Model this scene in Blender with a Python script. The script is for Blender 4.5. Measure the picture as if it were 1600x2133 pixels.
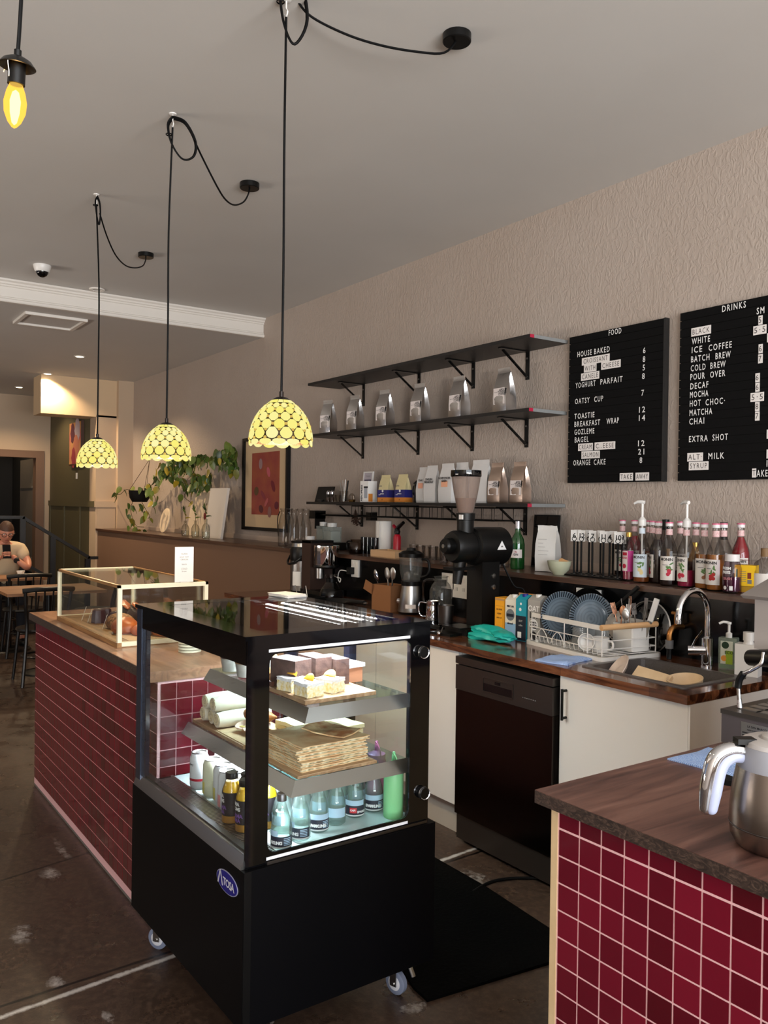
import bpy, bmesh, math, random
import numpy as np
from mathutils import Vector, Matrix
random.seed(7)
for o in list(bpy.data.objects):
    bpy.data.objects.remove(o, do_unlink=True)
SC = bpy.context.scene
COL = SC.collection
PI = math.pi

# ---------------------------------------------------------------- camera
# world: -X runs away along the kitchen wall, +Y points at that wall, Z is up
CAM_H = 1.53
FPX = 1750.0
_y, _p, _r = [math.radians(a) for a in (34.9, -0.447, 0.784)]
_f = np.array([-math.cos(_y)*math.cos(_p), math.sin(_y)*math.cos(_p), math.sin(_p)])
_rt = np.array([math.sin(_y), math.cos(_y), 0.0])
_up = np.cross(_rt, _f)
_c, _s = math.cos(_r), math.sin(_r)
CR, CU, CF = _c*_rt + _s*_up, -_s*_rt + _c*_up, _f
cam_data = bpy.data.cameras.new('camera')
cam = bpy.data.objects.new('camera', cam_data)
COL.objects.link(cam)
cam.matrix_world = Matrix(((CR[0], CU[0], -CF[0], 0), (CR[1], CU[1], -CF[1], 0), (CR[2], CU[2], -CF[2], CAM_H), (0, 0, 0, 1)))
cam_data.sensor_fit = 'VERTICAL'
cam_data.sensor_height = 36.0
cam_data.lens = 36.0*FPX/2133.0
cam_data.clip_start = 0.02
SC.camera = cam

# ---------------------------------------------------------------- world, daylight, exposure
def S(r, g, b):
    def f(v):
        v = v/255.0
        return v/12.92 if v <= 0.04045 else ((v + 0.055)/1.055)**2.4
    return (f(r), f(g), f(b), 1.0)
W = bpy.data.worlds.new('overcast_sky'); SC.world = W
W.use_nodes = True
_bg = W.node_tree.nodes['Background']
_bg.inputs[0].default_value = (0.62, 0.74, 1.0, 1.0)
_bg.inputs[1].default_value = 0.45
def area_light(name, loc, rot, sx, sy, energy, color, parent=None, spread=PI):
    d = bpy.data.lights.new(name, 'AREA'); d.shape = 'RECTANGLE'; d.size = sx; d.size_y = sy
    d.energy = energy; d.color = color; d.spread = spread
    o = bpy.data.objects.new(name, d); COL.objects.link(o)
    o.location = loc; o.rotation_euler = rot
    if parent: o.parent = parent
    return o
# daylight through the shop front behind the camera (+X) 
area_light('daylight_shop_front', (3.75, -0.3, 1.75), (0, PI/2, 0), 2.3, 6.0, 460.0, (0.90, 0.95, 1.0))
# added area light lifting the ceiling, as if off unseen pavement out front
area_light('ceiling_fill_front', (5.0, -0.3, 0.1), (0, math.radians(122), 0), 2.4, 6.5, 1400.0, (1.0, 0.96, 0.90))
# added warm upward light for the rear ceiling, through the long street window
area_light('ceiling_fill_side', (-7.0, -5.2, 0.1), (math.radians(180-33), 0, 0), 4.8, 1.8, 620.0, (1.0, 0.88, 0.76))
SC.view_settings.view_transform = 'Standard'
SC.view_settings.look = 'None'
SC.view_settings.exposure = -0.30
SC.view_settings.gamma = 1.0
SC.view_settings.use_curve_mapping = False
SC.cycles.max_bounces = 7
SC.cycles.diffuse_bounces = 3
SC.cycles.glossy_bounces = 4
SC.cycles.transmission_bounces = 4
SC.cycles.transparent_max_bounces = 24
SC.cycles.caustics_reflective = False
SC.cycles.caustics_refractive = False
SC.cycles.sample_clamp_indirect = 4.0

# ---------------------------------------------------------------- points on known planes, read along a line of sight
def ray(px, py):
    return CF + CR*(px - 800)/FPX - CU*(py - 1066.5)/FPX
def onZ(px, py, z):
    d = ray(px, py); t = (z - CAM_H)/d[2]; return Vector((d[0]*t, d[1]*t, z))
def onY(px, py, y):
    d = ray(px, py); t = y/d[1]; return Vector((d[0]*t, y, CAM_H + d[2]*t))
def onX(px, py, x):
    d = ray(px, py); t = x/d[0]; return Vector((x, d[1]*t, CAM_H + d[2]*t))

# ---------------------------------------------------------------- mesh helpers
def B(): return bmesh.new()
def box(bm, x0, x1, y0, y1, z0, z1):
    v = [bm.verts.new((x, y, z)) for x in (x0, x1) for y in (y0, y1) for z in (z0, z1)]
    for q in ((0, 1, 3, 2), (4, 6, 7, 5), (0, 4, 5, 1), (2, 3, 7, 6), (0, 2, 6, 4), (1, 5, 7, 3)):
        bm.faces.new([v[i] for i in q])
    return v
def bbox(x0, x1, y0, y1, z0, z1, bev=0.0, seg=1):
    bm = B(); box(bm, x0, x1, y0, y1, z0, z1)
    if bev: bevel(bm, bev, seg)
    return bm
def bevel(bm, w, seg=1, ang=0.5):
    es = [e for e in bm.edges if len(e.link_faces) == 2 and e.calc_face_angle(0) > ang]
    bmesh.ops.bevel(bm, geom=es, offset=w, segments=seg, profile=0.6, affect='EDGES', clamp_overlap=True)
def lathe(bm, prof, seg=24, c=(0, 0, 0), cap=True, a0=0.0, a1=2*PI):
    full = abs(a1 - a0 - 2*PI) < 1e-6
    rings = []
    n = seg if full else seg + 1
    for r, z in prof:
        if r < 1e-6 and full:
            rings.append([bm.verts.new((c[0], c[1], c[2] + z))])
        else:
            rings.append([bm.verts.new((c[0] + r*math.cos(a0 + (a1-a0)*i/seg), c[1] + r*math.sin(a0 + (a1-a0)*i/seg), c[2] + z)) for i in range(n)])
    for a, b in zip(rings, rings[1:]):
        m = seg
        for i in range(m):
            j = (i + 1) % n if full else i + 1
            if len(a) == 1 and len(b) == 1: continue
            if len(a) == 1: bm.faces.new((a[0], b[i], b[j]))
            elif len(b) == 1: bm.faces.new((a[i], a[j], b[0]))
            else: bm.faces.new((a[i], a[j], b[j], b[i]))
    if cap and full:
        if len(rings[0]) > 2: bm.faces.new(list(reversed(rings[0])))
        if len(rings[-1]) > 2: bm.faces.new(rings[-1])
    return rings
def L(prof, seg=24, c=(0, 0, 0), cap=True):
    bm = B(); lathe(bm, prof, seg, c, cap); return bm
def cyl(bm, p0, p1, r0, r1=None, seg=12, cap=True):
    r1 = r0 if r1 is None else r1
    p0, p1 = Vector(p0), Vector(p1); d = (p1 - p0).normalized()
    u = d.orthogonal().normalized(); v = d.cross(u)
    ra = [bm.verts.new(p0 + r0*(math.cos(2*PI*i/seg)*u + math.sin(2*PI*i/seg)*v)) for i in range(seg)]
    rb = [bm.verts.new(p1 + r1*(math.cos(2*PI*i/seg)*u + math.sin(2*PI*i/seg)*v)) for i in range(seg)]
    for i in range(seg):
        j = (i + 1) % seg; bm.faces.new((ra[i], ra[j], rb[j], rb[i]))
    if cap: bm.faces.new(list(reversed(ra))); bm.faces.new(rb)
def smooth_path(pts, n=6):
    P = [Vector(p) for p in pts]; out = []
    for i in range(len(P) - 1):
        a, b, c, d = P[max(i-1, 0)], P[i], P[i+1], P[min(i+2, len(P)-1)]
        for k in range(n):
            t = k/n
            out.append(0.5*((2*b) + (c - a)*t + (2*a - 5*b + 4*c - d)*t*t + (3*b - a - 3*c + d)*t**3))
    out.append(P[-1]); return out
def tube(bm, pts, r, seg=8, closed=False, cap=True, flat=None):
    P = [Vector(p) for p in pts]; n = len(P); rings = []; u = None
    if isinstance(r, (list, tuple)) and len(r) != n:
        r = [float(v) for v in np.interp(np.linspace(0, 1, n), np.linspace(0, 1, len(r)), r)]
    for i in range(n):
        if closed: d = P[(i+1) % n] - P[i-1]
        else: d = P[min(i+1, n-1)] - P[max(i-1, 0)]
        if d.length < 1e-9: d = Vector((0, 0, 1))
        d.normalize()
        if u is None: u = d.orthogonal().normalized()
        else:
            u = u - d*u.dot(d)
            u = d.orthogonal().normalized() if u.length < 1e-6 else u.normalized()
        v = d.cross(u); rr = r[i] if isinstance(r, (list, tuple)) else r
        rings.append([bm.verts.new(P[i] + rr*(math.cos(2*PI*k/seg)*u + math.sin(2*PI*k/seg)*v)) for k in range(seg)])
    m = n if closed else n - 1
    for i in range(m):
        a, b = rings[i], rings[(i+1) % n]
        for k in range(seg):
            j = (k+1) % seg; bm.faces.new((a[k], a[j], b[j], b[k]))
    if not closed and cap:
        bm.faces.new(list(reversed(rings[0]))); bm.faces.new(rings[-1])
def T(pts, r, seg=8, closed=False, n=0):
    bm = B(); tube(bm, smooth_path(pts, n) if n else pts, r, seg, closed); return bm
def prism(bm, poly, h, M=None):
    """poly in local XY extruded to local z = h, then moved by M"""
    M = M or Matrix.Identity(4)
    a = [bm.verts.new(M @ Vector((x, y, 0))) for x, y in poly]
    b = [bm.verts.new(M @ Vector((x, y, h))) for x, y in poly]
    n = len(poly)
    for i in range(n):
        j = (i+1) % n; bm.faces.new((a[i], a[j], b[j], b[i]))
    bm.faces.new(list(reversed(a))); bm.faces.new(b)
def rrect(x0, x1, y0, y1, r, n=5):
    out = []
    for cx, cy, a in ((x1-r, y1-r, 0), (x0+r, y1-r, PI/2), (x0+r, y0+r, PI), (x1-r, y0+r, 1.5*PI)):
        for k in range(n+1):
            t = a + PI/2*k/n; out.append((cx + r*math.cos(t), cy + r*math.sin(t)))
    return out
def plate_hole(bm, outer, inner, h, M=None):
    """flat plate with a hole; outer and inner are point lists of the same length and start corner"""
    M = M or Matrix.Identity(4)
    R = [[bm.verts.new(M @ Vector((x, y, z))) for x, y in pl] for pl, z in ((outer, 0), (outer, h), (inner, h), (inner, 0))]
    n = len(outer)
    for a, b in ((0, 1), (1, 2), (2, 3), (3, 0)):
        for i in range(n):
            j = (i+1) % n; bm.faces.new((R[a][i], R[a][j], R[b][j], R[b][i]))
def frame_M(o, ex, ey):
    ex, ey = Vector(ex).normalized(), Vector(ey).normalized(); ez = ex.cross(ey)
    return Matrix(((ex.x, ey.x, ez.x, o[0]), (ex.y, ey.y, ez.y, o[1]), (ex.z, ey.z, ez.z, o[2]), (0, 0, 0, 1)))
def xf(bm, M):
    bmesh.ops.transform(bm, matrix=M, verts=bm.verts); return bm
def jitter(bm, a, seed=1):
    rnd = random.Random(seed)
    for v in bm.verts: v.co += Vector((rnd.uniform(-a, a), rnd.uniform(-a, a), rnd.uniform(-a, a)))
    return bm
def blob(sx, sy, sz, sub=2, amp=0.0, seed=1, flat=0.0):
    bm = B(); bmesh.ops.create_icosphere(bm, subdivisions=sub, radius=1.0)
    rnd = random.Random(seed); ph = [rnd.uniform(0, 6) for _ in range(6)]
    for v in bm.verts:
        c = v.co; k = 1 + amp*(math.sin(5*c.x + ph[0])*math.sin(4*c.y + ph[1]) + 0.5*math.sin(9*c.z + ph[2] + 6*c.x))
        v.co = Vector((c.x*sx*k, c.y*sy*k, max(c.z, -1 + flat)*sz*k if flat else c.z*sz*k))
    if flat:
        zm = min(v.co.z for v in bm.verts)
        for v in bm.verts: v.co.z -= zm
    return bm
_txt = {}
def text_bm(s, size, align='LEFT', spacing=1.0, bold=0.0, depth=0.0):
    cu = bpy.data.curves.new('t', 'FONT'); cu.body = s; cu.size = size; cu.align_x = align
    cu.space_character = spacing; cu.offset = bold; cu.extrude = depth; cu.resolution_u = 2
    o = bpy.data.objects.new('t', cu); COL.objects.link(o)
    bpy.context.view_layer.update()
    me = o.to_mesh(); bm = B(); bm.from_mesh(me); o.to_mesh_clear()
    bpy.data.objects.remove(o, do_unlink=True); bpy.data.curves.remove(cu)
    return bm
def cyl_wrap(bm, R, z0, ang0):
    """text in XY wrapped on a vertical cylinder of radius R, reading left to right seen from outside"""
    for v in bm.verts:
        a = ang0 + v.co.x/R
        v.co = Vector((R*math.cos(a), R*math.sin(a), z0 + v.co.y))
    return bm
def arc_patch(R, a0, a1, z0, z1, n=10, off=0.0006):
    bm = B(); rows = []
    for z in (z0, z1):
        rows.append([bm.verts.new(((R+off)*math.cos(a0+(a1-a0)*i/n), (R+off)*math.sin(a0+(a1-a0)*i/n), z)) for i in range(n+1)])
    for i in range(n): bm.faces.new((rows[0][i], rows[0][i+1], rows[1][i+1], rows[1][i]))
    return bm
def join(*bms):
    bm = bms[0]
    for b in bms[1:]:
        me = bpy.data.meshes.new('j'); b.to_mesh(me); b.free(); bm.from_mesh(me); bpy.data.meshes.remove(me)
    return bm

# ---------------------------------------------------------------- objects
def mesh_of(name, bm, mat, smooth=None, nrm=True):
    if nrm and len(bm.faces): bmesh.ops.recalc_face_normals(bm, faces=bm.faces)
    me = bpy.data.meshes.new(name); bm.to_mesh(me); bm.free()
    if mat is not None: me.materials.append(mat)
    if smooth is not None:
        me.shade_smooth(); me.set_sharp_from_angle(angle=smooth)
    return me
def part(name, bm, mat, parent=None, smooth=0.6, label=None, loc=None, rot=None):
    me = bm if isinstance(bm, bpy.types.Mesh) else mesh_of(name, bm, mat, smooth)
    o = bpy.data.objects.new(name, me); COL.objects.link(o)
    if parent is not None: o.parent = parent
    if loc is not None: o.location = loc
    if rot is not None: o.rotation_euler = rot
    if label: o['label'] = label
    return o
def tag(o, label, cat, group=None, kind=None):
    o['label'] = label; o['category'] = cat
    if group: o['group'] = group
    if kind: o['kind'] = kind
    return o
def thing(name, label, cat, loc=(0, 0, 0), rz=0.0, group=None):
    o = bpy.data.objects.new(name, None); COL.objects.link(o); o.empty_display_size = 0.05
    o.location = loc; o.rotation_euler = (0, 0, rz)
    return tag(o, label, cat, group)
def solo(name, bm, mat, label, cat, loc=(0, 0, 0), rot=(0, 0, 0), group=None, smooth=0.6):
    return tag(part(name, bm, mat, None, smooth, None, loc, rot), label, cat, group)
def struct(name, bm, mat, parent=None, smooth=0.6, label=None):
    o = part(name, bm, mat, parent, smooth)
    if parent is None: o['kind'] = 'structure'
    if label: o['label'] = label
    return o
def clone(src, loc=None, rz=None, label=None, group=None, scale=None):
    r = src.copy(); COL.objects.link(r)
    if loc is not None: r.location = loc
    if rz is not None: r.rotation_euler = (0, 0, rz)
    if label: r['label'] = label
    if group: r['group'] = group
    if scale: r.scale = (scale,)*3
    for ch in list(src.children):
        c = ch.copy(); COL.objects.link(c); c.parent = r
        for g in list(ch.children):
            d = g.copy(); COL.objects.link(d); d.parent = c
    return r

# ---------------------------------------------------------------- materials
def mat(name, col, rough=0.5, metal=0.0, spec=0.5, coat=0.0, emit=None, es=0.0, bump=None, var=None, trans=0.0, sub=0.0):
    """bump = (scale, strength); var = (scale, other colour, amount)"""
    m = bpy.data.materials.new(name); m.use_nodes = True
    nt = m.node_tree; p = nt.nodes['Principled BSDF']
    c = col if len(col) == 4 else (*col, 1)
    p.inputs['Base Color'].default_value = c; p.inputs['Roughness'].default_value = rough
    p.inputs['Metallic'].default_value = metal; p.inputs['Specular IOR Level'].default_value = spec
    p.inputs['Coat Weight'].default_value = coat; p.inputs['Coat Roughness'].default_value = 0.08
    p.inputs['Transmission Weight'].default_value = trans
    if emit: p.inputs['Emission Color'].default_value = emit; p.inputs['Emission Strength'].default_value = es
    if bump or var:
        tc = nt.nodes.new('ShaderNodeTexCoord')
    if var:
        n = nt.nodes.new('ShaderNodeTexNoise'); n.inputs['Scale'].default_value = var[0]; n.inputs['Detail'].default_value = 5
        nt.links.new(tc.outputs['Object'], n.inputs['Vector'])
        mx = nt.nodes.new('ShaderNodeMix'); mx.data_type = 'RGBA'
        rp = nt.nodes.new('ShaderNodeValToRGB'); rp.color_ramp.elements[0].position = 0.35; rp.color_ramp.elements[1].position = 0.65
        rp.color_ramp.elements[1].color = (var[2],)*3 + (1,)
        nt.links.new(n.outputs['Fac'], rp.inputs['Fac']); nt.links.new(rp.outputs['Color'], mx.inputs['Factor'])
        mx.inputs['A'].default_value = c; mx.inputs['B'].default_value = var[1]
        nt.links.new(mx.outputs['Result'], p.inputs['Base Color'])
    if bump:
        n = nt.nodes.new('ShaderNodeTexNoise'); n.inputs['Scale'].default_value = bump[0]; n.inputs['Detail'].default_value = 4
        nt.links.new(tc.outputs['Object'], n.inputs['Vector'])
        b = nt.nodes.new('ShaderNodeBump'); b.inputs['Strength'].default_value = bump[1]; b.inputs['Distance'].default_value = 0.004
        nt.links.new(n.outputs['Fac'], b.inputs['Height']); nt.links.new(b.outputs['Normal'], p.inputs['Normal'])
    return m
def glass(name, tint=(1, 1, 1), edge=0.0, refl=0.06, rough=0.02, body=None):
    """clear thin glass: transparent, mirror-like towards grazing angles; edge darkens/tints the rim of round glass; body adds milky colour"""
    m = bpy.data.materials.new(name); m.use_nodes = True; nt = m.node_tree
    nt.nodes.clear()
    out = nt.nodes.new('ShaderNodeOutputMaterial')
    tr = nt.nodes.new('ShaderNodeBsdfTransparent'); tr.inputs[0].default_value = (*tint, 1)
    gl = nt.nodes.new('ShaderNodeBsdfGlossy'); gl.inputs['Roughness'].default_value = rough
    fr = nt.nodes.new('ShaderNodeFresnel'); ior = 1.45 if refl <= 0.07 else 1.45 + refl
    ge = nt.nodes.new('ShaderNodeNewGeometry'); mr = nt.nodes.new('ShaderNodeMapRange')   # same reflectance from either side
    mr.inputs['To Min'].default_value = ior; mr.inputs['To Max'].default_value = 1.0/ior
    nt.links.new(ge.outputs['Backfacing'], mr.inputs['Value']); nt.links.new(mr.outputs[0], fr.inputs['IOR'])
    mx = nt.nodes.new('ShaderNodeMixShader')
    base = tr.outputs[0]
    if edge > 0:
        lw = nt.nodes.new('ShaderNodeLayerWeight'); lw.inputs['Blend'].default_value = 0.35
        df = nt.nodes.new('ShaderNodeBsdfTransparent')
        df.inputs[0].default_value = (*[max(0, t*(1-edge)) for t in tint], 1)
        m2 = nt.nodes.new('ShaderNodeMixShader')
        nt.links.new(lw.outputs['Facing'], m2.inputs[0]); nt.links.new(base, m2.inputs[1]); nt.links.new(df.outputs[0], m2.inputs[2])
        base = m2.outputs[0]
    if body:
        d = nt.nodes.new('ShaderNodeBsdfDiffuse'); d.inputs[0].default_value = (*body[:3], 1)
        m3 = nt.nodes.new('ShaderNodeMixShader'); m3.inputs[0].default_value = body[3]
        nt.links.new(base, m3.inputs[1]); nt.links.new(d.outputs[0], m3.inputs[2]); base = m3.outputs[0]
    nt.links.new(fr.outputs[0], mx.inputs[0]); nt.links.new(base, mx.inputs[1]); nt.links.new(gl.outputs[0], mx.inputs[2])
    nt.links.new(mx.outputs[0], out.inputs[0])
    return m
def wood(name, cols, scale=(1, 1, 1), wscale=6.0, dist=6.0, rough=0.35, coat=0.0, block=None):
    """streaky grain along the object axis with the smallest scale; block = (u axis, length, width) for glued staves"""
    m = bpy.data.materials.new(name); m.use_nodes = True; nt = m.node_tree; p = nt.nodes['Principled BSDF']
    tc = nt.nodes.new('ShaderNodeTexCoord'); mp = nt.nodes.new('ShaderNodeMapping'); mp.inputs['Scale'].default_value = scale
    nt.links.new(tc.outputs['Object'], mp.inputs['Vector'])
    n = nt.nodes.new('ShaderNodeTexNoise'); n.inputs['Scale'].default_value = wscale; n.inputs['Detail'].default_value = 6; n.inputs['Distortion'].default_value = dist*0.1
    n.inputs['Roughness'].default_value = 0.6
    nt.links.new(mp.outputs[0], n.inputs['Vector'])
    rp = nt.nodes.new('ShaderNodeValToRGB'); el = rp.color_ramp.elements
    el[0].position = 0.30; el[0].color = cols[0]; el[1].position = 0.70; el[1].color = cols[-1]
    for i, c in enumerate(cols[1:-1]):
        e = el.new(0.30 + 0.4*(i+1)/(len(cols)-1)); e.color = c
    nt.links.new(n.outputs['Fac'], rp.inputs['Fac'])
    colout = rp.outputs['Color']
    if block:
        bk = nt.nodes.new('ShaderNodeTexBrick'); bk.inputs['Color1'].default_value = (1, 1, 1, 1); bk.inputs['Color2'].default_value = (0.45, 0.42, 0.40, 1)
        bk.inputs['Mortar'].default_value = (0.3, 0.25, 0.2, 1); bk.inputs['Mortar Size'].default_value = 0.0006
        bk.inputs['Scale'].default_value = 1.0; bk.inputs['Brick Width'].default_value = block[0]; bk.inputs['Row Height'].default_value = block[1]
        nt.links.new(tc.outputs['Object'], bk.inputs['Vector'])
        mx = nt.nodes.new('ShaderNodeMix'); mx.data_type = 'RGBA'; mx.blend_type = 'MULTIPLY'; mx.inputs['Factor'].default_value = 0.8
        nt.links.new(colout, mx.inputs['A']); nt.links.new(bk.outputs['Color'], mx.inputs['B']); colout = mx.outputs['Result']
    nt.links.new(colout, p.inputs['Base Color'])
    p.inputs['Roughness'].default_value = rough; p.inputs['Coat Weight'].default_value = coat; p.inputs['Coat Roughness'].default_value = 0.12
    b = nt.nodes.new('ShaderNodeBump'); b.inputs['Strength'].default_value = 0.15; b.inputs['Distance'].default_value = 0.001
    nt.links.new(n.outputs['Fac'], b.inputs['Height']); nt.links.new(b.outputs['Normal'], p.inputs['Normal'])
    return m
def emission(name, col, s):
    m = bpy.data.materials.new(name); m.use_nodes = True; nt = m.node_tree
    nt.nodes.clear(); out = nt.nodes.new('ShaderNodeOutputMaterial'); e = nt.nodes.new('ShaderNodeEmission')
    e.inputs[0].default_value = col; e.inputs[1].default_value = s; nt.links.new(e.outputs[0], out.inputs[0]); return m
def rand_var(m, cols):
    """piece-to-piece colour: each object its own tone"""
    nt = m.node_tree; p = nt.nodes['Principled BSDF']
    oi = nt.nodes.new('ShaderNodeObjectInfo'); rp = nt.nodes.new('ShaderNodeValToRGB'); el = rp.color_ramp.elements
    el[0].color = cols[0]; el[1].color = cols[-1]
    for i, c in enumerate(cols[1:-1]):
        e = el.new((i+1)/(len(cols)-1)); e.color = c
    nt.links.new(oi.outputs['Random'], rp.inputs['Fac']); nt.links.new(rp.outputs['Color'], p.inputs['Base Color'])
    return m
black_matte = mat('black_matte', S(11, 10, 10), 0.6, spec=0.2)
black_gloss = mat('black_gloss', S(6, 6, 8), 0.06, spec=0.5)
black_satin = mat('black_satin', S(8, 8, 8), 0.32, spec=0.3)
black_cable = mat('black_cable', S(7, 7, 8), 0.5, spec=0.15)
steel = mat('brushed_steel', S(170, 168, 165), 0.28, 1.0, bump=(60, 0.03))
steel_dark = mat('dark_steel', S(95, 90, 87), 0.35, 1.0)
chrome = mat('chrome', S(225, 225, 228), 0.06, 1.0)
white_plastic = mat('white_plastic', S(225, 222, 218), 0.35)
white_paint = mat('white_paint', S(222, 214, 205), 0.5)
cream_metal = mat('cream_metal', S(240, 232, 205), 0.4)
paper = mat('paper', S(235, 232, 228), 0.7)
ink = mat('ink', S(25, 24, 26), 0.7)
ink_grey = mat('ink_grey', S(120, 118, 118), 0.7)
print_white = mat('print_white', S(236, 236, 236), 0.6)
clear_glass = glass('clear_glass', (0.95, 0.97, 0.96), 0.45)
pane_glass = glass('pane_glass', (0.96, 0.98, 0.98))
dark_glass = glass('smoked_glass', (0.25, 0.23, 0.22), refl=0.25)

# ================================================================ ROOM SHELL
CZ, CZ2 = 3.24, 3.069        # ceiling of the front room, ceiling beyond the beam
WY = 3.52                    # kitchen wall
XB = -7.04                   # beam
def plaster(name, col, col2, scale, strength, dist=0.004, zs=0.45):
    m = mat(name, col, 0.55, var=(1.2, col2, 0.7)); nt = m.node_tree; p = nt.nodes['Principled BSDF']
    tc = nt.nodes.new('ShaderNodeTexCoord'); mp = nt.nodes.new('ShaderNodeMapping'); mp.inputs['Scale'].default_value = (1, 1, zs)
    nt.links.new(tc.outputs['Object'], mp.inputs['Vector'])
    n = nt.nodes.new('ShaderNodeTexNoise'); n.inputs['Scale'].default_value = scale; n.inputs['Detail'].default_value = 3; n.inputs['Distortion'].default_value = 1.6
    nt.links.new(mp.outputs[0], n.inputs['Vector'])
    rp = nt.nodes.new('ShaderNodeValToRGB'); rp.color_ramp.elements[0].position = 0.42; rp.color_ramp.elements[1].position = 0.60
    nt.links.new(n.outputs['Fac'], rp.inputs['Fac'])
    b = nt.nodes.new('ShaderNodeBump'); b.inputs['Strength'].default_value = strength; b.inputs['Distance'].default_value = dist
    nt.links.new(rp.outputs['Color'], b.inputs['Height']); nt.links.new(b.outputs['Normal'], p.inputs['Normal'])
    return m
wall_m = plaster('trowelled_plaster', S(178, 164, 153), S(170, 154, 141), 34, 0.45, 0.003, 0.6)
ceil_m = mat('ceiling_paint', S(205, 202, 198), 0.7, var=(0.8, S(196, 192, 187), 0.6), bump=(3, 0.25))
beige_m = mat('beige_wall_paint', S(196, 172, 146), 0.6)
brown_m = mat('brown_wall_paint', S(128, 98, 78), 0.6)
green_m = mat('olive_wall_paint', S(92, 84, 58), 0.6)
trim_m = mat('white_trim_paint', S(228, 222, 214), 0.45)
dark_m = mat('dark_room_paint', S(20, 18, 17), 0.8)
splash_m = mat('black_backsplash', S(7, 7, 8), 0.16, spec=0.25)

def floor_material():
    m = bpy.data.materials.new('stained_concrete'); m.use_nodes = True; nt = m.node_tree; p = nt.nodes['Principled BSDF']
    N = nt.nodes.new; Lk = nt.links.new
    geo = N('ShaderNodeNewGeometry')
    def noise(scale, detail=5, rough=0.55):
        n = N('ShaderNodeTexNoise'); n.inputs['Scale'].default_value = scale; n.inputs['Detail'].default_value = detail; n.inputs['Roughness'].default_value = rough
        Lk(geo.outputs['Position'], n.inputs['Vector']); return n
    def ramp(fac, a, b, ca=(0, 0, 0, 1), cb=(1, 1, 1, 1)):
        r = N('ShaderNodeValToRGB'); r.color_ramp.elements[0].position = a; r.color_ramp.elements[1].position = b
        r.color_ramp.elements[0].color = ca; r.color_ramp.elements[1].color = cb; Lk(fac, r.inputs['Fac']); return r.outputs['Color']
    def math2(op, a, b):
        n = N('ShaderNodeMath'); n.operation = op
        for i, v in enumerate((a, b)):
            if isinstance(v, (int, float)): n.inputs[i].default_value = v
            else: Lk(v, n.inputs[i])
        return n.outputs[0]
    def mix(f, a, b):
        n = N('ShaderNodeMix'); n.data_type = 'RGBA'
        Lk(f, n.inputs['Factor'])
        for k, v in (('A', a), ('B', b)):
            if isinstance(v, tuple): n.inputs[k].default_value = v
            else: Lk(v, n.inputs[k])
        return n.outputs['Result']
    base = mix(ramp(noise(1.3).outputs['Fac'], 0.35, 0.7), S(44, 33, 28), S(66, 50, 40))
    base = mix(ramp(noise(38, 6, 0.7).outputs['Fac'], 0.45, 0.75), base, S(92, 72, 58))
    # worn paint patches
    sep = N('ShaderNodeSeparateXYZ'); Lk(geo.outputs['Position'], sep.inputs[0])
    X, Y = sep.outputs[0], sep.outputs[1]
    def band(a, b, w):
        """soft mask around the floor line through points a and b"""
        dx, dy = b[0]-a[0], b[1]-a[1]; l = math.hypot(dx, dy); nx, ny = -dy/l, dx/l
        d = math2('ABSOLUTE', math2('ADD', math2('ADD', math2('MULTIPLY', X, nx), math2('MULTIPLY', Y, ny)), -(nx*a[0]+ny*a[1])), 0.0)
        return math2('SUBTRACT', 1.0, math2('MINIMUM', math2('MULTIPLY', d, 1.0/w), 1.0))
    def spot(c, rx, ry):
        a = math2('MULTIPLY', math2('ADD', X, -c[0]), 1/rx); b = math2('MULTIPLY', math2('ADD', Y, -c[1]), 1/ry)
        r = math2('ADD', math2('MULTIPLY', a, a), math2('MULTIPLY', b, b))
        return math2('SUBTRACT', 1.0, math2('MINIMUM', r, 1.0))
    fl = lambda x, y: onZ(x, y, 0.0)
    fine = noise(34, 8, 0.8).outputs['Fac']; mid = noise(9, 5, 0.65).outputs['Fac']
    line = band(fl(0, 2120), fl(365, 1990), 0.035)
    m1 = ramp(math2('MULTIPLY', line, math2('ADD', math2('MULTIPLY', fine, 1.1), mid)), 0.62, 0.95)
    col = mix(m1, base, S(190, 184, 178))
    tot = None
    for c, rx, ry in ((fl(105, 1820), 0.16, 0.10), (fl(45, 1945), 0.18, 0.09), (fl(130, 1770), 0.30, 0.05), (fl(115, 2050), 0.12, 0.07), (fl(860, 2100), 0.07, 0.12), (fl(225, 2120), 0.10, 0.04), (fl(980, 1830), 0.22, 0.16)):
        s = spot(c, rx, ry); tot = s if tot is None else math2('MAXIMUM', tot, s)
    m2 = ramp(math2('MULTIPLY', tot, math2('ADD', fine, math2('MULTIPLY', mid, 0.75))), 0.74, 1.02)
    col = mix(m2, col, S(168, 160, 154))
    for a, b in ((fl(905, 1805), fl(1060, 1755)), (fl(0, 1835), fl(110, 1800))):
        ck = ramp(band(a, b, 0.012), 0.3, 0.6); col = mix(ck, col, S(14, 10, 9))
    Lk(col, p.inputs['Base Color'])
    rr = ramp(noise(6).outputs['Fac'], 0.3, 0.75, (0.22, 0.22, 0.22, 1), (0.42, 0.42, 0.42, 1)); Lk(rr, p.inputs['Roughness'])
    p.inputs['Specular IOR Level'].default_value = 0.5
    bp = N('ShaderNodeBump'); bp.inputs['Strength'].default_value = 0.35; bp.inputs['Distance'].default_value = 0.003
    Lk(noise(30, 6, 0.7).outputs['Fac'], bp.inputs['Height']); Lk(bp.outputs[0], p.inputs['Normal'])
    return m
struct('floor', bbox(-15.2, 3.6, -4.1, 3.62, -0.1, 0.0), floor_material())
struct('ceiling', bbox(XB, 3.6, -4.1, 3.62, CZ, CZ+0.1), ceil_m)
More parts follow.
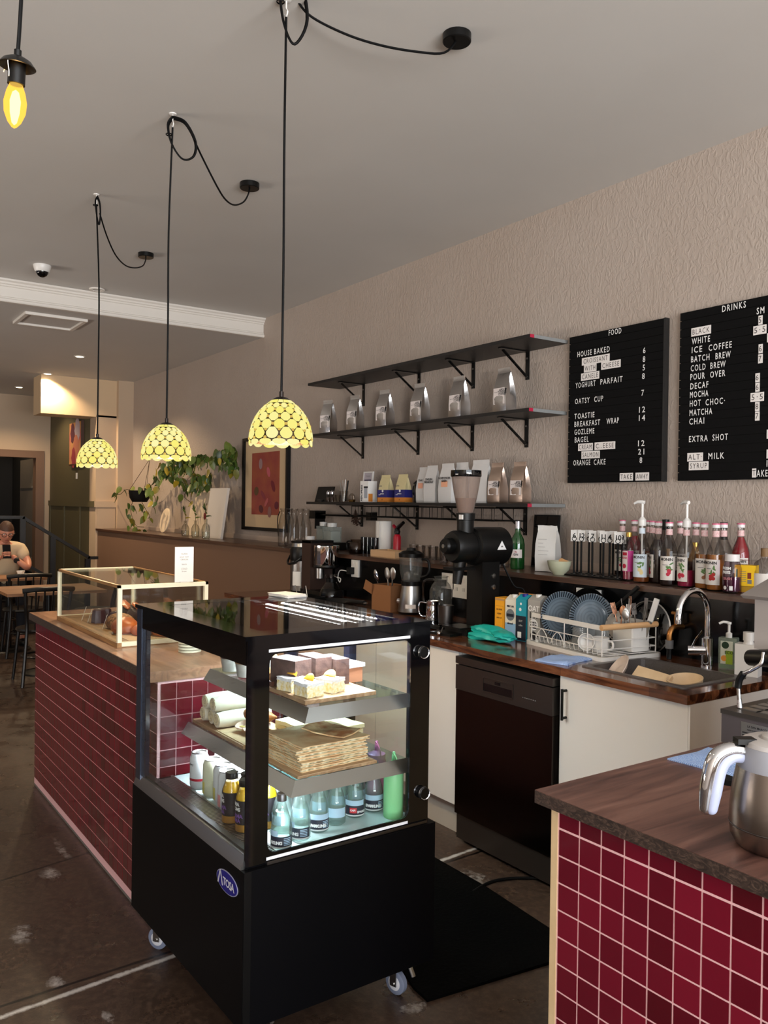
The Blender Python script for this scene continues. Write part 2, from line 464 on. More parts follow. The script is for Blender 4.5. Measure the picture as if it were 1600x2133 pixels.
struct('ceiling_rear', bbox(-15.2, XB, -4.1, 3.62, CZ2, CZ+0.1), ceil_m)
struct('wall_right', bbox(-10.82, 3.6, WY, WY+0.1, 0, CZ), wall_m)
# beam face with crown and lower moulding, one profile run along Y
prof = [(-0.02, CZ2-0.004), (0.020, CZ2-0.004), (0.026, CZ2+0.004), (0.026, CZ2+0.018), (0.016, CZ2+0.026), (0.016, CZ2+0.034), (0.008, CZ2+0.040),
        (0.008, CZ-0.058), (0.018, CZ-0.052), (0.018, CZ-0.042), (0.030, CZ-0.036), (0.034, CZ-0.024), (0.050, CZ-0.014), (0.054, CZ-0.001), (-0.02, CZ-0.001)]
bm = B(); M = Matrix(((1, 0, 0, XB), (0, 0, 1, -4.0), (0, 1, 0, 0), (0, 0, 0, 1))); prism(bm, prof, 4.0+WY, M)
struct('trim_1', bm, trim_m, smooth=0.3)

# lower wall in front of the kitchen wall: brown far part, black splashback behind the worktop
XS = -5.52
LY, LZ = 3.08, 1.19
bm = bbox(-10.77, XS, LY+0.02, WY, 0, LZ-0.026); struct('wall_lower', bm, brown_m)
sb = struct('wall_splashback', bbox(XS, -0.9, LY+0.02, WY, 0, LZ-0.026), splash_m)
ledge_m = wood('ledge_wood', [S(40, 26, 19), S(78, 53, 40), S(104, 76, 60)], (0.25, 4, 4), 9, 4, 0.28)
struct('trim_2', bbox(-10.77, -0.9, LY, WY, LZ-0.026, LZ, 0.002), ledge_m)
struct('baseboard_right', bbox(-10.7, -0.9, WY-0.012, WY, LZ, LZ+0.045, 0.002), mat('skirting_paint', S(190, 172, 158), 0.45))
struct('trim_3', bbox(XS-0.012, XS+0.012, LY+0.008, LY+0.02, 0.0, LZ-0.026), mat('dark_edge', S(40, 28, 22), 0.4))

# rear walls
struct('wall_pillar', bbox(-10.82, -10.69, 3.328, WY, 0, CZ2), beige_m)
pil = struct('wall_pilaster', bbox(-11.04, -10.77, 3.076, WY, 0, 2.62), beige_m)
part('recess_panel', bbox(-10.77, -10.755, 3.093, 3.32, 0.1, 1.44, 0.004), beige_m, pil)
part('dado_rail', bbox(-10.77, -10.745, 3.06, 3.328, 1.46, 1.535, 0.006), beige_m, pil)
struct('wall_bulkhead', bbox(-11.16, -10.77, 2.41, 3.33, 2.597, CZ2), mat('bulkhead_paint', S(214, 186, 150), 0.6))
wg = struct('wall_alcove', bbox(-13.17, -11.04, 3.076, 3.2, 0, CZ2), green_m)
part('dado_rail', bbox(-13.12, -10.77, 3.054, 3.076, 1.46, 1.535, 0.006), green_m, wg)
for i in range(3):
    part('batten', bbox(-13.1+0.8*i, -13.04+0.8*i, 3.06, 3.076, 0.2, 1.46), green_m, wg)
part('skirting', bbox(-13.12, -11.04, 3.054, 3.076, 0.0, 0.2, 0.006), green_m, wg)
# wall with the doorway at the back
bm = B()
box(bm, -13.27, -13.12, 2.976, 3.1, 0, CZ2); box(bm, -13.27, -13.12, -4.1, 2.976, 2.245, CZ2); box(bm, -13.27, -13.12, -4.1, 0.9, 0, 2.245)
struct('wall_far', bm, beige_m)
dr = struct('door_1', bbox(-13.28, -13.09, 2.87, 2.986, 0, 2.265), brown_m)
part('door_lintel', bbox(-13.28, -13.09, 0.86, 2.87, 2.16, 2.265), brown_m, dr)
grey_leaf = mat('grey_door_paint', S(120, 112, 102), 0.5)
part('door_leaf', bbox(-14.2, -13.3, 2.88, 2.92, 0.46, 2.16), grey_leaf, dr)
part('door_mould', bbox(-14.15, -13.35, 2.87, 2.88, 0.62, 0.68, 0.003), grey_leaf, dr)
part('door_mould', bbox(-14.15, -13.35, 2.87, 2.88, 1.72, 1.75, 0.003), grey_leaf, dr)
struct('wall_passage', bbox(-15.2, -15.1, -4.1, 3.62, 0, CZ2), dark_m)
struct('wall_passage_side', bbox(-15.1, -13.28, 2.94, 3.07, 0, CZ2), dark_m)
# raised rear landing with two steps going down towards the kitchen wall
bm = B(); box(bm, -15.1, -10.3, -4.0, 2.18, 0, 0.45); box(bm, -13.09, -10.3, 2.18, 2.44, 0, 0.30); box(bm, -13.09, -10.3, 2.44, 2.70, 0, 0.15)
struct('floor_landing', bm, mat('landing_boards', S(38, 30, 26), 0.5))

# wall at the shop front (behind the camera) and street-side wall, with their openings
white_wall = mat('side_wall_paint', S(205, 192, 180), 0.6)
bm = B()
box(bm, 3.44, 3.56, -4.1, 3.62, 0, 0.55); box(bm, 3.44, 3.56, -4.1, 3.62, 2.92, CZ); box(bm, 3.44, 3.56, -4.1, -3.4, 0.55, 2.92); box(bm, 3.44, 3.56, 2.75, 3.62, 0.55, 2.92)
struct('wall_front', bm, white_wall)
def window_frame(name, M, w, h, bars):
    bm = B(); t = 0.05
    for a, b, c, d in ((0, w, 0, t), (0, w, h-t, h), (0, t, t, h-t), (w-t, w, t, h-t)):
        box(bm, a, b, c, d, -0.03, 0.03)
    for x in bars: box(bm, x-0.02, x+0.02, t, h-t, -0.025, 0.025)
    xf(bm, M); return struct(name, bm, black_satin)
window_frame('window_1', frame_M((3.5, -3.4, 0.55), (0, 1, 0), (0, 0, 1)), 6.15, 2.37, (2.05, 4.1))
bm = B()
box(bm, -15.2, -9.6, -4.1, -4.0, 0, CZ); box(bm, -9.6, -4.4, -4.1, -4.0, 0, 0.5); box(bm, -9.6, -4.4, -4.1, -4.0, 2.7, CZ); box(bm, -4.4, 3.5, -4.1, -4.0, 0, CZ)
struct('wall_left', bm, white_wall)
window_frame('window_2', frame_M((-9.6, -4.05, 0.5), (1, 0, 0), (0, 0, 1)), 5.2, 2.2, (1.73, 3.46))

# ---------------------------------------------------------------- ceiling fittings
a, b, c, d = (onZ(*q, CZ2) for q in ((52, 649), (184, 668), (150, 687), (28, 672)))
hx0, hx1, hy0, hy1 = -7.776, -7.285, 1.504, 2.0
hatch = thing('ceiling_hatch', 'square access hatch with raised white frame in the rear ceiling', 'hatch', ((hx0+hx1)/2, (hy0+hy1)/2, CZ2))
hw, hh = (hx1-hx0)/2, (hy1-hy0)/2
for nm, bx in (('frame_strip', (-hw, hw, -hh, -hh+0.03)), ('frame_strip', (-hw, hw, hh-0.03, hh)), ('frame_strip', (-hw, -hw+0.03, -hh+0.03, hh-0.03)), ('frame_strip', (hw-0.03, hw, -hh+0.03, hh-0.03))):
    part(nm, bbox(bx[0], bx[1], bx[2], bx[3], -0.022, 0, 0.003), trim_m, hatch)
part('hatch_panel', bbox(-hw+0.035, hw-0.035, -hh+0.035, hh-0.035, -0.006, 0), ceil_m, hatch)

cc = onZ(88, 553, CZ)
cam_dome = thing('security_camera', 'small white dome security camera with black eye on the ceiling by the beam', 'camera', cc)
part('housing', L([(0.0, 0), (0.062, 0), (0.062, -0.012), (0.052, -0.040), (0.046, -0.048), (0.0, -0.048)], 24), white_plastic, cam_dome)
part('dome', L([(0.044, -0.046), (0.042, -0.058), (0.032, -0.074), (0.016, -0.084), (0, -0.087)], 24, cap=False), black_gloss, cam_dome)
vv = onZ(202, 602, CZ)
dl = thing('ceiling_downlight', 'unlit recessed downlight with a plain white ring just before the beam', 'downlight', vv)
part('ring', L([(0.036, -0.001), (0.036, -0.010), (0.058, -0.010), (0.062, -0.004), (0.062, -0.001)], 28, cap=False), trim_m, dl)
part('reflector', L([(0.0, -0.004), (0.036, -0.005)], 28, cap=False), ceil_m, dl)
lamp_on = emission('downlight_glow', (1.0, 0.83, 0.58, 1), 14.0)
dlabels = ['lit round downlight nearest the beam in the rear ceiling', 'lit round downlight just in front of the bulkhead', 'lit round downlight beyond the bulkhead, third along the row', 'lit round downlight deepest in the rear room, last of the row']
dl0 = None
def spot(name, loc, energy, size=2.3, blend=0.5, col=(1.0, 0.74, 0.46), parent=None):
    d = bpy.data.lights.new(name, 'SPOT'); d.energy = energy; d.spot_size = size; d.spot_blend = blend; d.color = col; d.shadow_soft_size = 0.04
    o = bpy.data.objects.new(name, d); COL.objects.link(o); o.location = loc
    if parent: o.parent = parent
    return o
row = [onZ(166, 742, CZ2), onZ(99, 778, CZ2), Vector((-12.2, 2.45, CZ2)), Vector((-12.0, 1.2, CZ2))]
row[3] = onZ(8, 832, CZ2)
for i, q in enumerate(row):
    if dl0 is None:
        dl0 = thing('ceiling_downlight', dlabels[0], 'downlight', q, 0, 'lit rear downlights')
        part('ring', L([(0.042, -0.002), (0.042, -0.008), (0.056, -0.008), (0.060, -0.002)], 24, cap=False), trim_m, dl0)
        part('lamp', L([(0.0, -0.006), (0.042, -0.005)], 24, cap=False), lamp_on, dl0)
    else:
        clone(dl0, q, 0, dlabels[i])
    spot('downlight_beam', (q.x, q.y, q.z-0.02), (150, 150, 70, 50)[i])
# the same downlights continue over the seating area to the left of the picture
for x, y, e in ((-7.6, -0.2, 80), (-8.0, 0.6, 45), (-10.0, 0.4, 40)):
    clone(dl0, (x, y, CZ if x > XB else CZ2), 0, 'lit round downlight over the seating side, %s' % {-7.6: 'over the dark tables', -8.0: 'above the seated man', -10.0: 'above the rear landing'}[x], 'lit seating downlights')
    spot('downlight_beam', (x, y, (CZ if x > XB else CZ2)-0.03), e)

# ================================================================ TILED COUNTERS
grout_m = mat('pale_pink_grout', S(236, 186, 186), 0.8)
tile_m = rand_var(mat('oxblood_glazed_tile', S(110, 14, 34), 0.12, coat=0.3, bump=(30, 0.06)), [S(88, 6, 24), S(108, 12, 34), S(122, 18, 40), S(100, 10, 30), S(80, 6, 20)])
walnut = wood('walnut_laminate', [S(58, 37, 33), S(92, 62, 54), S(118, 83, 72), S(134, 98, 86)], (7, 0.55, 7), 3.2, 9, 0.33)
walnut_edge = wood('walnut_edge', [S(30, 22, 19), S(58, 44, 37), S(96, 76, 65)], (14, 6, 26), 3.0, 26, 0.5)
ply = mat('raw_plywood_edge', S(226, 196, 152), 0.7, var=(9, S(205, 172, 126), 0.6))
def tile_mesh(w, h, t=0.006):
    return mesh_of('tile', bbox(-w/2, w/2, -t, 0, -h/2, h/2, 0.0016), tile_m, 0.5)
def tile_face(parent, origin, ex, cols, rows, pitch, z_top, me, n_single, rest_parent, order):
    """lay tiles on a vertical face; ex = direction of the columns, face normal is local -Y of the tile"""
    ex = Vector(ex); rz = math.atan2(ex.y, ex.x); cells = []
    for c in range(cols):
        for r in range(rows): cells.append((c, r))
    cells.sort(key=order)
    bm = B()
    for k, (c, r) in enumerate(cells):
        p = Vector(origin) + ex*(pitch*(c + 0.5)); z = z_top - pitch*(r + 0.5)
        if k < n_single:
            o = part('tile', me, None, parent, loc=(p.x, p.y, z), rot=(0, 0, rz))
            rnd = random.Random(c*97 + r*31)
            o.rotation_euler = (rnd.uniform(-0.006, 0.006), 0, rz + rnd.uniform(-0.006, 0.006))
        else:
            b2 = B(); b2.from_mesh(me); b2.transform(Matrix.Translation((p.x, p.y, z)) @ Matrix.Rotation(rz, 4, 'Z'))
            t = bpy.data.meshes.new('t'); b2.to_mesh(t); b2.free(); bm.from_mesh(t); bpy.data.meshes.remove(t)
    if len(bm.verts):
        o = part('tiles_far', bm, tile_m, rest_parent); o['kind'] = 'stuff'
    else: bm.free()

# ---- long counter on the left
PT = 0.06
lc = thing('service_counter', 'long red tiled counter with wooden top running back from the glass cake fridge', 'counter', (0, 0, 0))
LCX0, LCX1, LCY0, LCY1 = -4.768, -2.905, 1.058, 1.72
part('carcass', bbox(LCX0, LCX1+0.0035, LCY0-0.0045, LCY1, 0.012, 0.892), grout_m, lc)
part('counter_top', bbox(LCX0-0.012, LCX1+0.008, LCY0-0.035, LCY1+0.02, 0.892, 0.93, 0.002), wood('counter_top_wood', [S(110, 76, 58), S(158, 114, 88), S(184, 140, 110)], (0.6, 7, 7), 3.2, 9, 0.3), lc)
tm = tile_mesh(0.0565, 0.0565)
tile_face(lc, (LCX1-31*PT, LCY0, 0), (1, 0, 0), 31, 14, PT, 0.884, tm, 220, lc, lambda q: (-q[0], q[1]))
tile_face(lc, (LCX1, LCY0+0.005, 0), (0, 1, 0), 10, 14, PT, 0.884, tm, 70, lc, lambda q: (q[1] > 9, q[0] > 7, q[1], q[0]))
part('edge_band', bbox(LCX0-0.0125, LCX1+0.008, LCY0-0.037, LCY0-0.035, 0.893, 0.9285), walnut_edge, lc)  # dark strip put on the top's front edge in place of shade
part('kick_strip', bbox(LCX0, LCX1, LCY0-0.004, LCY0+0.01, 0.0, 0.012), mat('grey_strip', S(120, 112, 108), 0.5), lc)

# ---- peninsula in the right foreground
pen = thing('till_counter', 'red tiled counter with walnut top in the right foreground under the coffee machine', 'counter', (0, 0, 0))
PX0, PX1, PY0, PY1, PZ = -1.337, 0.62, 1.354, 2.62, 0.90
part('carcass', bbox(-1.286, PX1-0.02, 1.3757, PY1-0.02, 0.0, PZ-0.03), grout_m, pen)
ct = part('counter_top', bbox(PX0, PX1, PY0, PY1, PZ-0.029, PZ, 0.0012), walnut, pen)
part('edge_band', bbox(PX0+0.001, PX1, PY0-0.0015, PY0+0.0005, PZ-0.0285, PZ-0.001), walnut_edge, pen)
part('end_board', bbox(-1.305, -1.286, 1.374, PY1-0.02, 0.0, PZ-0.03, 0.001), ply, pen)
PP = 0.0595
tp = tile_mesh(PP-0.0042, PP-0.0042)
tile_face(pen, (-1.2835, 1.3805, 0), (1, 0, 0), 17, 14, PP, 0.826, tp, 238, pen, lambda q: (q[0], q[1]))
tq = mesh_of('tile', bbox(-(PP-0.0042)/2, (PP-0.0042)/2, -0.006, 0, -0.0195, 0.0195, 0.0016), tile_m, 0.5)
for c in range(17):
    part('tile', tq, None, pen, loc=(-1.2835 + PP*(c+0.5), 1.3805, 0.8487))

# ================================================================ CAKE FRIDGE
FCX, FCY, FTH, FL_, FD = -2.026, 0.976, 0.0132, 0.835, 0.618
FZ0, FZB, FZT = 0.136, 0.559, 1.178
def FW(a, b, z):
    c, s = math.cos(FTH), math.sin(FTH)
    return Vector((FCX - a*c - b*s, FCY - a*s + b*c, z))
fr = thing('display_fridge', 'black glass sided cake display fridge on casters at the end of the tiled counter', 'fridge', (FCX, FCY, 0), FTH)
navy = mat('navy_black_trim', S(14, 16, 28), 0.15)
post_m = mat('blue_grey_post', S(70, 78, 96), 0.22, 0.7)
def fb(x0, x1, y0, y1, z0, z1, bv=0.0): return bbox(x0, x1, y0, y1, z0, z1, bv)
part('base_cabinet', fb(-FL_-0.004, 0.019, -0.010, FD+0.020, FZ0, FZB, 0.003), mat('black_lacquer', S(3, 3, 5), 0.45, spec=0.12), fr)
part('corner_trim', fb(0.0192, 0.0215, -0.009, 0.012, FZ0, FZB), black_satin, fr)
part('deck', fb(-FL_+0.02, -0.008, 0.125, FD-0.02, FZB-0.004, FZB+0.006), mat('pale_deck', S(205, 222, 222), 0.25), fr)
M = Matrix(((0, 0, -1, -0.001), (1, 0, 0, 0), (0, 1, 0, 0), (0, 0, 0, 1)))
bm = B(); prism(bm, [(-0.010, FZB), (-0.006, FZB+0.012), (0.004, FZB+0.036), (0.012, FZB+0.036), (0.012, FZB)], FL_-0.005, M)
part('front_sill', bm, steel, fr, 0.3)
part('sill_gasket', fb(-FL_+0.02, -0.006, 0.012, 0.032, FZB, FZB+0.042), black_satin, fr)
part('grille_tray', fb(-FL_+0.02, -0.006, 0.032, 0.125, FZB-0.006, FZB-0.002), black_matte, fr)
bm = B(); n = 74
for i in range(n):
    x = -FL_ + 0.03 + i*(FL_-0.04)/n; box(bm, x, x+0.0062, 0.040, 0.118, FZB, FZB+0.007)
box(bm, -FL_+0.02, -0.006, 0.032, 0.040, FZB, FZB+0.010); box(bm, -FL_+0.02, -0.006, 0.118, 0.126, FZB, FZB+0.010)
g = part('vent_grille', bm, steel, fr, 0.3); g['kind'] = 'stuff'
# near and far glazed ends: printed black border around a rounded pane
Mn = frame_M((0.0, 0.0, 0.0), (0, 1, 0), (0, 0, 1))
def sub_rect(x0, x1, y0, y1, n):   # same vertex order as rrect
    out = []
    for cx, cy in ((x1, y1), (x0, y1), (x0, y0), (x1, y0)):
        out += [(cx, cy)]*(n+1)
    return out
def end_plate(x, parent):
    n = 5; inner = rrect(0.066, 0.545, 0.588, 1.126, 0.026, n); outer = []
    for i, (cx, cy) in enumerate(((FD, FZT-0.012), (0.0, FZT-0.012), (0.0, FZB+0.001), (FD, FZB+0.001))):
        outer += [(cx, cy)]*(n+1)
    # spread duplicate corner points a hair so that faces stay valid
    outer = [(px + 1e-5*(i % 6)*(-1 if px > 0.3 else 1), py) for i, (px, py) in enumerate(outer)]
    bm = B(); plate_hole(bm, outer, inner, 0.006, Matrix.Translation((x, 0, 0)) @ Mn); return bm
part('end_frame', end_plate(0.0, fr), black_gloss, fr, 0.3)
part('end_pane', fb(-0.001, 0.001, 0.06, 0.55, 0.58, 1.13), pane_glass, fr)
part('white_strip', fb(0.0062, 0.0075, 0.063, 0.540, 1.131, 1.139), mat('strip_white', S(235, 238, 245), 0.4), fr)  # plain white plastic strips above and below the end pane
part('white_strip', fb(0.0062, 0.0075, 0.063, 0.540, 0.571, 0.579), bpy.data.materials['strip_white'], fr)
part('lower_rail', fb(0.0065, 0.012, 0.063, 0.612, 0.560, 0.568), steel_dark, fr)
part('far_pane', fb(-FL_+0.002, -FL_+0.006, 0.01, FD-0.02, FZB+0.04, FZT-0.014), pane_glass, fr)
part('front_pane', fb(-FL_+0.03, -0.008, 0.0, 0.005, FZB+0.036, FZT-0.075), pane_glass, fr)
part('front_header', fb(-FL_+0.002, -0.001, -0.001, 0.006, FZT-0.078, FZT-0.012), black_gloss, fr)
part('far_post', fb(-FL_, -FL_+0.045, -0.002, 0.020, FZB+0.002, FZT-0.013, 0.002), post_m, fr)
part('far_seal', fb(-FL_+0.045, -FL_+0.072, 0.006, 0.020, FZB+0.03, FZT-0.013), navy, fr)
# top: black printed border and a smoked pane
n = 5; inner = rrect(-FL_+0.075, -0.070, 0.075, FD-0.055, 0.02, n); outer = []
for cx, cy in ((0.006, FD+0.006), (-FL_-0.008, FD+0.006), (-FL_-0.008, -0.007), (0.006, -0.007)): outer += [(cx, cy)]*(n+1)
outer = [(px + 1e-5*(i % 6), py) for i, (px, py) in enumerate(outer)]
bm = B(); plate_hole(bm, outer, inner, 0.012, Matrix.Translation((0, 0, FZT-0.012)))
part('top_frame', bm, black_gloss, fr, 0.3)
part('top_pane', fb(-FL_+0.06, -0.055, 0.06, FD-0.04, FZT-0.006, FZT-0.0005), glass('smoked_top', (0.34, 0.31, 0.29), refl=0.25), fr)
# back: two sliding glazed doors in dark frames
for x0, x1, y in ((-FL_+0.02, -FL_/2+0.02, FD-0.030), (-FL_/2-0.02, -0.012, FD-0.012)):
    bm = B()
    for bx in ((x0, x0+0.035, FZB+0.02, FZT-0.03), (x1-0.035, x1, FZB+0.02, FZT-0.03), (x0+0.035, x1-0.035, FZB+0.02, FZB+0.05), (x0+0.035, x1-0.035, FZT-0.06, FZT-0.03)):
        box(bm, bx[0], bx[1], y, y+0.014, bx[2], bx[3])
    d = part('sliding_door', bm, navy, fr)
    part('door_pane', fb(x0+0.035, x1-0.035, y+0.005, y+0.009, FZB+0.05, FZT-0.06), pane_glass, d)
part('back_head', fb(-FL_+0.006, -0.008, FD-0.05, FD+0.004, FZT-0.034, FZT-0.013), navy, fr)
part('back_post', fb(-0.05, -0.002, FD-0.045, FD+0.004, FZB+0.005, FZT-0.013), navy, fr)
part('back_post', fb(-FL_+0.002, -FL_+0.03, FD-0.045, FD+0.004, FZB+0.005, FZT-0.013), navy, fr)
# glass shelves with sloping steel price rails
shelf_glass = glass('shelf_glass', (0.80, 0.92, 0.92))
for a0, a1, b0, z in ((0.040, 0.715, 0.217, 0.952), (0.038, 0.800, 0.174, 0.753)):
    sh = part('shelf', fb(-a1, -a0, b0+0.004, FD-0.05, z-0.006, z), shelf_glass, fr)
    bm = B()
    top = [(-a1, b0), (-a0, b0), (-a0, FD-0.04)]; bot = [(-a1, b0-0.026), (-a0+0.024, b0-0.026), (-a0+0.024, FD-0.04)]
    vt = [bm.verts.new((x, y, z+0.001)) for x, y in top]; vb = [bm.verts.new((x, y, z-0.036)) for x, y in bot]
    vi = [bm.verts.new((x, y, z-0.002)) for x, y in ((-a1, b0+0.008), (-a0-0.008, b0+0.008), (-a0-0.008, FD-0.04))]
    vj = [bm.verts.new((x, y, z-0.036)) for x, y in ((-a1, b0-0.023), (-a0+0.021, b0-0.023), (-a0+0.021, FD-0.04))]
    for i in range(2):
        bm.faces.new((vt[i], vt[i+1], vb[i+1], vb[i])); bm.faces.new((vt[i], vt[i+1], vi[i+1], vi[i])); bm.faces.new((vi[i], vi[i+1], vj[i+1], vj[i])); bm.faces.new((vj[i], vj[i+1], vb[i+1], vb[i]))
    part('price_rail', bm, steel, sh, 0.3)
# LED bars under the top
led_glow = emission('led_glow', (0.78, 0.92, 1.0, 1), 140.0)
for b in (0.572, 0.508, 0.444):
    bar = part('led_bar', fb(-0.74, -0.20, b-0.012, b+0.012, FZT-0.024, FZT-0.016), white_plastic, fr)
    bm = B()
    for i in range(22):
        lathe(bm, [(0.0098, 0.0), (0.008, 0.0035), (0.0, 0.005)], 8, (-0.725 + 0.0243*i, b, FZT-0.016), cap=False)
    l = part('led_dots', bm, led_glow, bar); l['kind'] = 'stuff'
    bm = B()
    for i in range(22):
        lathe(bm, [(0.0085, 0.0), (0.007, -0.0035), (0.0, -0.005)], 8, (-0.725 + 0.0243*i, b, FZT-0.024), cap=False)
    l = part('led_dots', bm, led_glow, bar); l['kind'] = 'stuff'
area_light('fridge_led_light', (-0.42, 0.40, FZT-0.03), (0, 0, 0), 0.62, 0.22, 20.0, (0.84, 0.93, 1.0), fr)
area_light('fridge_shelf_light', (-0.40, 0.19, 0.712), (math.radians(-8), 0, 0), 0.62, 0.02, 11.0, (0.84, 0.93, 1.0), fr)
# locks
for b, z in ((0.584, 1.086), (0.594, 0.655)):
    k = part('lock_knob', xf(L([(0.0, 0), (0.019, 0), (0.019, 0.010), (0.016, 0.016), (0.0, 0.016)], 24), frame_M((0.006, b, z), (0, 1, 0), (0, 0, 1))), black_satin, fr)
    part('lock_ring', xf(L([(0.0155, 0.015), (0.0185, 0.017), (0.0185, 0.011), (0.0195, 0.009)], 24, cap=False), frame_M((0.006, b, z), (0, 1, 0), (0, 0, 1))), chrome, k)
# maker's oval on the front
Mb = frame_M((-0.077, -0.0105, 0.499), (1, 0, 0), (0, 0, 1))
bm = B(); prism(bm, [(0.066*math.cos(2*PI*i/40), 0.030*math.sin(2*PI*i/40)) for i in range(40)], 0.0015, Mb)
lg = part('oval_badge', bm, mat('badge_rim', S(150, 150, 175), 0.3), fr)
bm = B(); prism(bm, [(0.063*math.cos(2*PI*i/40), 0.0275*math.sin(2*PI*i/40)) for i in range(40)], 0.0022, Mb)
part('badge_face', bm, mat('badge_blue', S(22, 22, 120), 0.3), lg)
bm = text_bm('\u039b', 0.052, 'CENTER', bold=0.0008); xf(bm, Matrix.Translation((-0.040, -0.016, 0)))
b2 = text_bm('TOSA', 0.030, 'CENTER', 0.86, bold=0.0008); xf(b2, Matrix.Translation((0.012, -0.011, 0)))
bm = join(bm, b2); xf(bm, Mb @ Matrix.Translation((0, 0, 0.0026)))
part('badge_lettering', bm, mat('badge_silver', S(205, 205, 215), 0.4), lg)
# casters
rubber = mat('grey_rubber', S(120, 128, 150), 0.5); hubm = mat('pale_hub', S(215, 215, 220), 0.4)
for x, y, rz in ((-0.085, 0.575, 0.25), (-0.085, 0.06, 1.2), (-0.76, 0.06, 0.6), (-0.76, 0.56, 0.2)):
    cs = part('caster', fb(-0.03, 0.03, -0.025, 0.025, 0.128, FZ0), steel, fr, loc=(x, y, 0), rot=(0, 0, rz))
    Mw = frame_M((0, 0.012, 0.037), (1, 0, 0), (0, 0, 1))
    part('wheel', xf(L([(0.0, 0), (0.030, 0), (0.037, 0.004), (0.037, 0.020), (0.030, 0.024), (0.0, 0.024)], 28), Mw), rubber, cs)
    part('hub', xf(L([(0.0, -0.0012), (0.021, -0.0012), (0.023, 0.0), (0.023, 0.024), (0.021, 0.0252), (0, 0.0252)], 24), Mw), hubm, cs)
    bm = B(); box(bm, -0.012, 0.012, -0.018, -0.014, 0.030, 0.128); box(bm, -0.012, 0.012, 0.014, 0.018, 0.030, 0.128); cyl(bm, (0, -0.021, 0.037), (0, 0.021, 0.037), 0.006)
    part('fork', bm, steel, cs)
    part('brake_lever', T([(0.02, 0, 0.122), (0.045, 0, 0.115), (0.062, 0, 0.09), (0.068, 0, 0.078)], 0.007, 8, n=3), steel, cs)

# ---------------------------------------------------------------- food and drink in the cake fridge
Z1, Z2, Z0 = 0.952, 0.753, FZB+0.006
board_m = wood('serving_board', [S(120, 88, 62), S(168, 132, 98), S(196, 164, 128)], (2, 9, 9), 4, 6, 0.5)
kraft = mat('kraft_paper', S(196, 160, 122), 0.8)
baking = mat('baking_paper', S(228, 220, 205), 0.7)
cake_m = mat('dark_loaf', S(92, 66, 58), 0.85, bump=(70, 0.6), var=(40, S(60, 40, 36), 0.7))
def local_box(name, a0, a1, b0, b1, z0, z1, m, label, cat, group=None, bev=0.003, rz=0.0, jit=0.0, seed=0):
    """a box-like thing standing in the fridge"""
    p = FW((a0+a1)/2, (b0+b1)/2, z0); w, d = (a1-a0)/2, (b1-b0)/2
    bm = bbox(-w, w, -d, d, 0, z1-z0, bev, 2)
    if jit: bmesh.ops.subdivide_edges(bm, edges=bm.edges, cuts=2, use_grid_fill=True); jitter(bm, jit, seed)
    return solo(name, bm, m, label, cat, p, (0, 0, FTH+rz), group)
local_box('serving_board', 0.075, 0.36, 0.226, 0.475, Z1+0.0005, Z1+0.012, board_m, 'wooden board under the lemon coconut slices on the upper fridge shelf', 'board')
for i, (a0, a1, b0, b1, h, rz) in enumerate(((0.215, 0.325, 0.252, 0.322, 0.088, 0.25), (0.222, 0.325, 0.345, 0.405, 0.088, 0.04), (0.206, 0.31, 0.412, 0.462, 0.080, 0.02))):
    local_box('loaf_cake', a0, a1, b0, b1, Z1+0.0125, Z1+0.0125+h, cake_m,
              ('leaning thick slab of dark banana loaf behind the fridge corner post', 'dark chocolate loaf slab standing in the middle of the upper shelf', 'dark chocolate loaf slab hindmost in its row on the upper shelf')[i], 'cake', 'dark loaf slabs', 0.012, rz)
def coconut_slice(p, rz, label):
    t = thing('coconut_slice', label, 'cake', p, rz, 'lemon coconut slices')
    bm = bbox(-0.034, 0.034, -0.030, 0.030, 0, 0.034, 0.004, 2)
    bmesh.ops.subdivide_edges(bm, edges=bm.edges, cuts=3, use_grid_fill=True); jitter(bm, 0.0014, 3)
    part('sponge', bm, bpy.data.materials.get('coconut_sponge') or mat('coconut_sponge', S(240, 214, 140), 0.9, bump=(120, 0.8), var=(110, S(250, 244, 225), 0.9)), t)
    bm = bbox(-0.0345, 0.0345, -0.0305, 0.0305, 0.031, 0.041, 0.004, 2)
    bmesh.ops.subdivide_edges(bm, edges=bm.edges, cuts=3, use_grid_fill=True); jitter(bm, 0.0012, 4)
    part('icing', bm, bpy.data.materials.get('coconut_icing') or mat('coconut_icing', S(240, 238, 238), 0.9, bump=(150, 0.7)), t)
    bm = B(); lathe(bm, [(0.0, 0), (0.021, 0.0), (0.023, 0.004), (0.016, 0.008), (0.0, 0.008)], 12, (0, 0, 0), True, 0, PI*0.999)
    bmesh.ops.rotate(bm, verts=bm.verts, cent=(0, 0, 0), matrix=Matrix.Rotation(0.9, 3, 'X')); bmesh.ops.translate(bm, verts=bm.verts, vec=(0, 0, 0.043))
    part('lemon_wedge', bm, bpy.data.materials.get('lemon_flesh') or mat('lemon_flesh', S(250, 190, 60), 0.4), t, label='orange yellow lemon wedge')
    return t
coconut_slice(FW(0.225, 0.265, Z1+0.0125), 0.2, 'white iced lemon coconut slice nearest the corner post on the upper shelf')
coconut_slice(FW(0.135, 0.272, Z1+0.0125), 0.1, 'white iced lemon coconut slice at the front corner of the wooden board')
coconut_slice(FW(0.150, 0.355, Z1+0.0125), 0.35, 'white iced lemon coconut slice set behind the other two')
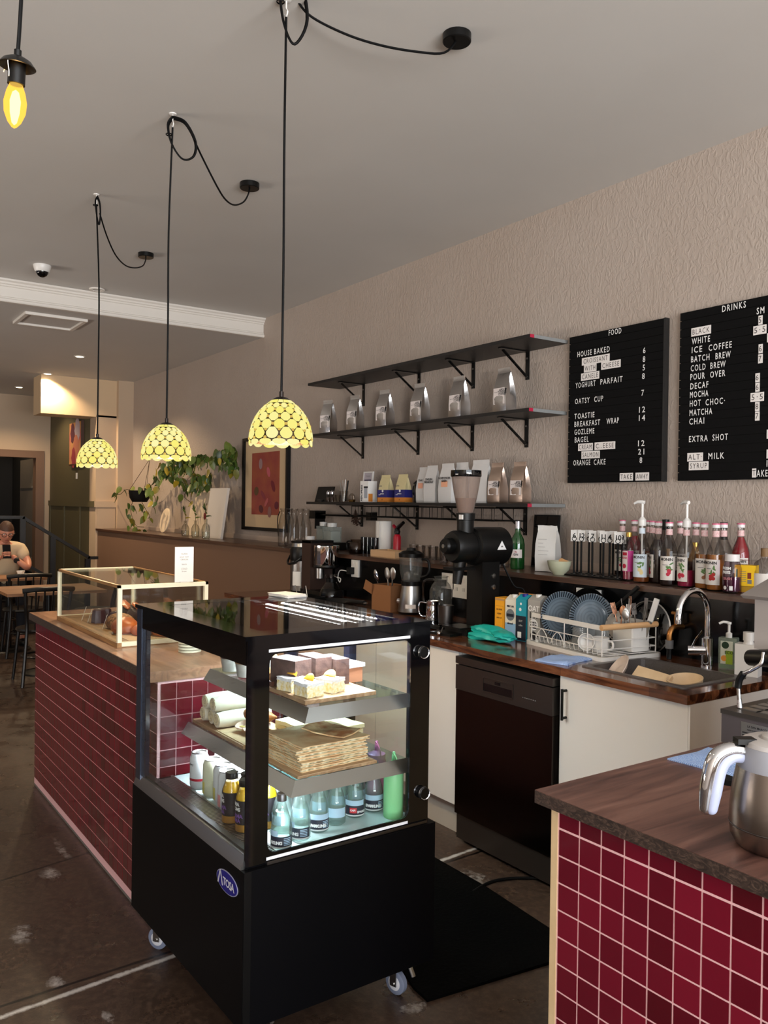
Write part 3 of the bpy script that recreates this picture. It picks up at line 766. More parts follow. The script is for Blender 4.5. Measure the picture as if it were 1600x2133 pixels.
def parfait(p, label, berry):
    t = thing('parfait_cup', label, 'dessert cup', p, 0, 'yoghurt parfaits')
    part('yoghurt', L([(0.0, 0.002), (0.029, 0.002), (0.037, 0.046), (0.0, 0.046)], 24), mat('yoghurt', S(240, 236, 230), 0.5), t)
    part('topping', xf(blob(0.037, 0.037, 0.012, 3, 0.10, 5), Matrix.Translation((0, 0, 0.050))), mat('berry_compote', S(70, 22, 40), 0.4, bump=(90, 0.7)) if berry else mat('granola', S(205, 160, 100), 0.8, bump=(120, 0.9), var=(60, S(150, 105, 60), 0.8)), t)
    part('cup', L([(0.030, 0), (0.0305, 0.0), (0.042, 0.066), (0.0455, 0.067), (0.0455, 0.069)], 24, cap=False), clear_glass, t)
    part('dome_lid', L([(0.047, 0.066), (0.047, 0.072), (0.041, 0.076), (0.030, 0.081), (0.0, 0.083)], 24, cap=False), clear_glass, t)
    return t
parfait(FW(0.640, 0.262, Z1+0.0005), 'lidded cup of yoghurt with purple berry layer, far end of the upper shelf', True)
parfait(FW(0.525, 0.262, Z1+0.0005), 'lidded cup of yoghurt topped with golden granola', False)
parfait(FW(0.600, 0.375, Z1+0.0005), 'lidded granola yoghurt cup set behind the two front ones', False)
tr = thing('cake_tray', 'small brown tray of golden muffins beside the granola cup', 'tray', FW(0.372, 0.290, Z1+0.0005), FTH)
bm = B(); plate_hole(bm, sub_rect(-0.075, 0.075, -0.055, 0.055, 0), sub_rect(-0.070, 0.070, -0.050, 0.050, 0), 0.026); part('rim', bm, mat('tray_brown', S(96, 58, 44), 0.5), tr)
part('bottom', bbox(-0.071, 0.071, -0.051, 0.051, 0.0, 0.004), bpy.data.materials['tray_brown'], tr)
for i, (x, y) in enumerate(((-0.032, -0.02), (0.034, -0.018), (0.0, 0.026))):
    q = tr.matrix_basis @ Vector((x, y, 0.0045))
    solo('muffin', blob(0.030, 0.028, 0.030, 2, 0.12, 10+i, 0.5), mat('muffin_crust', S(206, 150, 78), 0.8, bump=(60, 0.6), var=(30, S(150, 92, 44), 0.7)),
         ('golden muffin at the far end of the small brown tray', 'golden muffin at the near end of the small brown tray', 'golden muffin at the back of the small brown tray')[i], 'muffin', q, (0, 0, i), 'golden muffins')
bx = local_box('cake_box', 0.26, 0.36, 0.482, 0.55, Z1+0.0005, Z1+0.050, mat('terracotta_box', S(206, 140, 104), 0.6), 'terracotta coloured box behind the loaf cakes', 'box')
local_box('paper_packet', 0.25, 0.37, 0.482, 0.55, Z1+0.0505, Z1+0.062, white_plastic, 'flat white packet lying on the terracotta box', 'packet', bev=0.005, rz=0.1)

# lower shelf
local_box('serving_board', 0.39, 0.79, 0.186, 0.40, Z2+0.0005, Z2+0.012, board_m, 'wooden board under the rolled wraps and croissant', 'board')
local_box('baking_sheet', 0.385, 0.60, 0.192, 0.39, Z2+0.0125, Z2+0.0145, kraft, 'sheet of brown paper under the ham croissant', 'paper', bev=0.0)
wrap_m = mat('flour_wrap', S(236, 226, 205), 0.75, bump=(25, 0.35), var=(22, S(222, 206, 176), 0.5))
wlab = ['rolled flour wrap at the front bottom of the wrap stack', 'rolled flour wrap, middle of the bottom layer of the wrap stack', 'rolled flour wrap at the inner end of the bottom layer', 'rolled flour wrap on top of the stack, farther one', 'rolled flour wrap on top of the stack, nearer one']
for i, (a, z, b) in enumerate(((0.735, 0.0, 0.20), (0.678, 0.0, 0.205), (0.621, 0.0, 0.20), (0.707, 0.047, 0.195), (0.650, 0.047, 0.20))):
    bm = B(); pr = []
    for k in range(9):
        t = k/8; pr.append(Vector((0.002*math.sin(5*t+i), 0.20*t, 0.0)))
    tube(bm, pr, [0.024, 0.0275, 0.028, 0.028, 0.0275, 0.028, 0.028, 0.027, 0.022], 14)
    bmesh.ops.translate(bm, verts=bm.verts, vec=(0, 0, 0.028))
    o = tag(part('wrap_roll', bm, wrap_m, None, 0.8, None, FW(a, b, Z2+0.0128+z), (0, 0, FTH)), wlab[i], 'wrap', 'rolled flour wraps')
    cap = B(); pts = [(0.0215*(1-t/26.0)*math.cos(t*0.62), 0.0215*(1-t/26.0)*math.sin(t*0.62)) for t in range(24)]
    part('rolled_end', xf(T([Vector((x, 0, y)) for x, y in pts], 0.0022, 5), Matrix.Translation((0, -0.001, 0.028))), mat('wrap_edge', S(214, 196, 160), 0.8), o)
def croissant_bm(Lh=0.062, r=0.030):
    bm = B(); pts = []; rad = []
    for k in range(29):
        t = k/28*2 - 1
        pts.append(Vector((Lh*t*1.05, 0.020*t*t, 0.0))); rad.append(max(0.004, r*(1-abs(t)**2.2)**0.8*(1 + 0.09*math.sin(k*1.9))))
    tube(bm, pts, rad, 14); bmesh.ops.scale(bm, vec=(1, 1, 0.85), verts=bm.verts)
    zm = min(v.co.z for v in bm.verts); bmesh.ops.translate(bm, verts=bm.verts, vec=(0, 0, -zm)); return bm
crust = mat('croissant_crust', S(188, 112, 52), 0.45, bump=(50, 0.5), var=(24, S(120, 60, 26), 0.8))
cr = thing('ham_croissant', 'split croissant filled with pink ham on the lower shelf', 'croissant', FW(0.50, 0.285, Z2+0.015), FTH+0.35)
part('bottom_half', xf(croissant_bm(0.062, 0.026), Matrix.Diagonal((1, 1, 0.5, 1))), crust, cr)
hm = mat('ham', S(236, 196, 182), 0.5); 
for i, (x, y, r) in enumerate(((-0.035, -0.016, 0.030), (0.01, -0.022, 0.032), (0.04, -0.008, 0.026))):
    part('ham_slice', xf(jitter(L([(0.0, 0), (r, 0.0), (r*1.05, 0.003), (0, 0.004)], 14), 0.0018, i), Matrix.Translation((x, y, 0.022+0.002*i)) @ Matrix.Rotation(0.25, 4, 'X')), hm, cr)
part('cheese_slice', xf(bbox(-0.04, 0.04, -0.034, 0.02, 0, 0.003), Matrix.Translation((0, 0, 0.021)) @ Matrix.Rotation(0.15, 4, 'Z')), mat('cheese', S(248, 222, 130), 0.5), cr)
part('top_half', xf(croissant_bm(0.066, 0.030), Matrix.Translation((0, 0.008, 0.028))), crust, cr)
local_box('serving_board', 0.045, 0.345, 0.186, 0.46, Z2+0.0005, Z2+0.009, board_m, 'wooden board under the stack of flat pastries at the near end', 'board')
local_box('baking_sheet', 0.04, 0.34, 0.18, 0.45, Z2+0.0095, Z2+0.0115, kraft, 'brown paper sheet under the near stack of flat pastries', 'paper', bev=0.0, rz=0.03)
goz_m = mat('griddled_flatbread', S(240, 214, 168), 0.8, bump=(40, 0.4), var=(16, S(206, 140, 88), 0.6))
goz_edge = mat('flatbread_filling', S(150, 140, 105), 0.8, bump=(90, 0.9), var=(70, S(238, 226, 196), 0.95))
rnd = random.Random(5); z = Z2+0.0118
for i in range(7):
    t = thing('flat_pastry', 'flat pastry with herb filling, %s of the near stack' % ('bottom', 'second from the bottom', 'third from the bottom', 'middle layer', 'third from the top', 'second from the top', 'topmost')[i], 'flatbread', FW(0.165+rnd.uniform(-.006, .006), 0.315+rnd.uniform(-.006, .006), z), FTH+rnd.uniform(-0.05, 0.05), 'flat pastries in the near stack')
    def sheet(w, d, h, seed, wav):
        bm = bbox(-w, w, -d, d, 0, h); bmesh.ops.subdivide_edges(bm, edges=[e for e in bm.edges if e.calc_length() > 0.02], cuts=7, use_grid_fill=True)
        for v in bm.verts:
            v.co.z += wav*math.sin(40*v.co.x + seed)*math.cos(33*v.co.y + 2*seed) ; v.co.x += 0.002*math.sin(90*v.co.y+seed); v.co.y += 0.002*math.sin(80*v.co.x+seed)
        return bm
    part('crust', sheet(0.108, 0.118, 0.003, i, 0.0007), goz_m, t, loc=(0, 0, 0.0068))
    part('filling', sheet(0.105, 0.115, 0.0046, i+2, 0.0007), goz_edge, t, loc=(0, 0, 0.0022))
    part('under_crust', sheet(0.107, 0.117, 0.0022, i+5, 0.0007), goz_m, t)
    z += 0.0105
bm = bbox(-0.075, 0.075, -0.055, 0.055, 0, 0.004); bmesh.ops.subdivide_edges(bm, edges=[e for e in bm.edges if e.calc_length() > 0.02], cuts=9, use_grid_fill=True)
for v in bm.verts: v.co.z += 0.0035*(1+math.sin(50*v.co.x)*math.cos(45*v.co.y)) + 0.2*max(0, -0.03-v.co.x); v.co.y += 0.004*math.sin(60*v.co.x)
solo('folded_crepe', bm, mat('browned_crepe', S(238, 210, 160), 0.7, bump=(40, 0.5), var=(26, S(168, 92, 40), 0.9)), 'browned folded crepe lying on top of the near pastry stack', 'crepe', FW(0.145, 0.36, z+0.002), (0, 0, FTH+0.5))
z = Z2+0.001
for i in range(3):
    bm = sheet(0.115, 0.10, 0.013, i+11, 0.002); o = solo('soft_flatbread', bm, mat('soft_flatbread', S(244, 226, 178), 0.8, bump=(30, 0.4), var=(12, S(232, 196, 120), 0.6)),
        ('bottom', 'middle', 'topmost')[i] + ' soft yellow flatbread in the pile behind the corner post', 'flatbread', FW(0.42-0.01*i, 0.475, z), (0, 0, FTH+0.05*i), 'soft yellow flatbreads'); z += 0.0165

# drinks on the deck
def can(p, label, cols, rz, text=None, stripe=None, blob_c=None, tcol=None, group='slim drink cans'):
    t = thing('drink_can', label, 'can', p, rz, group)
    R = 0.0315
    part('body', L([(0.0, 0.004), (0.023, 0.0), (0.026, 0.002), (R, 0.012), (R, 0.104), (0.0265, 0.117), (0.0262, 0.120)], 28, cap=False), cols, t)
    part('lid', L([(0.0262, 0.119), (0.027, 0.1225), (0.0245, 0.1225), (0.0235, 0.118), (0.0, 0.118)], 28, cap=False), bpy.data.materials['brushed_steel'], t)
    part('ring_pull', xf(L([(0.006, 0), (0.010, 0), (0.010, 0.0012), (0.006, 0.0012), (0.006, 0)], 14, cap=False), Matrix.Translation((0.004, 0, 0.1186))), bpy.data.materials['brushed_steel'], t)
    if stripe: part('stripe', arc_patch(R, -PI*0.75, PI*0.25, 0.030, 0.038, 24), stripe, t)
    if blob_c: part('print', arc_patch(R, -PI*0.5-0.55, -PI*0.5+0.75, 0.012 if blob_c[1] else 0.040, 0.050 if blob_c[1] else 0.070, 12), blob_c[0], t)
    for s, sz, zz, off in (text or []):
        bm = cyl_wrap(text_bm(s, sz, bold=0.0002), R+0.0009, zz, -PI/2-0.75+off); part('lettering', bm, tcol or ink, t)
    return t
c_white = mat('can_white', S(226, 230, 234), 0.3); c_yel = mat('can_pale_yellow', S(224, 226, 196), 0.3); c_silver = mat('can_silver', S(186, 190, 196), 0.3, 0.6)
can(FW(0.655, 0.155, Z0), 'white drink can with red band and black lettering, first in the front row', c_white, -0.55, [('the', 0.010, 0.094, 0), ('extraordinary', 0.0105, 0.082, 0), ('dry', 0.010, 0.071, 0), ('one', 0.010, 0.060, 0)], mat('can_red', S(176, 26, 52), 0.35))
can(FW(0.560, 0.160, Z0), 'pale can fading to yellow, second in the front row', c_yel, -0.5, [('lemon', 0.010, 0.045, 0.1)], None, (mat('can_lemon', S(222, 212, 110), 0.35), True))
can(FW(0.488, 0.165, Z0), 'white and yellow can with faint print, third in the front row', c_white, -0.5, [('ginger', 0.010, 0.052, 0), ('JUICE', 0.011, 0.038, 0)], None, (bpy.data.materials['can_lemon'], True), mat('gold_ink', S(190, 180, 90), 0.5))
can(FW(0.420, 0.150, Z0), 'white can with pink foot, fourth in the front row', c_white, -0.4, None, None, (mat('can_pink', S(236, 160, 160), 0.35), True))
can(FW(0.362, 0.150, Z0), 'silver kombucha can with purple flower print', c_silver, -0.5, [('KOMBUCHA', 0.0125, 0.070, -0.2), ('bloom', 0.009, 0.022, 0.2)], None, (mat('can_purple', S(140, 110, 190), 0.35), False))
for i in range(5):
    can(FW(0.655-0.08*i, 0.245+0.005*i, Z0), 'plain white can in the second row, %s from the far end' % ('first', 'second', 'third', 'fourth', 'fifth')[i], c_white, 0.3*i, group='white cans in the second row')
juice_m = mat('orange_juice', S(252, 196, 16), 0.3); dark_label = mat('juice_label', S(24, 20, 26), 0.5); purple = mat('label_purple', S(122, 84, 160), 0.5); amber_base = mat('amber_juice_base', S(196, 140, 60), 0.3)
def juice(p, rz, label):
    t = thing('juice_bottle', label, 'bottle', p, rz, 'yellow juice bottles'); R = 0.028
    part('juice', L([(0.0, 0.002), (R-0.002, 0.002), (R-0.001, 0.008), (R-0.001, 0.100), (0.018, 0.124), (0.0, 0.124)], 24), juice_m, t)
    part('bottle_shell', L([(0.0, 0), (R, 0.0), (R+0.001, 0.006), (R+0.001, 0.100), (0.0195, 0.126), (0.0175, 0.136)], 24, cap=False), clear_glass, t)
    part('cap', L([(0.0, 0.150), (0.0185, 0.150), (0.0195, 0.148), (0.0195, 0.132), (0.0, 0.132)], 24), black_satin, t)
    part('wrap_label', L([(R+0.0016, 0.024), (R+0.0016, 0.094)], 28, cap=False), dark_label, t)
    part('foot_band', L([(R+0.0014, 0.003), (R+0.0014, 0.023)], 28, cap=False), amber_base, t)
    for s, sz, zz, m in (('EMMA', 0.0155, 0.078, print_white), ('&TOMS', 0.0140, 0.064, print_white), ('KARMA', 0.0160, 0.044, purple), ('RAMA', 0.0170, 0.030, purple)):
        part('lettering', cyl_wrap(text_bm(s, sz, spacing=0.9, bold=0.0005), R+0.0024, zz, -PI/2-0.62), m, t)
    return t
j0 = juice(FW(0.286, 0.150, Z0), -0.45, 'yellow juice bottle with black label behind the corner post, nearer one')
clone(j0, FW(0.318, 0.115, Z0), FTH-0.50, 'yellow juice bottle with black label standing next to the kombucha can')
clone(j0, FW(0.232, 0.118, Z0), -0.2, 'yellow juice bottle with black label mostly hidden by the corner post')
clone(j0, FW(0.222, 0.185, Z0), 0.2, 'yellow juice bottle seen between the clear water bottles')
wglass = glass('water_bottle_glass', (0.93, 0.98, 0.96), 0.35, body=(*S(205, 226, 222)[:3], 0.10)); water = glass('sparkling_water', (0.95, 0.99, 0.98), 0.2, 0.05)
cap_al = mat('aluminium_cap', S(190, 190, 196), 0.3, 1.0); navy_lab = mat('navy_label', S(34, 38, 56), 0.5); blue_lab = mat('pale_blue_label', S(176, 204, 226), 0.6); redlab = mat('red_label', S(206, 44, 54), 0.5)
def water_bottle(p, rz, label, kind, s=1.0):
    t = thing('water_bottle', label, 'bottle', p, rz, 'small clear water bottles'); R = 0.0305
    sh = [(0.0, 0.003), (0.024, 0.0), (R, 0.006), (R, 0.058), (0.027, 0.078), (0.0175, 0.106), (0.0125, 0.124), (0.0125, 0.140)]
    part('glass', L(sh, 24, cap=False), wglass, t)
    part('water', L([(0.0, 0.006), (0.026, 0.006), (0.0285, 0.010), (0.0285, 0.058), (0.025, 0.078), (0.0165, 0.104), (0.0, 0.104)], 20), water, t)
    part('cap', L([(0.0138, 0.132), (0.0145, 0.134), (0.0138, 0.138), (0.0145, 0.141), (0.0138, 0.145), (0.0142, 0.152), (0.012, 0.154), (0.0, 0.154)], 20), cap_al, t)
    if kind == 'back':
        part('label', arc_patch(R, -PI/2-1.0, -PI/2+1.0, 0.026, 0.054, 14), blue_lab, t)
    else:
        part('label', arc_patch(R, -PI/2-1.2, -PI/2+1.25, 0.012, 0.040, 16), navy_lab, t)
        part('label_foot', arc_patch(R, -PI/2-1.2, -PI/2+1.25, 0.008, 0.012, 16), print_white, t)
        part('label_top', arc_patch(R, -PI/2-1.2, -PI/2+(-0.3 if kind == 'front' else 1.0), 0.040, 0.056, 12), blue_lab, t)
        if kind == 'red':
            part('label_badge', arc_patch(R, -PI/2-0.55, -PI/2+0.15, 0.018, 0.034, 8, 0.0012), redlab, t)
            part('lettering', cyl_wrap(text_bm('CAPI', 0.008, bold=0.0003), R+0.002, 0.024, -PI/2-0.5), print_white, t)
            part('lettering', cyl_wrap(text_bm('SPARKLING', 0.009, bold=0.0004), R+0.0015, 0.018, -PI/2+0.2), print_white, t)
        else:
            part('lettering', cyl_wrap(text_bm('SPARKLING', 0.012, spacing=0.85, bold=0.0007), R+0.0015, 0.019, -PI/2-1.6 if kind == 'front' else -PI/2-1.1), print_white, t)
            for k in range(5): part('small_print', arc_patch(R, -PI/2+0.25, -PI/2+0.95, 0.016+0.0045*k, 0.018+0.0045*k, 6, 0.0012), blue_lab, t)
    return t
rows = [((0.128, 0.098), 'back', 0.2, 'clear water bottle half hidden behind the corner post, first of the front row'), ((0.062, 0.146), 'front', 0.45, 'clear water bottle with navy label at the glass corner, second of the front row'),
        ((0.088, 0.222), 'front', 0.2, 'clear water bottle with navy label, third of the front row'), ((0.112, 0.298), 'mid', 0.6, 'clear water bottle whose navy label reads sideways, fourth of the front row'),
        ((0.130, 0.370), 'back', 0.5, 'clear water bottle with plain pale blue label, fifth of the front row'), ((0.150, 0.452), 'red', 0.45, 'clear water bottle with a red badge on its navy label'),
        ((0.156, 0.528), 'mid', 0.6, 'clear water bottle beside the pale green squeeze bottle, last of the front row')]
wb = {}
for (a, b), kind, rz, lab in rows:
    if kind in wb: clone(wb[kind], FW(a, b, Z0), rz+0.6, lab)
    else: wb[kind] = water_bottle(FW(a, b, Z0), rz+0.6, lab, kind)
for i, (a, b) in enumerate(((0.165, 0.205), (0.185, 0.285), (0.200, 0.360), (0.215, 0.435), (0.228, 0.51))):
    clone(wb['back'], FW(a, b, Z0), 0.4*i, 'clear water bottle in the row behind, %s from the corner post' % ('first', 'second', 'third', 'fourth', 'fifth')[i])
def squeeze(p, label, col, h):
    m = mat('squeeze_'+label.split()[0]+label.split()[1], col, 0.4); t = thing('squeeze_bottle', label, 'bottle', p, 0, 'pastel squeeze bottles')
    part('body', L([(0.0, 0), (0.029, 0.0), (0.031, 0.003), (0.031, h-0.012), (0.027, h), (0.0, h)], 28), m, t)
    part('nozzle', L([(0.029, h-0.002), (0.029, h+0.010), (0.016, h+0.016), (0.008, h+0.020), (0.0045, h+0.050), (0.0, h+0.052)], 20), m, t)
    part('cap_strap', T([(0.0, -0.006, h+0.046), (0.02, -0.012, h+0.050), (0.034, -0.01, h+0.030), (0.03, -0.004, h+0.006)], 0.0018, 6, n=5), m, t)
    return t
squeeze(FW(0.078, 0.548, Z0), 'pale green squeeze bottle in the near back corner of the fridge', S(150, 226, 160), 0.150)
squeeze(FW(0.205, 0.572, Z0), 'pink squeeze bottle standing behind the water bottles', S(224, 130, 178), 0.150)

# on top of the fridge
nk = FW(0.80, 0.567, FZT)
for i in range(6):
    o = solo('paper_napkin', bbox(-0.062, 0.062, -0.044, 0.044, 0, 0.0016), paper, ('bottom', 'second', 'third', 'fourth', 'fifth', 'topmost')[i]+' white napkin of the small pile on the fridge top', 'napkin', nk + Vector((0.003*math.sin(i), 0.002*math.cos(2*i), 0.0005+0.002*i)), (0, 0, FTH+0.12+0.05*math.sin(3*i)), 'napkins on the fridge top')

# ================================================================ PASTRY CASE ON THE COUNTER
CX0, CX1, CY0, CY1, CZ0, CZT = -4.425, -3.443, 1.079, 1.472, 0.93, 1.187
pc = thing('pastry_case', 'cream framed glass pastry case on the tiled counter', 'display case', ((CX0+CX1)/2, (CY0+CY1)/2, CZ0))
w, d, h = (CX1-CX0)/2, (CY1-CY0)/2, CZT-CZ0
oak = wood('case_oak', [S(104, 72, 40), S(150, 108, 62), S(176, 132, 82)], (0.8, 9, 9), 5, 5, 0.4)
t_ = 0.017
for x in (-w, w-t_):
    bm = B()
    for y0, y1, z0, z1 in ((-d, -d+t_, 0.020, h), (d-t_, d, 0.020, h), (-d+t_, d-t_, h-t_, h), (-d+t_, d-t_, 0.004, 0.022)):
        box(bm, x, x+t_, y0, y1, z0, z1)
    part('end_frame', bm, cream_metal, pc, 0.3)
part('base_board', bbox(-w+0.002, w-0.002, -d-0.002, d, 0.0, 0.020, 0.002), oak, pc)
part('top_rail', bbox(-w, w, -d, -d+0.012, h-0.012, h, 0.001), oak, pc); part('top_rail', bbox(-w, w, d-0.012, d, h-0.012, h, 0.001), oak, pc)
for bx in ((-w+0.005, w-0.005, -d+0.004, -d+0.007, 0.02, h-0.012), (-w+0.005, w-0.005, -d+0.012, d-0.012, h-0.006, h-0.003), (w-0.011, w-0.008, -d+t_, d-t_, 0.022, h-t_), (-w+0.008, -w+0.011, -d+t_, d-t_, 0.022, h-t_)):
    part('pane', bbox(*bx), pane_glass, pc)
part('back_door', bbox(-w+0.02, 0.02, d-0.008, d-0.005, 0.022, h-0.012), pane_glass, pc)
part('back_door', bbox(-0.02, w-0.02, d-0.015, d-0.012, 0.022, h-0.012), pane_glass, pc)
choc = mat('chocolate_cake', S(40, 22, 20), 0.6, bump=(50, 0.6)); beet = mat('dark_canele', S(58, 20, 22), 0.35, bump=(40, 0.3))
bun = mat('baked_bun', S(186, 98, 44), 0.4, var=(10, S(140, 62, 26), 0.7)); seed_m = mat('seeded_crust', S(196, 138, 84), 0.75, bump=(110, 1.0), var=(90, S(60, 40, 28), 0.9))
def pz(x, y): return Vector(((CX0+CX1)/2 + x, (CY0+CY1)/2 + y, CZ0+0.0205))
def canele_bm(s=1.0):
    bm = B(); lathe(bm, [(0.0, 0), (0.030*s, 0.0), (0.028*s, 0.03*s), (0.024*s, 0.052*s), (0.018*s, 0.056*s), (0.0, 0.051*s)], 24)
    for v in bm.verts:
        a = math.atan2(v.co.y, v.co.x); k = 1 + 0.07*math.cos(8*a); v.co.x *= k; v.co.y *= k
    return bm
for i, (x, y, lab) in enumerate(((-0.14, -0.09, 'dark glossy canele just behind the second price card'), (-0.235, -0.03, 'dark glossy canele at the far end of the pastry case'), (-0.08, -0.03, 'dark glossy canele beside the seeded roll'), (0.27, 0.06, 'dark red canele behind the near bun'))):
    solo('canele', canele_bm(1.0 if i else 1.15), beet, lab, 'cake', pz(x, y), (0, 0, i*0.3), 'dark glossy caneles')
for i, (x, y, sz, lab) in enumerate(((-0.24, 0.08, 0.06, 'big dark chocolate cake piece with biscuit on top, farther one'), (-0.08, 0.09, 0.065, 'big dark chocolate cake piece with biscuit on top, nearer one'))):
    t = thing('chocolate_cake', lab, 'cake', pz(x, y), 0.3*i, 'chocolate cake pieces')
    part('cake_body', blob(sz, sz*0.8, sz*0.75, 3, 0.12, 3+i, 0.5), choc, t)
    part('biscuit', xf(blob(0.055, 0.022, 0.010, 2, 0.15, 9+i), Matrix.Translation((0.0, -0.01, sz*1.14)) @ Matrix.Rotation(0.3, 4, 'Y')), bun, t)
solo('seeded_roll', blob(0.085, 0.052, 0.046, 3, 0.05, 8, 0.5), seed_m, 'oval seeded bread roll in the middle of the pastry case', 'bread roll', pz(0.10, -0.06), (0, 0, 0.4))
for i, (x, y, s, lab) in enumerate(((0.235, -0.085, 0.062, 'shiny brown bun nearest the front glass'), (0.335, -0.045, 0.042, 'small shiny bun behind the last price card'), (0.40, 0.05, 0.062, 'large shiny brioche bun at the near end'), (0.30, 0.0, 0.04, 'small round bun between the larger ones'), (0.42, -0.075, 0.045, 'shiny bun tucked in the near front corner'))):
    if i == 4: continue
    solo('brioche_bun', blob(s*1.15, s*0.95, s*0.72, 3, 0.04, 20+i, 0.45), bun if i != 3 else seed_m, lab, 'bun', pz(x, y), (0, 0, 0.5*i), 'brown buns')
solo('kraft_liner', bbox(-0.10, 0.10, -0.14, 0.14, 0, 0.0015), kraft, 'sheet of brown paper under the near buns of the pastry case', 'paper', pz(0.36, 0.0) - Vector((0, 0, 0.0004)))
def price_card(x, y, lab, lines):
    t = thing('price_card', lab, 'price card', pz(x, y), -0.35, 'small price cards')
    M = Matrix.Rotation(-0.30, 4, 'X')
    bm = B(); prism(bm, [(-0.021, 0.008), (0.021, 0.008), (0.021, 0.066), (-0.021, 0.066)], 0.0012, M @ Matrix.Rotation(PI/2, 4, 'X')); prism(bm, [(-0.021, 0.0), (-0.009, 0.0), (-0.009, 0.008), (-0.021, 0.008)], 0.0012, M @ Matrix.Rotation(PI/2, 4, 'X')); prism(bm, [(0.012, 0.0), (0.018, 0.0), (0.018, 0.008), (0.012, 0.008)], 0.0012, M @ Matrix.Rotation(PI/2, 4, 'X'))
    part('card', bm, paper, t)
    for s, zz in lines:
        part('lettering', xf(text_bm(s, 0.010, 'CENTER', bold=0.0002), M @ Matrix.Translation((0, -0.0019, zz)) @ Matrix.Rotation(PI/2, 4, 'X')), ink, t)
for x, lab, ln in ((-0.265, 'small white price card farthest along the pastry case', [('canele', 0.046), ('5', 0.026)]), (-0.165, 'small white price card in front of the dark caneles', [('choc', 0.046), ('8', 0.026)]), (0.075, 'small white price card in front of the seeded roll', [('roll', 0.042)]), (0.225, 'small white price card in front of the nearest bun', [('brioche', 0.044), ('$6', 0.024)])):
    price_card(x, -0.135, lab, ln)
mc = thing('menu_card', 'tall white menu card standing on the near end of the pastry case', 'menu card', (-3.470, 1.371, CZT), 0.0)
part('card', bbox(-0.0012, 0.0012, -0.042, 0.042, 0, 0.152), paper, mc)
for s, zz in (('FILTER', 0.118), ('pour over', 0.106), ('ORIGIN', 0.094), ('batch', 0.074), ('COLD', 0.054), ('brew', 0.044)):
    part('lettering', xf(text_bm(s, 0.010, 'CENTER'), frame_M((0.0018, 0, zz), (0, 1, 0), (0, 0, 1))), ink_grey, mc)
part('stand', bbox(-0.012, 0.012, -0.02, 0.02, 0, 0.003), white_plastic, mc)
# takeaway lids stacked on the counter behind the fridge glass
ld0 = None
for i in range(9):
    p = Vector((-3.22, 1.30, 0.9302 + 0.0115*i))
    if ld0 is None:
        ld0 = solo('cup_lid', L([(0.044, 0), (0.046, 0.002), (0.044, 0.008), (0.038, 0.010), (0.034, 0.0075), (0.0, 0.0075)], 24, cap=False), cream_metal, 'cream takeaway lid, bottom of the stack behind the fridge glass', 'lid', p, group='stacked takeaway lids')
    else: clone(ld0, p, 0, 'cream takeaway lid, number %s up in the stack behind the fridge glass' % ('two', 'three', 'four', 'five', 'six', 'seven', 'eight', 'nine')[i-1])

# ================================================================ PENDANT LAMPS
def in_plane(px, py, p0, n):
    d = Vector(ray(px, py)); o = Vector((0, 0, CAM_H)); n = Vector(n)
    return o + d*((Vector(p0) - o).dot(n)/d.dot(n))
pane_m = bpy.data.materials.new('leaded_glass_lit'); pane_m.use_nodes = True
_nt = pane_m.node_tree; _nt.nodes.clear()
_o = _nt.nodes.new('ShaderNodeOutputMaterial'); _e = _nt.nodes.new('ShaderNodeEmission'); _oi = _nt.nodes.new('ShaderNodeObjectInfo'); _rp = _nt.nodes.new('ShaderNodeValToRGB')
_rp.color_ramp.elements[0].color = S(252, 240, 120); _rp.color_ramp.elements[1].color = S(255, 248, 176)
_nt.links.new(_oi.outputs['Random'], _rp.inputs['Fac']); _nt.links.new(_rp.outputs['Color'], _e.inputs[0]); _e.inputs[1].default_value = 1.22; _nt.links.new(_e.outputs[0], _o.inputs[0])
jewel_m = emission('amber_jewels_lit', S(255, 214, 110), 0.9)
lead_m = mat('lead_came', S(52, 36, 20), 0.5, 0.6)
bronze = mat('dark_bronze_cap', S(38, 30, 27), 0.35, 0.5)
SH_R, SH_H = 0.107, 0.150
_prof = [(0.0, 1.0), (0.16, 0.995), (0.34, 0.95), (0.52, 0.865), (0.68, 0.745), (0.82, 0.585), (0.93, 0.41), (1.0, 0.28)]
def shade_r(t):
    for (a, ra), (b, rb_) in zip(_prof, _prof[1:]):
        if t <= b: return SH_R*(ra + (rb_-ra)*(t-a)/(b-a))
    return SH_R*_prof[-1][1]
NP = 14
def shade_pt(ang, t, off=0.0):
    r = shade_r(max(0.0, min(1.0, t))) + off
    return Vector((r*math.cos(ang), r*math.sin(ang), t*SH_H + off*0.4))
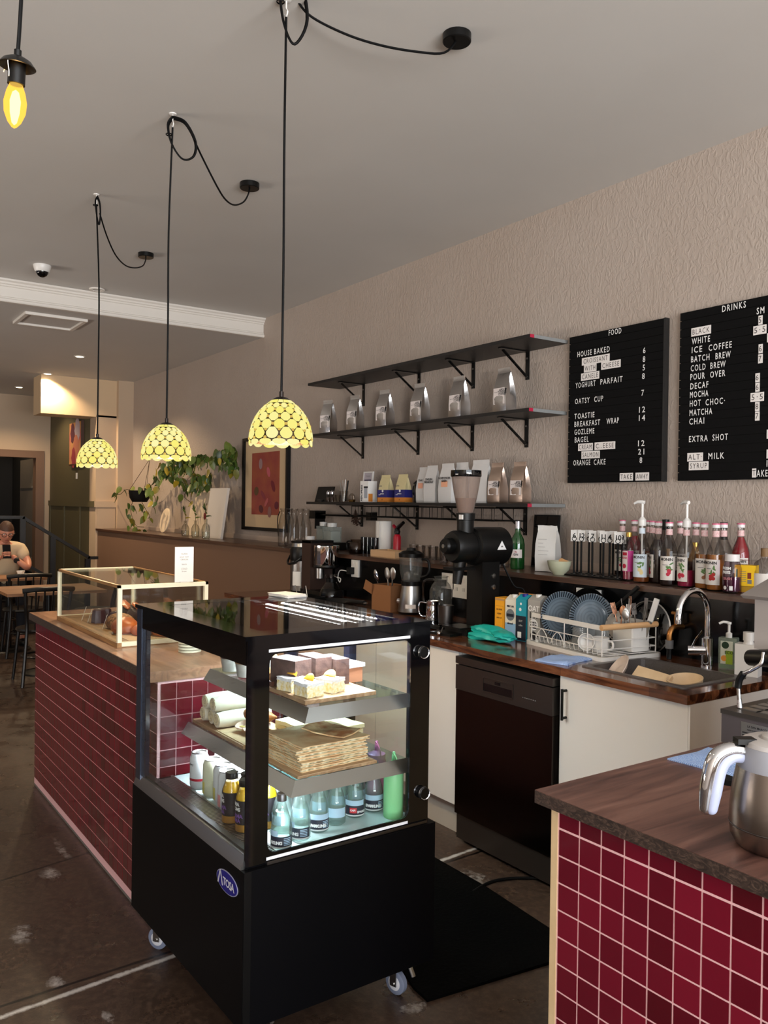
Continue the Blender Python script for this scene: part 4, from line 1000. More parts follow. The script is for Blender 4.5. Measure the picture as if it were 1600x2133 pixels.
def pane_mesh(tc, th_up, th_dn, wu, wd, wm, round_bottom=False):
    """octagonal pane curved with the dome: centre height tc, half heights, half widths (fractions of the pitch)"""
    P = PI/NP*2*0.97
    if round_bottom:
        pts = [(wm*0.5*math.cos(a), th_dn*math.sin(a)) for a in [PI + PI*k/8 for k in range(9)]] + [(wu*0.5, th_up), (-wu*0.5, th_up)]
    else:
        pts = [(-wm*0.5, -th_dn*0.40), (-wd*0.5, -th_dn), (wd*0.5, -th_dn), (wm*0.5, -th_dn*0.40), (wm*0.5, th_up*0.40), (wu*0.5, th_up), (-wu*0.5, th_up), (-wm*0.5, th_up*0.40)]
    bm = B(); c = bm.verts.new(shade_pt(0, tc, 0.0032)); inn = []; out = []
    for x, y in pts:
        inn.append(bm.verts.new(shade_pt(x*P, tc+y, 0.0004))); out.append(bm.verts.new(shade_pt(x*P*0.94, tc+y*0.94, 0.0024)))
    n = len(pts)
    for i in range(n):
        j = (i+1) % n; bm.faces.new((inn[i], inn[j], out[j], out[i])); bm.faces.new((out[i], out[j], c))
    return mesh_of('glass_pane', bm, pane_m)
PM = [(pane_mesh(0.225, 0.118, 0.140, 0.40, 0.5, 0.93, True), 0.0), (pane_mesh(0.420, 0.104, 0.116, 0.30, 0.32, 0.80), 0.5), (pane_mesh(0.590, 0.096, 0.104, 0.28, 0.30, 0.80), 0.0),
      (pane_mesh(0.745, 0.074, 0.096, 0.28, 0.28, 0.80), 0.5), (pane_mesh(0.862, 0.048, 0.074, 0.36, 0.28, 0.80), 0.0)]
bm = B()
def quad_pane(t0, t1, w0, w1):
    bm = B(); P = PI/NP*2; v = [bm.verts.new(shade_pt(x*P, t, o)) for x, t, o in ((-w0, t0, 0.0004), (w0, t0, 0.0004), (w1, t1, 0.0004), (-w1, t1, 0.0004), (-w0*0.9, t0+0.006, 0.0024), (w0*0.9, t0+0.006, 0.0024), (w1*0.9, t1-0.006, 0.0024), (-w1*0.9, t1-0.006, 0.0024))]
    for a, b, c, d in ((0, 1, 5, 4), (1, 2, 6, 5), (2, 3, 7, 6), (3, 0, 4, 7), (4, 5, 6, 7)): bm.faces.new((v[a], v[b], v[c], v[d]))
    return mesh_of('glass_pane', bm, pane_m)
PM.append((quad_pane(0.922, 0.998, 0.47, 0.45), 0.5))
P = PI/NP*2
bm = B(); c = bm.verts.new(shade_pt(0, 0.035, 0.0026)); rim = [bm.verts.new(shade_pt(0.46*P*math.cos(a), 0.045 + (0.085 if math.sin(a) < 0 else 0.045)*math.sin(a), 0.0006)) for a in [2*PI*k/14 for k in range(14)]]
for i in range(14): bm.faces.new((rim[i], rim[(i+1) % 14], c))
PM.append((mesh_of('rim_pane', bm, pane_m), 0.5))
bm = B(); tt = [0.03 + 0.97*k/14 for k in range(15)]; lathe(bm, [(shade_r(t)-0.0004, t*SH_H) for t in tt], 42, cap=False); dome_me = mesh_of('lead_frame', bm, lead_m, 0.8)
bm = B()
for t, off, rr in ((0.290, 0.5, 0.0050), (0.420, 0.0, 0.0056), (0.590, 0.5, 0.0052), (0.745, 0.0, 0.0042), (0.862, 0.5, 0.0032), (0.115, 0.5, 0.0058)):
    for k in range(NP):
        a = (k + off)*P; p = shade_pt(a, t, 0.001); n_ = Vector((math.cos(a), math.sin(a), 0.35)).normalized()
        b2 = L([(0.0, 0.0035), (rr*0.7, 0.0026), (rr, 0.0), (rr, -0.0015)], 8, cap=False); xf(b2, Matrix.Translation(p) @ n_.to_track_quat('Z', 'Y').to_matrix().to_4x4())
        bm = join(bm, b2)
jewel_me = mesh_of('jewels', bm, jewel_m, 0.8)
def pendant(name_i, lx, ly, zb, hook, rose, coil, cable, label, energy):
    t = thing('pendant_lamp', label, 'lamp', (lx, ly, zb), 0.13*name_i, 'leaded glass pendant lamps')
    rot = Matrix.Rotation(-0.13*name_i, 4, 'Z')
    lo = lambda p: rot @ (Vector(p) - Vector((lx, ly, zb)))
    sh = part('lamp_shade', dome_me, None, t)
    for me, off in PM:
        for k in range(NP):
            o = part(me.name.split('.')[0], me, None, sh, rot=(0, 0, (k+off)*P))
    jw = part('jewels', jewel_me, None, sh); jw['kind'] = 'stuff'
    part('cap', L([(0.034, SH_H-0.006), (0.031, SH_H+0.002), (0.018, SH_H+0.010), (0.0075, SH_H+0.012), (0.0075, SH_H+0.030), (0.0, SH_H+0.030)], 28), bronze, t)
    part('bulb', L([(0.0, SH_H-0.09), (0.016, SH_H-0.08), (0.020, SH_H-0.06), (0.012, SH_H-0.03), (0.012, SH_H-0.004)], 16, cap=False), emission('pendant_bulb_%d' % name_i, (1, 0.8, 0.5, 1), 2.5), t)
    part('cord', T([lo((lx, ly, zb+SH_H+0.025)), lo((lx+0.003, ly, zb+0.6)), lo((lx-0.002, ly, zb+1.0)), lo((hook[0], hook[1], hook[2]-0.06))], 0.0042, 8, n=4), black_cable, t)
    cd = Vector(rose) - Vector(hook); cd.z = 0; nrm = Vector((-cd.y, cd.x, 0)).normalized()
    vd = Vector((hook[0], hook[1], 0)).normalized()   # the coil hangs turned towards the street
    cp = [in_plane(x, y, Vector(hook) + Vector((0, 0, 0)), vd) for x, y in coil]; nrm2 = vd
    sm = smooth_path(cp + [cp[0]], 6)[:-1]
    for k, (off, sc) in enumerate(((0.0, 1.0), (0.007, 0.97), (-0.006, 1.03))):
        c0 = sum(sm, Vector())/len(sm)
        part('cord_coil', T([lo(c0 + (p-c0)*sc + nrm2*off) for p in sm], 0.0042, 7, True), black_cable, t)
    part('coil_tie', xf(L([(0.013, -0.003), (0.015, 0), (0.013, 0.003)], 10, cap=False), Matrix.Translation(lo(sm[len(sm)*4//5]))), black_cable, t)
    fc = Vector(CF.tolist()); d0 = (Vector(hook)-Vector((0, 0, CAM_H))).dot(fc); d1 = (Vector(rose)-Vector((0, 0, CAM_H))).dot(fc); nc = len(cable)
    cb = [Vector((0, 0, CAM_H)) + Vector(ray(x, y).tolist())*(d0 + (d1-d0)*(k/nc)) for k, (x, y) in enumerate(cable)]
    part('feed_cable', T([lo(p) for p in cb] + [lo(Vector(rose) - Vector((0, 0, 0.02)))], 0.0042, 8, n=5), black_cable, t)
    part('ceiling_rose', xf(L([(0.0, 0), (0.052, 0), (0.052, -0.026), (0.049, -0.029), (0.0, -0.029)], 28), Matrix.Translation(lo(rose))), black_satin, t)
    part('hook_plate', xf(L([(0.0, 0), (0.017, 0), (0.016, -0.004), (0.005, -0.006), (0.0, -0.006)], 16), Matrix.Translation(lo(hook))), white_plastic, t)
    part('hook', T([lo(Vector(hook) + Vector(q)) for q in ((0, 0, -0.004), (0, 0, -0.03), (0.01, 0, -0.045), (0, 0, -0.058), (-0.010, 0, -0.048))], 0.0028, 6, n=3), white_plastic, t)
    d = bpy.data.lights.new('pendant_light', 'POINT'); d.energy = energy; d.color = (1.0, 0.80, 0.50); d.shadow_soft_size = 0.03
    o = bpy.data.objects.new('pendant_light', d); COL.objects.link(o); o.parent = t; o.location = (0, 0, 0.035)
    return t
hk2, hk3 = onZ(360, 237, CZ), onZ(201, 405, CZ)
LYP = (hk2.y + hk3.y)/2
l1 = onY(585.5, 880, LYP); hk1 = Vector((l1.x, LYP, CZ))
l2 = onY(346.5, 925, hk2.y); l3 = onY(202.5, 948, hk3.y)
pendant(1, l1.x, LYP, onY(585, 926, LYP).z, hk1, onZ(952, 72, CZ), [(588, -80), (622, -50), (640, 40), (614, 92), (592, 50), (583, -20)], [(606, -30), (628, 14), (660, 42), (730, 75), (800, 96), (870, 108), (925, 110)], 'leaded glass pendant lamp hanging nearest, in front of the kitchen shelves', 16.0)
pendant(2, l2.x, hk2.y, onY(346, 956, hk2.y).z, hk2, onZ(520, 382, CZ), [(360, 245), (386, 256), (407, 296), (403, 326), (380, 331), (358, 300), (350, 262)], [(404, 290), (420, 325), (452, 388), (470, 416), (488, 427), (507, 421), (517, 405)], 'leaded glass pendant lamp in the middle, above the pastry case', 32.0)
pendant(3, l3.x, hk3.y, onY(202, 972, hk3.y).z, hk3, onZ(304, 528, CZ), [(203, 410), (208, 425), (209, 450), (206, 468), (201, 445), (199, 420)], [(208, 445), (222, 490), (240, 530), (260, 552), (280, 558), (297, 554), (303, 543)], 'leaded glass pendant lamp hanging farthest, by the rear wall', 32.0)

# ---- bare bulb pendant at the upper left
bp_ = Vector(ray(37, 110))*1.36 + Vector((0, 0, CAM_H))
bt = thing('bare_bulb_pendant', 'bare candle bulb on a black cord without a shade, at the upper left', 'lamp', bp_)
bt.rotation_euler = (-0.02, 0.10, 0)
part('cord', T([(0, 0, -0.012), (0.006, 0, 0.08), (-0.002, 0, 0.2), (0.0, 0, 0.34), (0, 0, CZ-bp_.z-0.01)], 0.0031, 8, n=4), black_cable, bt)
part('strain_relief', L([(0.0, 0.004), (0.0058, 0.004), (0.0058, -0.014), (0.0, -0.014)], 14), black_satin, bt)
part('dish', L([(0.0, -0.006), (0.012, -0.0075), (0.022, -0.013), (0.029, -0.022), (0.0275, -0.023), (0.020, -0.0155), (0.010, -0.011), (0.0, -0.010)], 30), black_satin, bt)
part('lamp_holder', L([(0.0, -0.010), (0.0135, -0.010), (0.0135, -0.050), (0.0, -0.050)], 24), black_satin, bt)
part('wire_arm', T([(0.010, -0.016, -0.014), (0.024, -0.018, -0.028), (0.036, -0.018, -0.044), (0.0375, -0.018, -0.053)], 0.0008, 6, n=3), white_plastic, bt)
part('wire_arm', T([(-0.010, -0.010, -0.012), (-0.024, -0.012, -0.014), (-0.034, -0.014, -0.024)], 0.0008, 6, n=3), white_plastic, bt)
amber = bpy.data.materials.new('amber_bulb_glass'); amber.use_nodes = True; _nt = amber.node_tree; _nt.nodes.clear()
_o = _nt.nodes.new('ShaderNodeOutputMaterial'); _t = _nt.nodes.new('ShaderNodeBsdfTransparent'); _t.inputs[0].default_value = (1.0, 0.75, 0.25, 1); _e = _nt.nodes.new('ShaderNodeEmission'); _e.inputs[0].default_value = (1.0, 0.62, 0.12, 1); _e.inputs[1].default_value = 0.75
_a = _nt.nodes.new('ShaderNodeAddShader'); _nt.links.new(_t.outputs[0], _a.inputs[0]); _nt.links.new(_e.outputs[0], _a.inputs[1]); _nt.links.new(_a.outputs[0], _o.inputs[0])
part('bulb_glass', L([(0.010, -0.050), (0.0145, -0.062), (0.0178, -0.078), (0.0165, -0.094), (0.0105, -0.109), (0.004, -0.117), (0.0, -0.119)], 24, cap=False), amber, bt)
part('filament', L([(0.0, -0.058), (0.005, -0.062), (0.0085, -0.076), (0.0075, -0.094), (0.004, -0.110), (0.0, -0.114)], 16), emission('filament_glow', (1.0, 0.85, 0.52, 1), 6.0), bt)
d = bpy.data.lights.new('bulb_light', 'POINT'); d.energy = 3.0; d.color = (1.0, 0.72, 0.38); d.shadow_soft_size = 0.02
o = bpy.data.objects.new('bulb_light', d); COL.objects.link(o); o.parent = bt; o.location = (0, 0, -0.135)

# ================================================================ WALL SHELVES
shelf_m = wood('black_shelf', [S(11, 9, 9), S(17, 14, 13), S(24, 20, 19)], (0.4, 6, 6), 6, 5, 0.45)
end_m = mat('grey_edge_tape', S(128, 130, 130), 0.6, bump=(80, 0.4))
SX0, SX1, SY0 = -5.68, -3.275, 3.228
BRX = (-5.334, -4.64, -4.07, -3.585)
def wall_shelf(zt, label, x1):
    t = thing('wall_shelf', label, 'shelf', (SX0, WY, zt), 0, 'black wall shelves')
    part('board', bbox(0, x1-SX0, SY0-WY, -0.001, -0.019, 0, 0.001), shelf_m, t)
    part('end_edge', bbox(x1-SX0, x1-SX0+0.0015, SY0-WY+0.03, -0.001, -0.0185, -0.0005), end_m, t, label='grey taped end')
    part('corner_tape', bbox(x1-SX0, x1-SX0+0.002, SY0-WY, SY0-WY+0.03, -0.0185, -0.0005), mat('red_tape', S(170, 30, 60), 0.5), t, label='small red tape at the corner')
    for i, bx in enumerate(BRX):
        x = bx - SX0; bm = B()
        box(bm, x-0.014, x+0.014, -0.006, 0, -0.185, -0.0195); box(bm, x-0.014, x+0.014, -0.225, -0.006, -0.0245, -0.0195)
        M = frame_M((x-0.009, -0.200, -0.028), (0, 0.190, -0.135), (1, 0, 0)); ln = math.hypot(0.19, 0.135)
        prism(bm, [(0, 0), (ln, 0), (ln, 0.018), (0, 0.018)], 0.006, M)
        b = part('bracket', bm, black_satin, t, 0.3)
        bm = B()
        for k in (0.25, 0.5, 0.75):
            c = M @ Vector((ln*k, 0.009, 0.0062)); bm2 = L([(0.0, 0), (0.0038, 0.0)], 10, cap=False); xf(bm2, Matrix.Translation(c) @ M.to_3x3().to_4x4()); bm = join(bm, bm2)
        cyl(bm, (x, -0.0062, -0.165), (x, -0.009, -0.165), 0.006); cyl(bm, (x, -0.0062, -0.06), (x, -0.009, -0.06), 0.006)
        part('screw_head', bm, steel, b)
    return t
wall_shelf(2.466, 'topmost black wall shelf, empty', SX1)
wall_shelf(2.068, 'middle black wall shelf carrying the row of silver coffee bags', SX1)
s3 = wall_shelf(1.551, 'lowest black wall shelf, crowded with pouches and brewing gear', SX1)
# wire glass rack under the lowest shelf
rk = thing('wire_rack', 'black wire hanging rack under the lowest wall shelf', 'rack', (SX0+0.2, SY0+0.02, 1.5245))
for x0, x1 in ((0.42, 1.10), (1.16, 1.92)):
    bm = B()
    for z in (-0.002, -0.075):
        for y in (0.0, 0.24): tube(bm, [(x0, y, z), (x1, y, z)], 0.0035, 6)
    for k in range(9):
        x = x0 + (x1-x0)*k/8
        tube(bm, [(x, 0.24, -0.002), (x, 0.24, -0.075), (x, 0.0, -0.075), (x, 0.0, -0.002)], 0.0025, 6)
    part('wire_basket', bm, black_satin, rk)

# ---- silver coffee bags
foil = mat('silver_foil', S(205, 203, 202), 0.24, 1.0, bump=(14, 0.35))
foil_brown = mat('bronze_foil', S(205, 184, 170), 0.30, 1.0, bump=(14, 0.35))
label_paper = mat('label_paper', S(226, 216, 212), 0.7)
def pouch_bm(w, d, h, seed=1, top_in=0.02, fold=True):
    bm = B(); rnd = random.Random(seed); secs = [(0.0, 0.96, 0.92), (0.06, 1.0, 1.0), (0.35, 1.02, 1.0), (0.6, 0.99, 0.72), (0.78, 0.95, 0.36), (0.88, 0.93, 0.10), (0.90, 0.93, 0.05), (1.0, 0.93, 0.04)]
    rings = []
    for k, (t, kw, kd) in enumerate(secs):
        pts = []; a, b = w/2*kw, d/2*kd
        for x, y in ((-a, -b), (-a*0.4, -b*1.06), (a*0.4, -b*1.06), (a, -b), (a*(1.0 - 0.16*(0.2 < t < 0.88)), 0), (a, b), (a*0.4, b*1.04), (-a*0.4, b*1.04), (-a, b), (-a*(1.0 - 0.16*(0.2 < t < 0.88)), 0)):
            pts.append(bm.verts.new((x + rnd.uniform(-.0012, .0012), y + rnd.uniform(-.0015, .0015) - 0.004*t, h*t)))
        rings.append(pts)
    n = 10
    for a, b in zip(rings, rings[1:]):
        for i in range(n):
            j = (i+1) % n; bm.faces.new((a[i], a[j], b[j], b[i]))
    bm.faces.new(list(reversed(rings[0]))); bm.faces.new(rings[-1]); return bm
def coffee_bag(p, rz, label, group, s=1.13, m=None):
    t = thing('coffee_bag', label, 'coffee bag', p, rz, group)
    w, d, h = 0.100*s, 0.070*s, 0.235*s
    part('pouch', pouch_bm(w, d, h, 3), m or foil, t, 0.5)
    part('top_seal', bbox(-w*0.465, w*0.465, -0.0045, -0.0008, h*0.905, h*0.995), foil_brown, t)
    y = -d/2-0.0025
    lb = part('paper_label', bbox(-w*0.42, w*0.42, y-0.0006, y, h*0.20, h*0.55), label_paper, t)
    for sx, zz, sz, al, st in (('APEX', 0.480, 0.017, 0.020, 1), ('TOWNS', 0.435, 0.017, 0.020, 1), ('COFFEE', 0.390, 0.0155, 0.020, 1), ('single origin', 0.455, 0.006, -0.024, 0), ('250 g', 0.300, 0.009, -0.026, 1), ('o', 0.27, 0.02, 0.018, 1)):
        part('lettering', xf(text_bm(sx, sz*s, 'CENTER', 0.9, 0.0003 if st else 0.0), frame_M((al*s, y-0.0010, h*zz), (1, 0, 0), (0, 0, 1))), ink, lb)
    return t
bag0 = None
blab = ('first', 'second', 'third', 'fourth', 'fifth', 'sixth')
for i, (px, py) in enumerate(((684, 885), (740, 875), (802, 862), (875, 855), (957, 840), (1051, 822))):
    q = onY(px, py, 3.345); p = Vector((q.x, 3.345, 2.0685))
    lb = 'silver coffee bag with white label on the middle shelf, %s from the far end' % blab[i]
    rz = (0.22, 0.12, 0.10, 0.05, 0.02, -0.02)[i]
    if bag0 is None: bag0 = coffee_bag(p, rz, lb, 'silver coffee bags on the middle shelf')
    else: clone(bag0, p, rz, lb)
for px, lb, m in ((1037, 'bronze foil coffee bag on the lowest shelf next to the white pouches', foil_brown), (1084, 'bronze foil coffee bag at the near end of the lowest shelf', foil_brown)):
    q = onY(px, 1015, 3.335); coffee_bag(Vector((q.x, 3.335, 1.5515)), 0.02, lb, 'bronze coffee bags on the lowest shelf', 1.0, m)
# ---- white pouches
wp_m = mat('white_pouch', S(214, 212, 210), 0.45, bump=(18, 0.5))
def white_pouch(p, rz, w, h, label, lines, patch=None, d=0.06):
    t = thing('white_pouch', label, 'pouch', p, rz, 'white pouches on the lowest shelf')
    part('pouch', pouch_bm(w, d, h, 9), wp_m, t, 0.5); y = -d/2 - 0.004
    if patch: part('colour_patch', bbox(-w*0.25, w*0.25, y, y+0.001, h*0.40, h*0.55), mat('patch_'+patch[0], patch[1], 0.6), t)
    for i, s in enumerate(lines):
        part('lettering', xf(text_bm(s, 0.019, 'CENTER', 0.9, 0.0005), frame_M((0, y-0.0008, h*(0.60-0.075*i)), (1, 0, 0), (0, 0, 1))), ink, t)
    return t
for px, yy, w, h, lb, ln, pt in ((884, 3.36, 0.095, 0.232, 'white tea pouch beside the french press, first of its row', ('CHAI',), ('peach', S(236, 170, 140))), (902, 3.33, 0.110, 0.238, 'white pouch reading ENGLISH BREAKFAST, second of its row', ('ENGLISH', 'BREAKFAST'), None),
        (934, 3.315, 0.120, 0.245, 'white pouch reading GUNPOWDER GREEN, third of its row', ('GUNPOWDER', 'GREEN'), ('apricot', S(240, 176, 140))), (964, 3.36, 0.115, 0.250, 'white pouch behind the grinder hopper, fourth of its row', ('PEPPERMINT',), None), (1003, 3.34, 0.150, 0.258, 'widest white pouch, last of its row beside the bronze bags', ('MINT',), None)):
    q = onY(px, 1010, yy); white_pouch(Vector((q.x, yy, 1.5515)), 0.03, w, h, lb, ln, pt)
# ---- yellow and blue coffee bags
by_m = mat('cream_yellow_bag', S(214, 200, 152), 0.5, bump=(20, 0.5)); blue_band = mat('deep_blue_band', S(36, 36, 110), 0.5); or_band = mat('orange_band', S(214, 132, 50), 0.5)
for px, lb in ((805, 'cream and blue coffee bag, left one beside the boxed coffee press'), (841, 'cream and blue coffee bag, right one beside the french press')):
    q = onY(px, 1018, 3.35); t = thing('striped_coffee_bag', lb, 'coffee bag', (q.x, 3.35, 1.5515), 0.05, 'cream and blue coffee bags')
    part('pouch', pouch_bm(0.105, 0.062, 0.190, 4), by_m, t, 0.5); y = -0.036
    part('blue_wrap', pouch_bm(0.107, 0.0665, 0.190, 4) if False else bbox(-0.0545, 0.0545, y, 0.034, 0.034, 0.086, 0.002), blue_band, t)
    part('orange_wrap', bbox(-0.0543, 0.0543, y+0.0004, 0.0338, 0.002, 0.034, 0.002), or_band, t)
    part('round_emblem', xf(L([(0.0, 0), (0.009, 0), (0.009, 0.0008), (0.0, 0.0008)], 20), frame_M((0.004, y-0.0002, 0.078), (1, 0, 0), (0, 0, 1))), print_white, t)
    for s, sz, x, z, m in (('ESPRESSO', 0.010, 0.0, 0.055, print_white), ('roasted', 0.007, -0.03, 0.050, print_white), ('BLEND', 0.012, -0.022, 0.108, ink_grey), ('v', 0.022, 0.0, 0.013, ink)):
        part('lettering', xf(text_bm(s, sz, 'CENTER', 1.0, 0.0003), frame_M((x, y-0.001, z), (1, 0, 0), (0, 0, 1))), m, t)
# ---- sign holder, boxed press, french press
q = onY(763, 1000, 3.40)
sg = thing('sign_holder', 'white framed notice standing behind the boxed coffee press', 'sign', (q.x, 3.40, 1.5515)); sg.rotation_euler = (-0.10, 0, 0.0)
bm = B()
for a, b, c, e in ((-0.062, 0.062, 0, 0.010), (-0.062, 0.062, 0.215, 0.225), (-0.062, -0.052, 0.010, 0.215), (0.052, 0.062, 0.010, 0.215)): box(bm, a, b, -0.006, 0.006, c, e)
part('frame', bm, white_plastic, sg); part('sheet', bbox(-0.052, 0.052, -0.002, 0.002, 0.010, 0.215), mat('grey_sheet', S(176, 168, 176), 0.6), sg)
part('dark_band', bbox(-0.044, 0.044, -0.003, -0.002, 0.150, 0.166), mat('dark_violet', S(58, 52, 82), 0.6), sg); part('lettering', xf(text_bm('Parallel', 0.017, 'CENTER'), frame_M((0, -0.0026, 0.186), (1, 0, 0), (0, 0, 1))), ink_grey, sg)
q = onY(768, 1018, 3.335)
ap = thing('boxed_coffee_press', 'white box of a coffee press with black lettering up its side', 'box', (q.x, 3.335, 1.5515), 0.08)
part('carton', bbox(-0.046, 0.046, -0.040, 0.040, 0, 0.150, 0.001), paper, ap)
part('lettering', xf(text_bm('AEROPRESS', 0.026, 'LEFT', 0.85, 0.0007), frame_M((-0.020, -0.0405, 0.006), (0, 0, 1), (-1, 0, 0))), ink, ap)
part('printed_press', bbox(0.0, 0.036, -0.0412, -0.040, 0.028, 0.108), mat('press_print', S(160, 164, 172), 0.5), ap); part('printed_press', bbox(-0.004, 0.040, -0.0414, -0.040, 0.100, 0.112), ink, ap); part('orange_side', bbox(0.046, 0.0466, -0.038, 0.0, 0.004, 0.06), or_band, ap)
q = onY(874, 1018, 3.37)
fp = thing('french_press', 'black french press between the cream bags and the white pouches', 'french press', (q.x, 3.37, 1.5515))
part('beaker', L([(0.036, 0.03), (0.036, 0.125)], 24, cap=False), dark_glass, fp); part('base', L([(0, 0), (0.04, 0), (0.04, 0.038), (0, 0.038)], 24), black_satin, fp)
part('lid', L([(0.041, 0.122), (0.041, 0.13), (0.02, 0.148), (0.0, 0.150)], 24), black_satin, fp); part('plunger_knob', xf(blob(0.011, 0.011, 0.010), Matrix.Translation((0, 0, 0.170))), black_satin, fp); part('plunger_rod', T([(0, 0, 0.05), (0, 0, 0.165)], 0.0025), steel, fp)
part('handle', T([(-0.038, 0, 0.115), (-0.066, 0, 0.105), (-0.068, 0, 0.06), (-0.038, 0, 0.045)], 0.006, 8, n=4), black_satin, fp)
# ---- tablet, jars and tools at the far end of the lowest shelf
q = onY(672, 1030, 3.40)
tb = thing('tablet', 'black tablet leaning at the far end of the lowest shelf', 'tablet', (q.x, 3.40, 1.5515), 0.05); tb.rotation_euler = (-0.28, 0, 0.05)
part('body', bbox(-0.115, 0.115, 0, 0.008, 0, 0.125, 0.002), black_satin, tb); part('screen', bbox(-0.107, 0.107, -0.0008, 0.0, 0.008, 0.117), black_gloss, tb)
jarg = glass('small_jar_glass', (0.85, 0.82, 0.78), 0.5)
for i, px in enumerate((684, 692)):
    q = onY(px, 1035, 3.30); t = thing('spice_shaker', 'small steel topped shaker on the lowest shelf, %s of the pair' % ('left', 'right')[i], 'shaker', (q.x, 3.30, 1.5515), 0, 'steel topped shakers')
    part('jar', L([(0, 0), (0.017, 0), (0.017, 0.05), (0.012, 0.058)], 18), jarg, t); part('filling', L([(0, 0.002), (0.015, 0.002), (0.015, 0.035), (0, 0.035)], 16), mat('dark_spice', S(60, 36, 22), 0.8), t); part('lid', L([(0.014, 0.056), (0.017, 0.058), (0.016, 0.075), (0.006, 0.085), (0, 0.086)], 18), chrome, t)
q = onY(662, 1043, 3.26); solo('steel_dish', L([(0, 0.002), (0.02, 0.0), (0.026, 0.014), (0.0285, 0.016), (0.026, 0.010), (0, 0.005)], 22), steel, 'small round steel dish at the front of the lowest shelf', 'dish', (q.x+0.05, 3.26, 1.5515))
tj = onY(716, 1035, 3.30)
t = thing('tool_jar', 'glass jar of bar spoons and tongs on the lowest shelf', 'jar', (tj.x, 3.30, 1.5515)); part('jar', L([(0, 0), (0.032, 0), (0.034, 0.075), (0.033, 0.08)], 22), jarg, t)
for i, (dx, dy, sx, h, lb) in enumerate(((-0.012, 0.0, -0.055, 0.155, 'thin steel straw leaning left in the tool jar'), (0.0, 0.008, -0.03, 0.160, 'thin steel straw beside it in the tool jar'), (0.010, -0.004, 0.03, 0.165, 'steel bar spoon leaning right in the tool jar'), (0.014, 0.006, 0.05, 0.158, 'black handled tongs in the tool jar'))):
    o = tag(part('bar_tool', T([(dx, dy, 0.006), (sx, dy, h)], (0.0025, 0.0028, 0.003, 0.006)[i], 7), (steel, steel, steel, black_satin)[i], None, 0.6, None, (tj.x, 3.30, 1.5515)), lb, 'bar tool', 'tools in the tool jar')
q = onY(733, 1040, 3.29); t = thing('tea_light_holder', 'small brass tea light holder with warm glint on the lowest shelf', 'holder', (q.x, 3.29, 1.5515)); part('bowl', L([(0, 0), (0.022, 0), (0.027, 0.016), (0.024, 0.018), (0, 0.014)], 20), mat('brass', S(210, 160, 90), 0.25, 1.0), t); part('glass_dome', L([(0.026, 0.018), (0.024, 0.045), (0.01, 0.062), (0, 0.064)], 20, cap=False), jarg, t)
q = onY(704, 1038, 3.27); solo('glass_tumbler', L([(0, 0.003), (0.017, 0.0), (0.022, 0.052), (0.021, 0.052), (0.016, 0.004)], 20), jarg, 'small glass tumbler in front of the tool jar', 'glass', (q.x, 3.27, 1.5515))
# hanging dried bunch and folded black monitor arm below the shelf's far end
q = onY(740, 1085, 3.44)
db = thing('dried_bunch', 'small bunch of dried dark leaves hanging under the shelf', 'dried bunch', (q.x, 3.44, 1.500))
rnd = random.Random(11); bm = B()
for k in range(26):
    a = rnd.uniform(0, 2*PI); r = rnd.uniform(0.01, 0.055); p0 = Vector((0, 0, 0)); p1 = Vector((r*math.cos(a), 0.5*r*math.sin(a), -0.06-rnd.uniform(0, 0.06)))
    cyl(bm, p0, p1, 0.0012, 0.0012, 4); n_ = Vector((rnd.uniform(-1, 1), rnd.uniform(-1, 1), 0.3)).normalized(); u = n_.orthogonal().normalized()*0.012; v = n_.cross(u)
    bm.faces.new([bm.verts.new(p1 + q_) for q_ in (u*1.4, v*0.6, -u*1.4, -v*0.6)])
o = part('dried_leaves', bm, mat('dried_leaf', S(62, 40, 28), 0.9), db); o['kind'] = 'stuff'
part('string', T([(0, 0, 0), (0, 0, 0.03)], 0.001, 5), ink, db)
q0, q1 = onY(660, 1075, 3.42), onY(720, 1068, 3.42)
t = thing('clip_lamp', 'black clip lamp on an arm above the jars on the ledge', 'lamp', (q0.x, 3.42, q0.z))
part('head', bbox(-0.035, 0.055, -0.05, 0.05, -0.02, 0.045, 0.006), black_satin, t); part('arm', T([(0.05, 0, 0.012), (q1.x-q0.x, 0.02, 0.010), (q1.x-q0.x+0.25, 0.05, 0.012)], 0.008, 8), black_satin, t); part('flap', bbox(0.045, 0.055, -0.045, 0.045, -0.10, 0.03, 0.003), black_satin, t); part('wall_plate', bbox(q1.x-q0.x+0.22, q1.x-q0.x+0.28, 0.04, 0.10, -0.02, 0.04), black_satin, t)

# ================================================================ LETTER BOARDS
lb_m = mat('black_felt_slat', S(6, 6, 7), 0.65, spec=0.15); lb_edge = mat('black_board_edge', S(22, 22, 23), 0.45); letter_m = mat('white_letters', S(232, 230, 228), 0.5); tile_white = mat('white_letter_tile', S(232, 226, 222), 0.5); tile_ink = mat('letter_tile_ink', S(60, 52, 50), 0.6)
BY = WY - 0.032
def letter_board(x0, x1, z0, z1, label):
    t = thing('letter_board', label, 'menu board', ((x0+x1)/2, WY, z0), 0, 'black letter boards')
    w = (x1-x0)/2; n = 20; h = (z1-z0)/n
    part('backing', bbox(-w+0.004, w-0.012, -0.026, -0.001, 0.002, z1-z0-0.002), black_matte, t)
    me = mesh_of('slat', xf(bbox(-w, w-0.010, -0.0315, -0.026, 0.0016, h-0.0016, 0.0022), Matrix.Identity(4)), lb_m, 0.4)
    for k in range(n): part('slat', me, None, t, loc=(0, 0, h*k))
    part('side_edge', bbox(w-0.010, w, -0.033, -0.001, 0, z1-z0, 0.001), lb_edge, t)
    return t
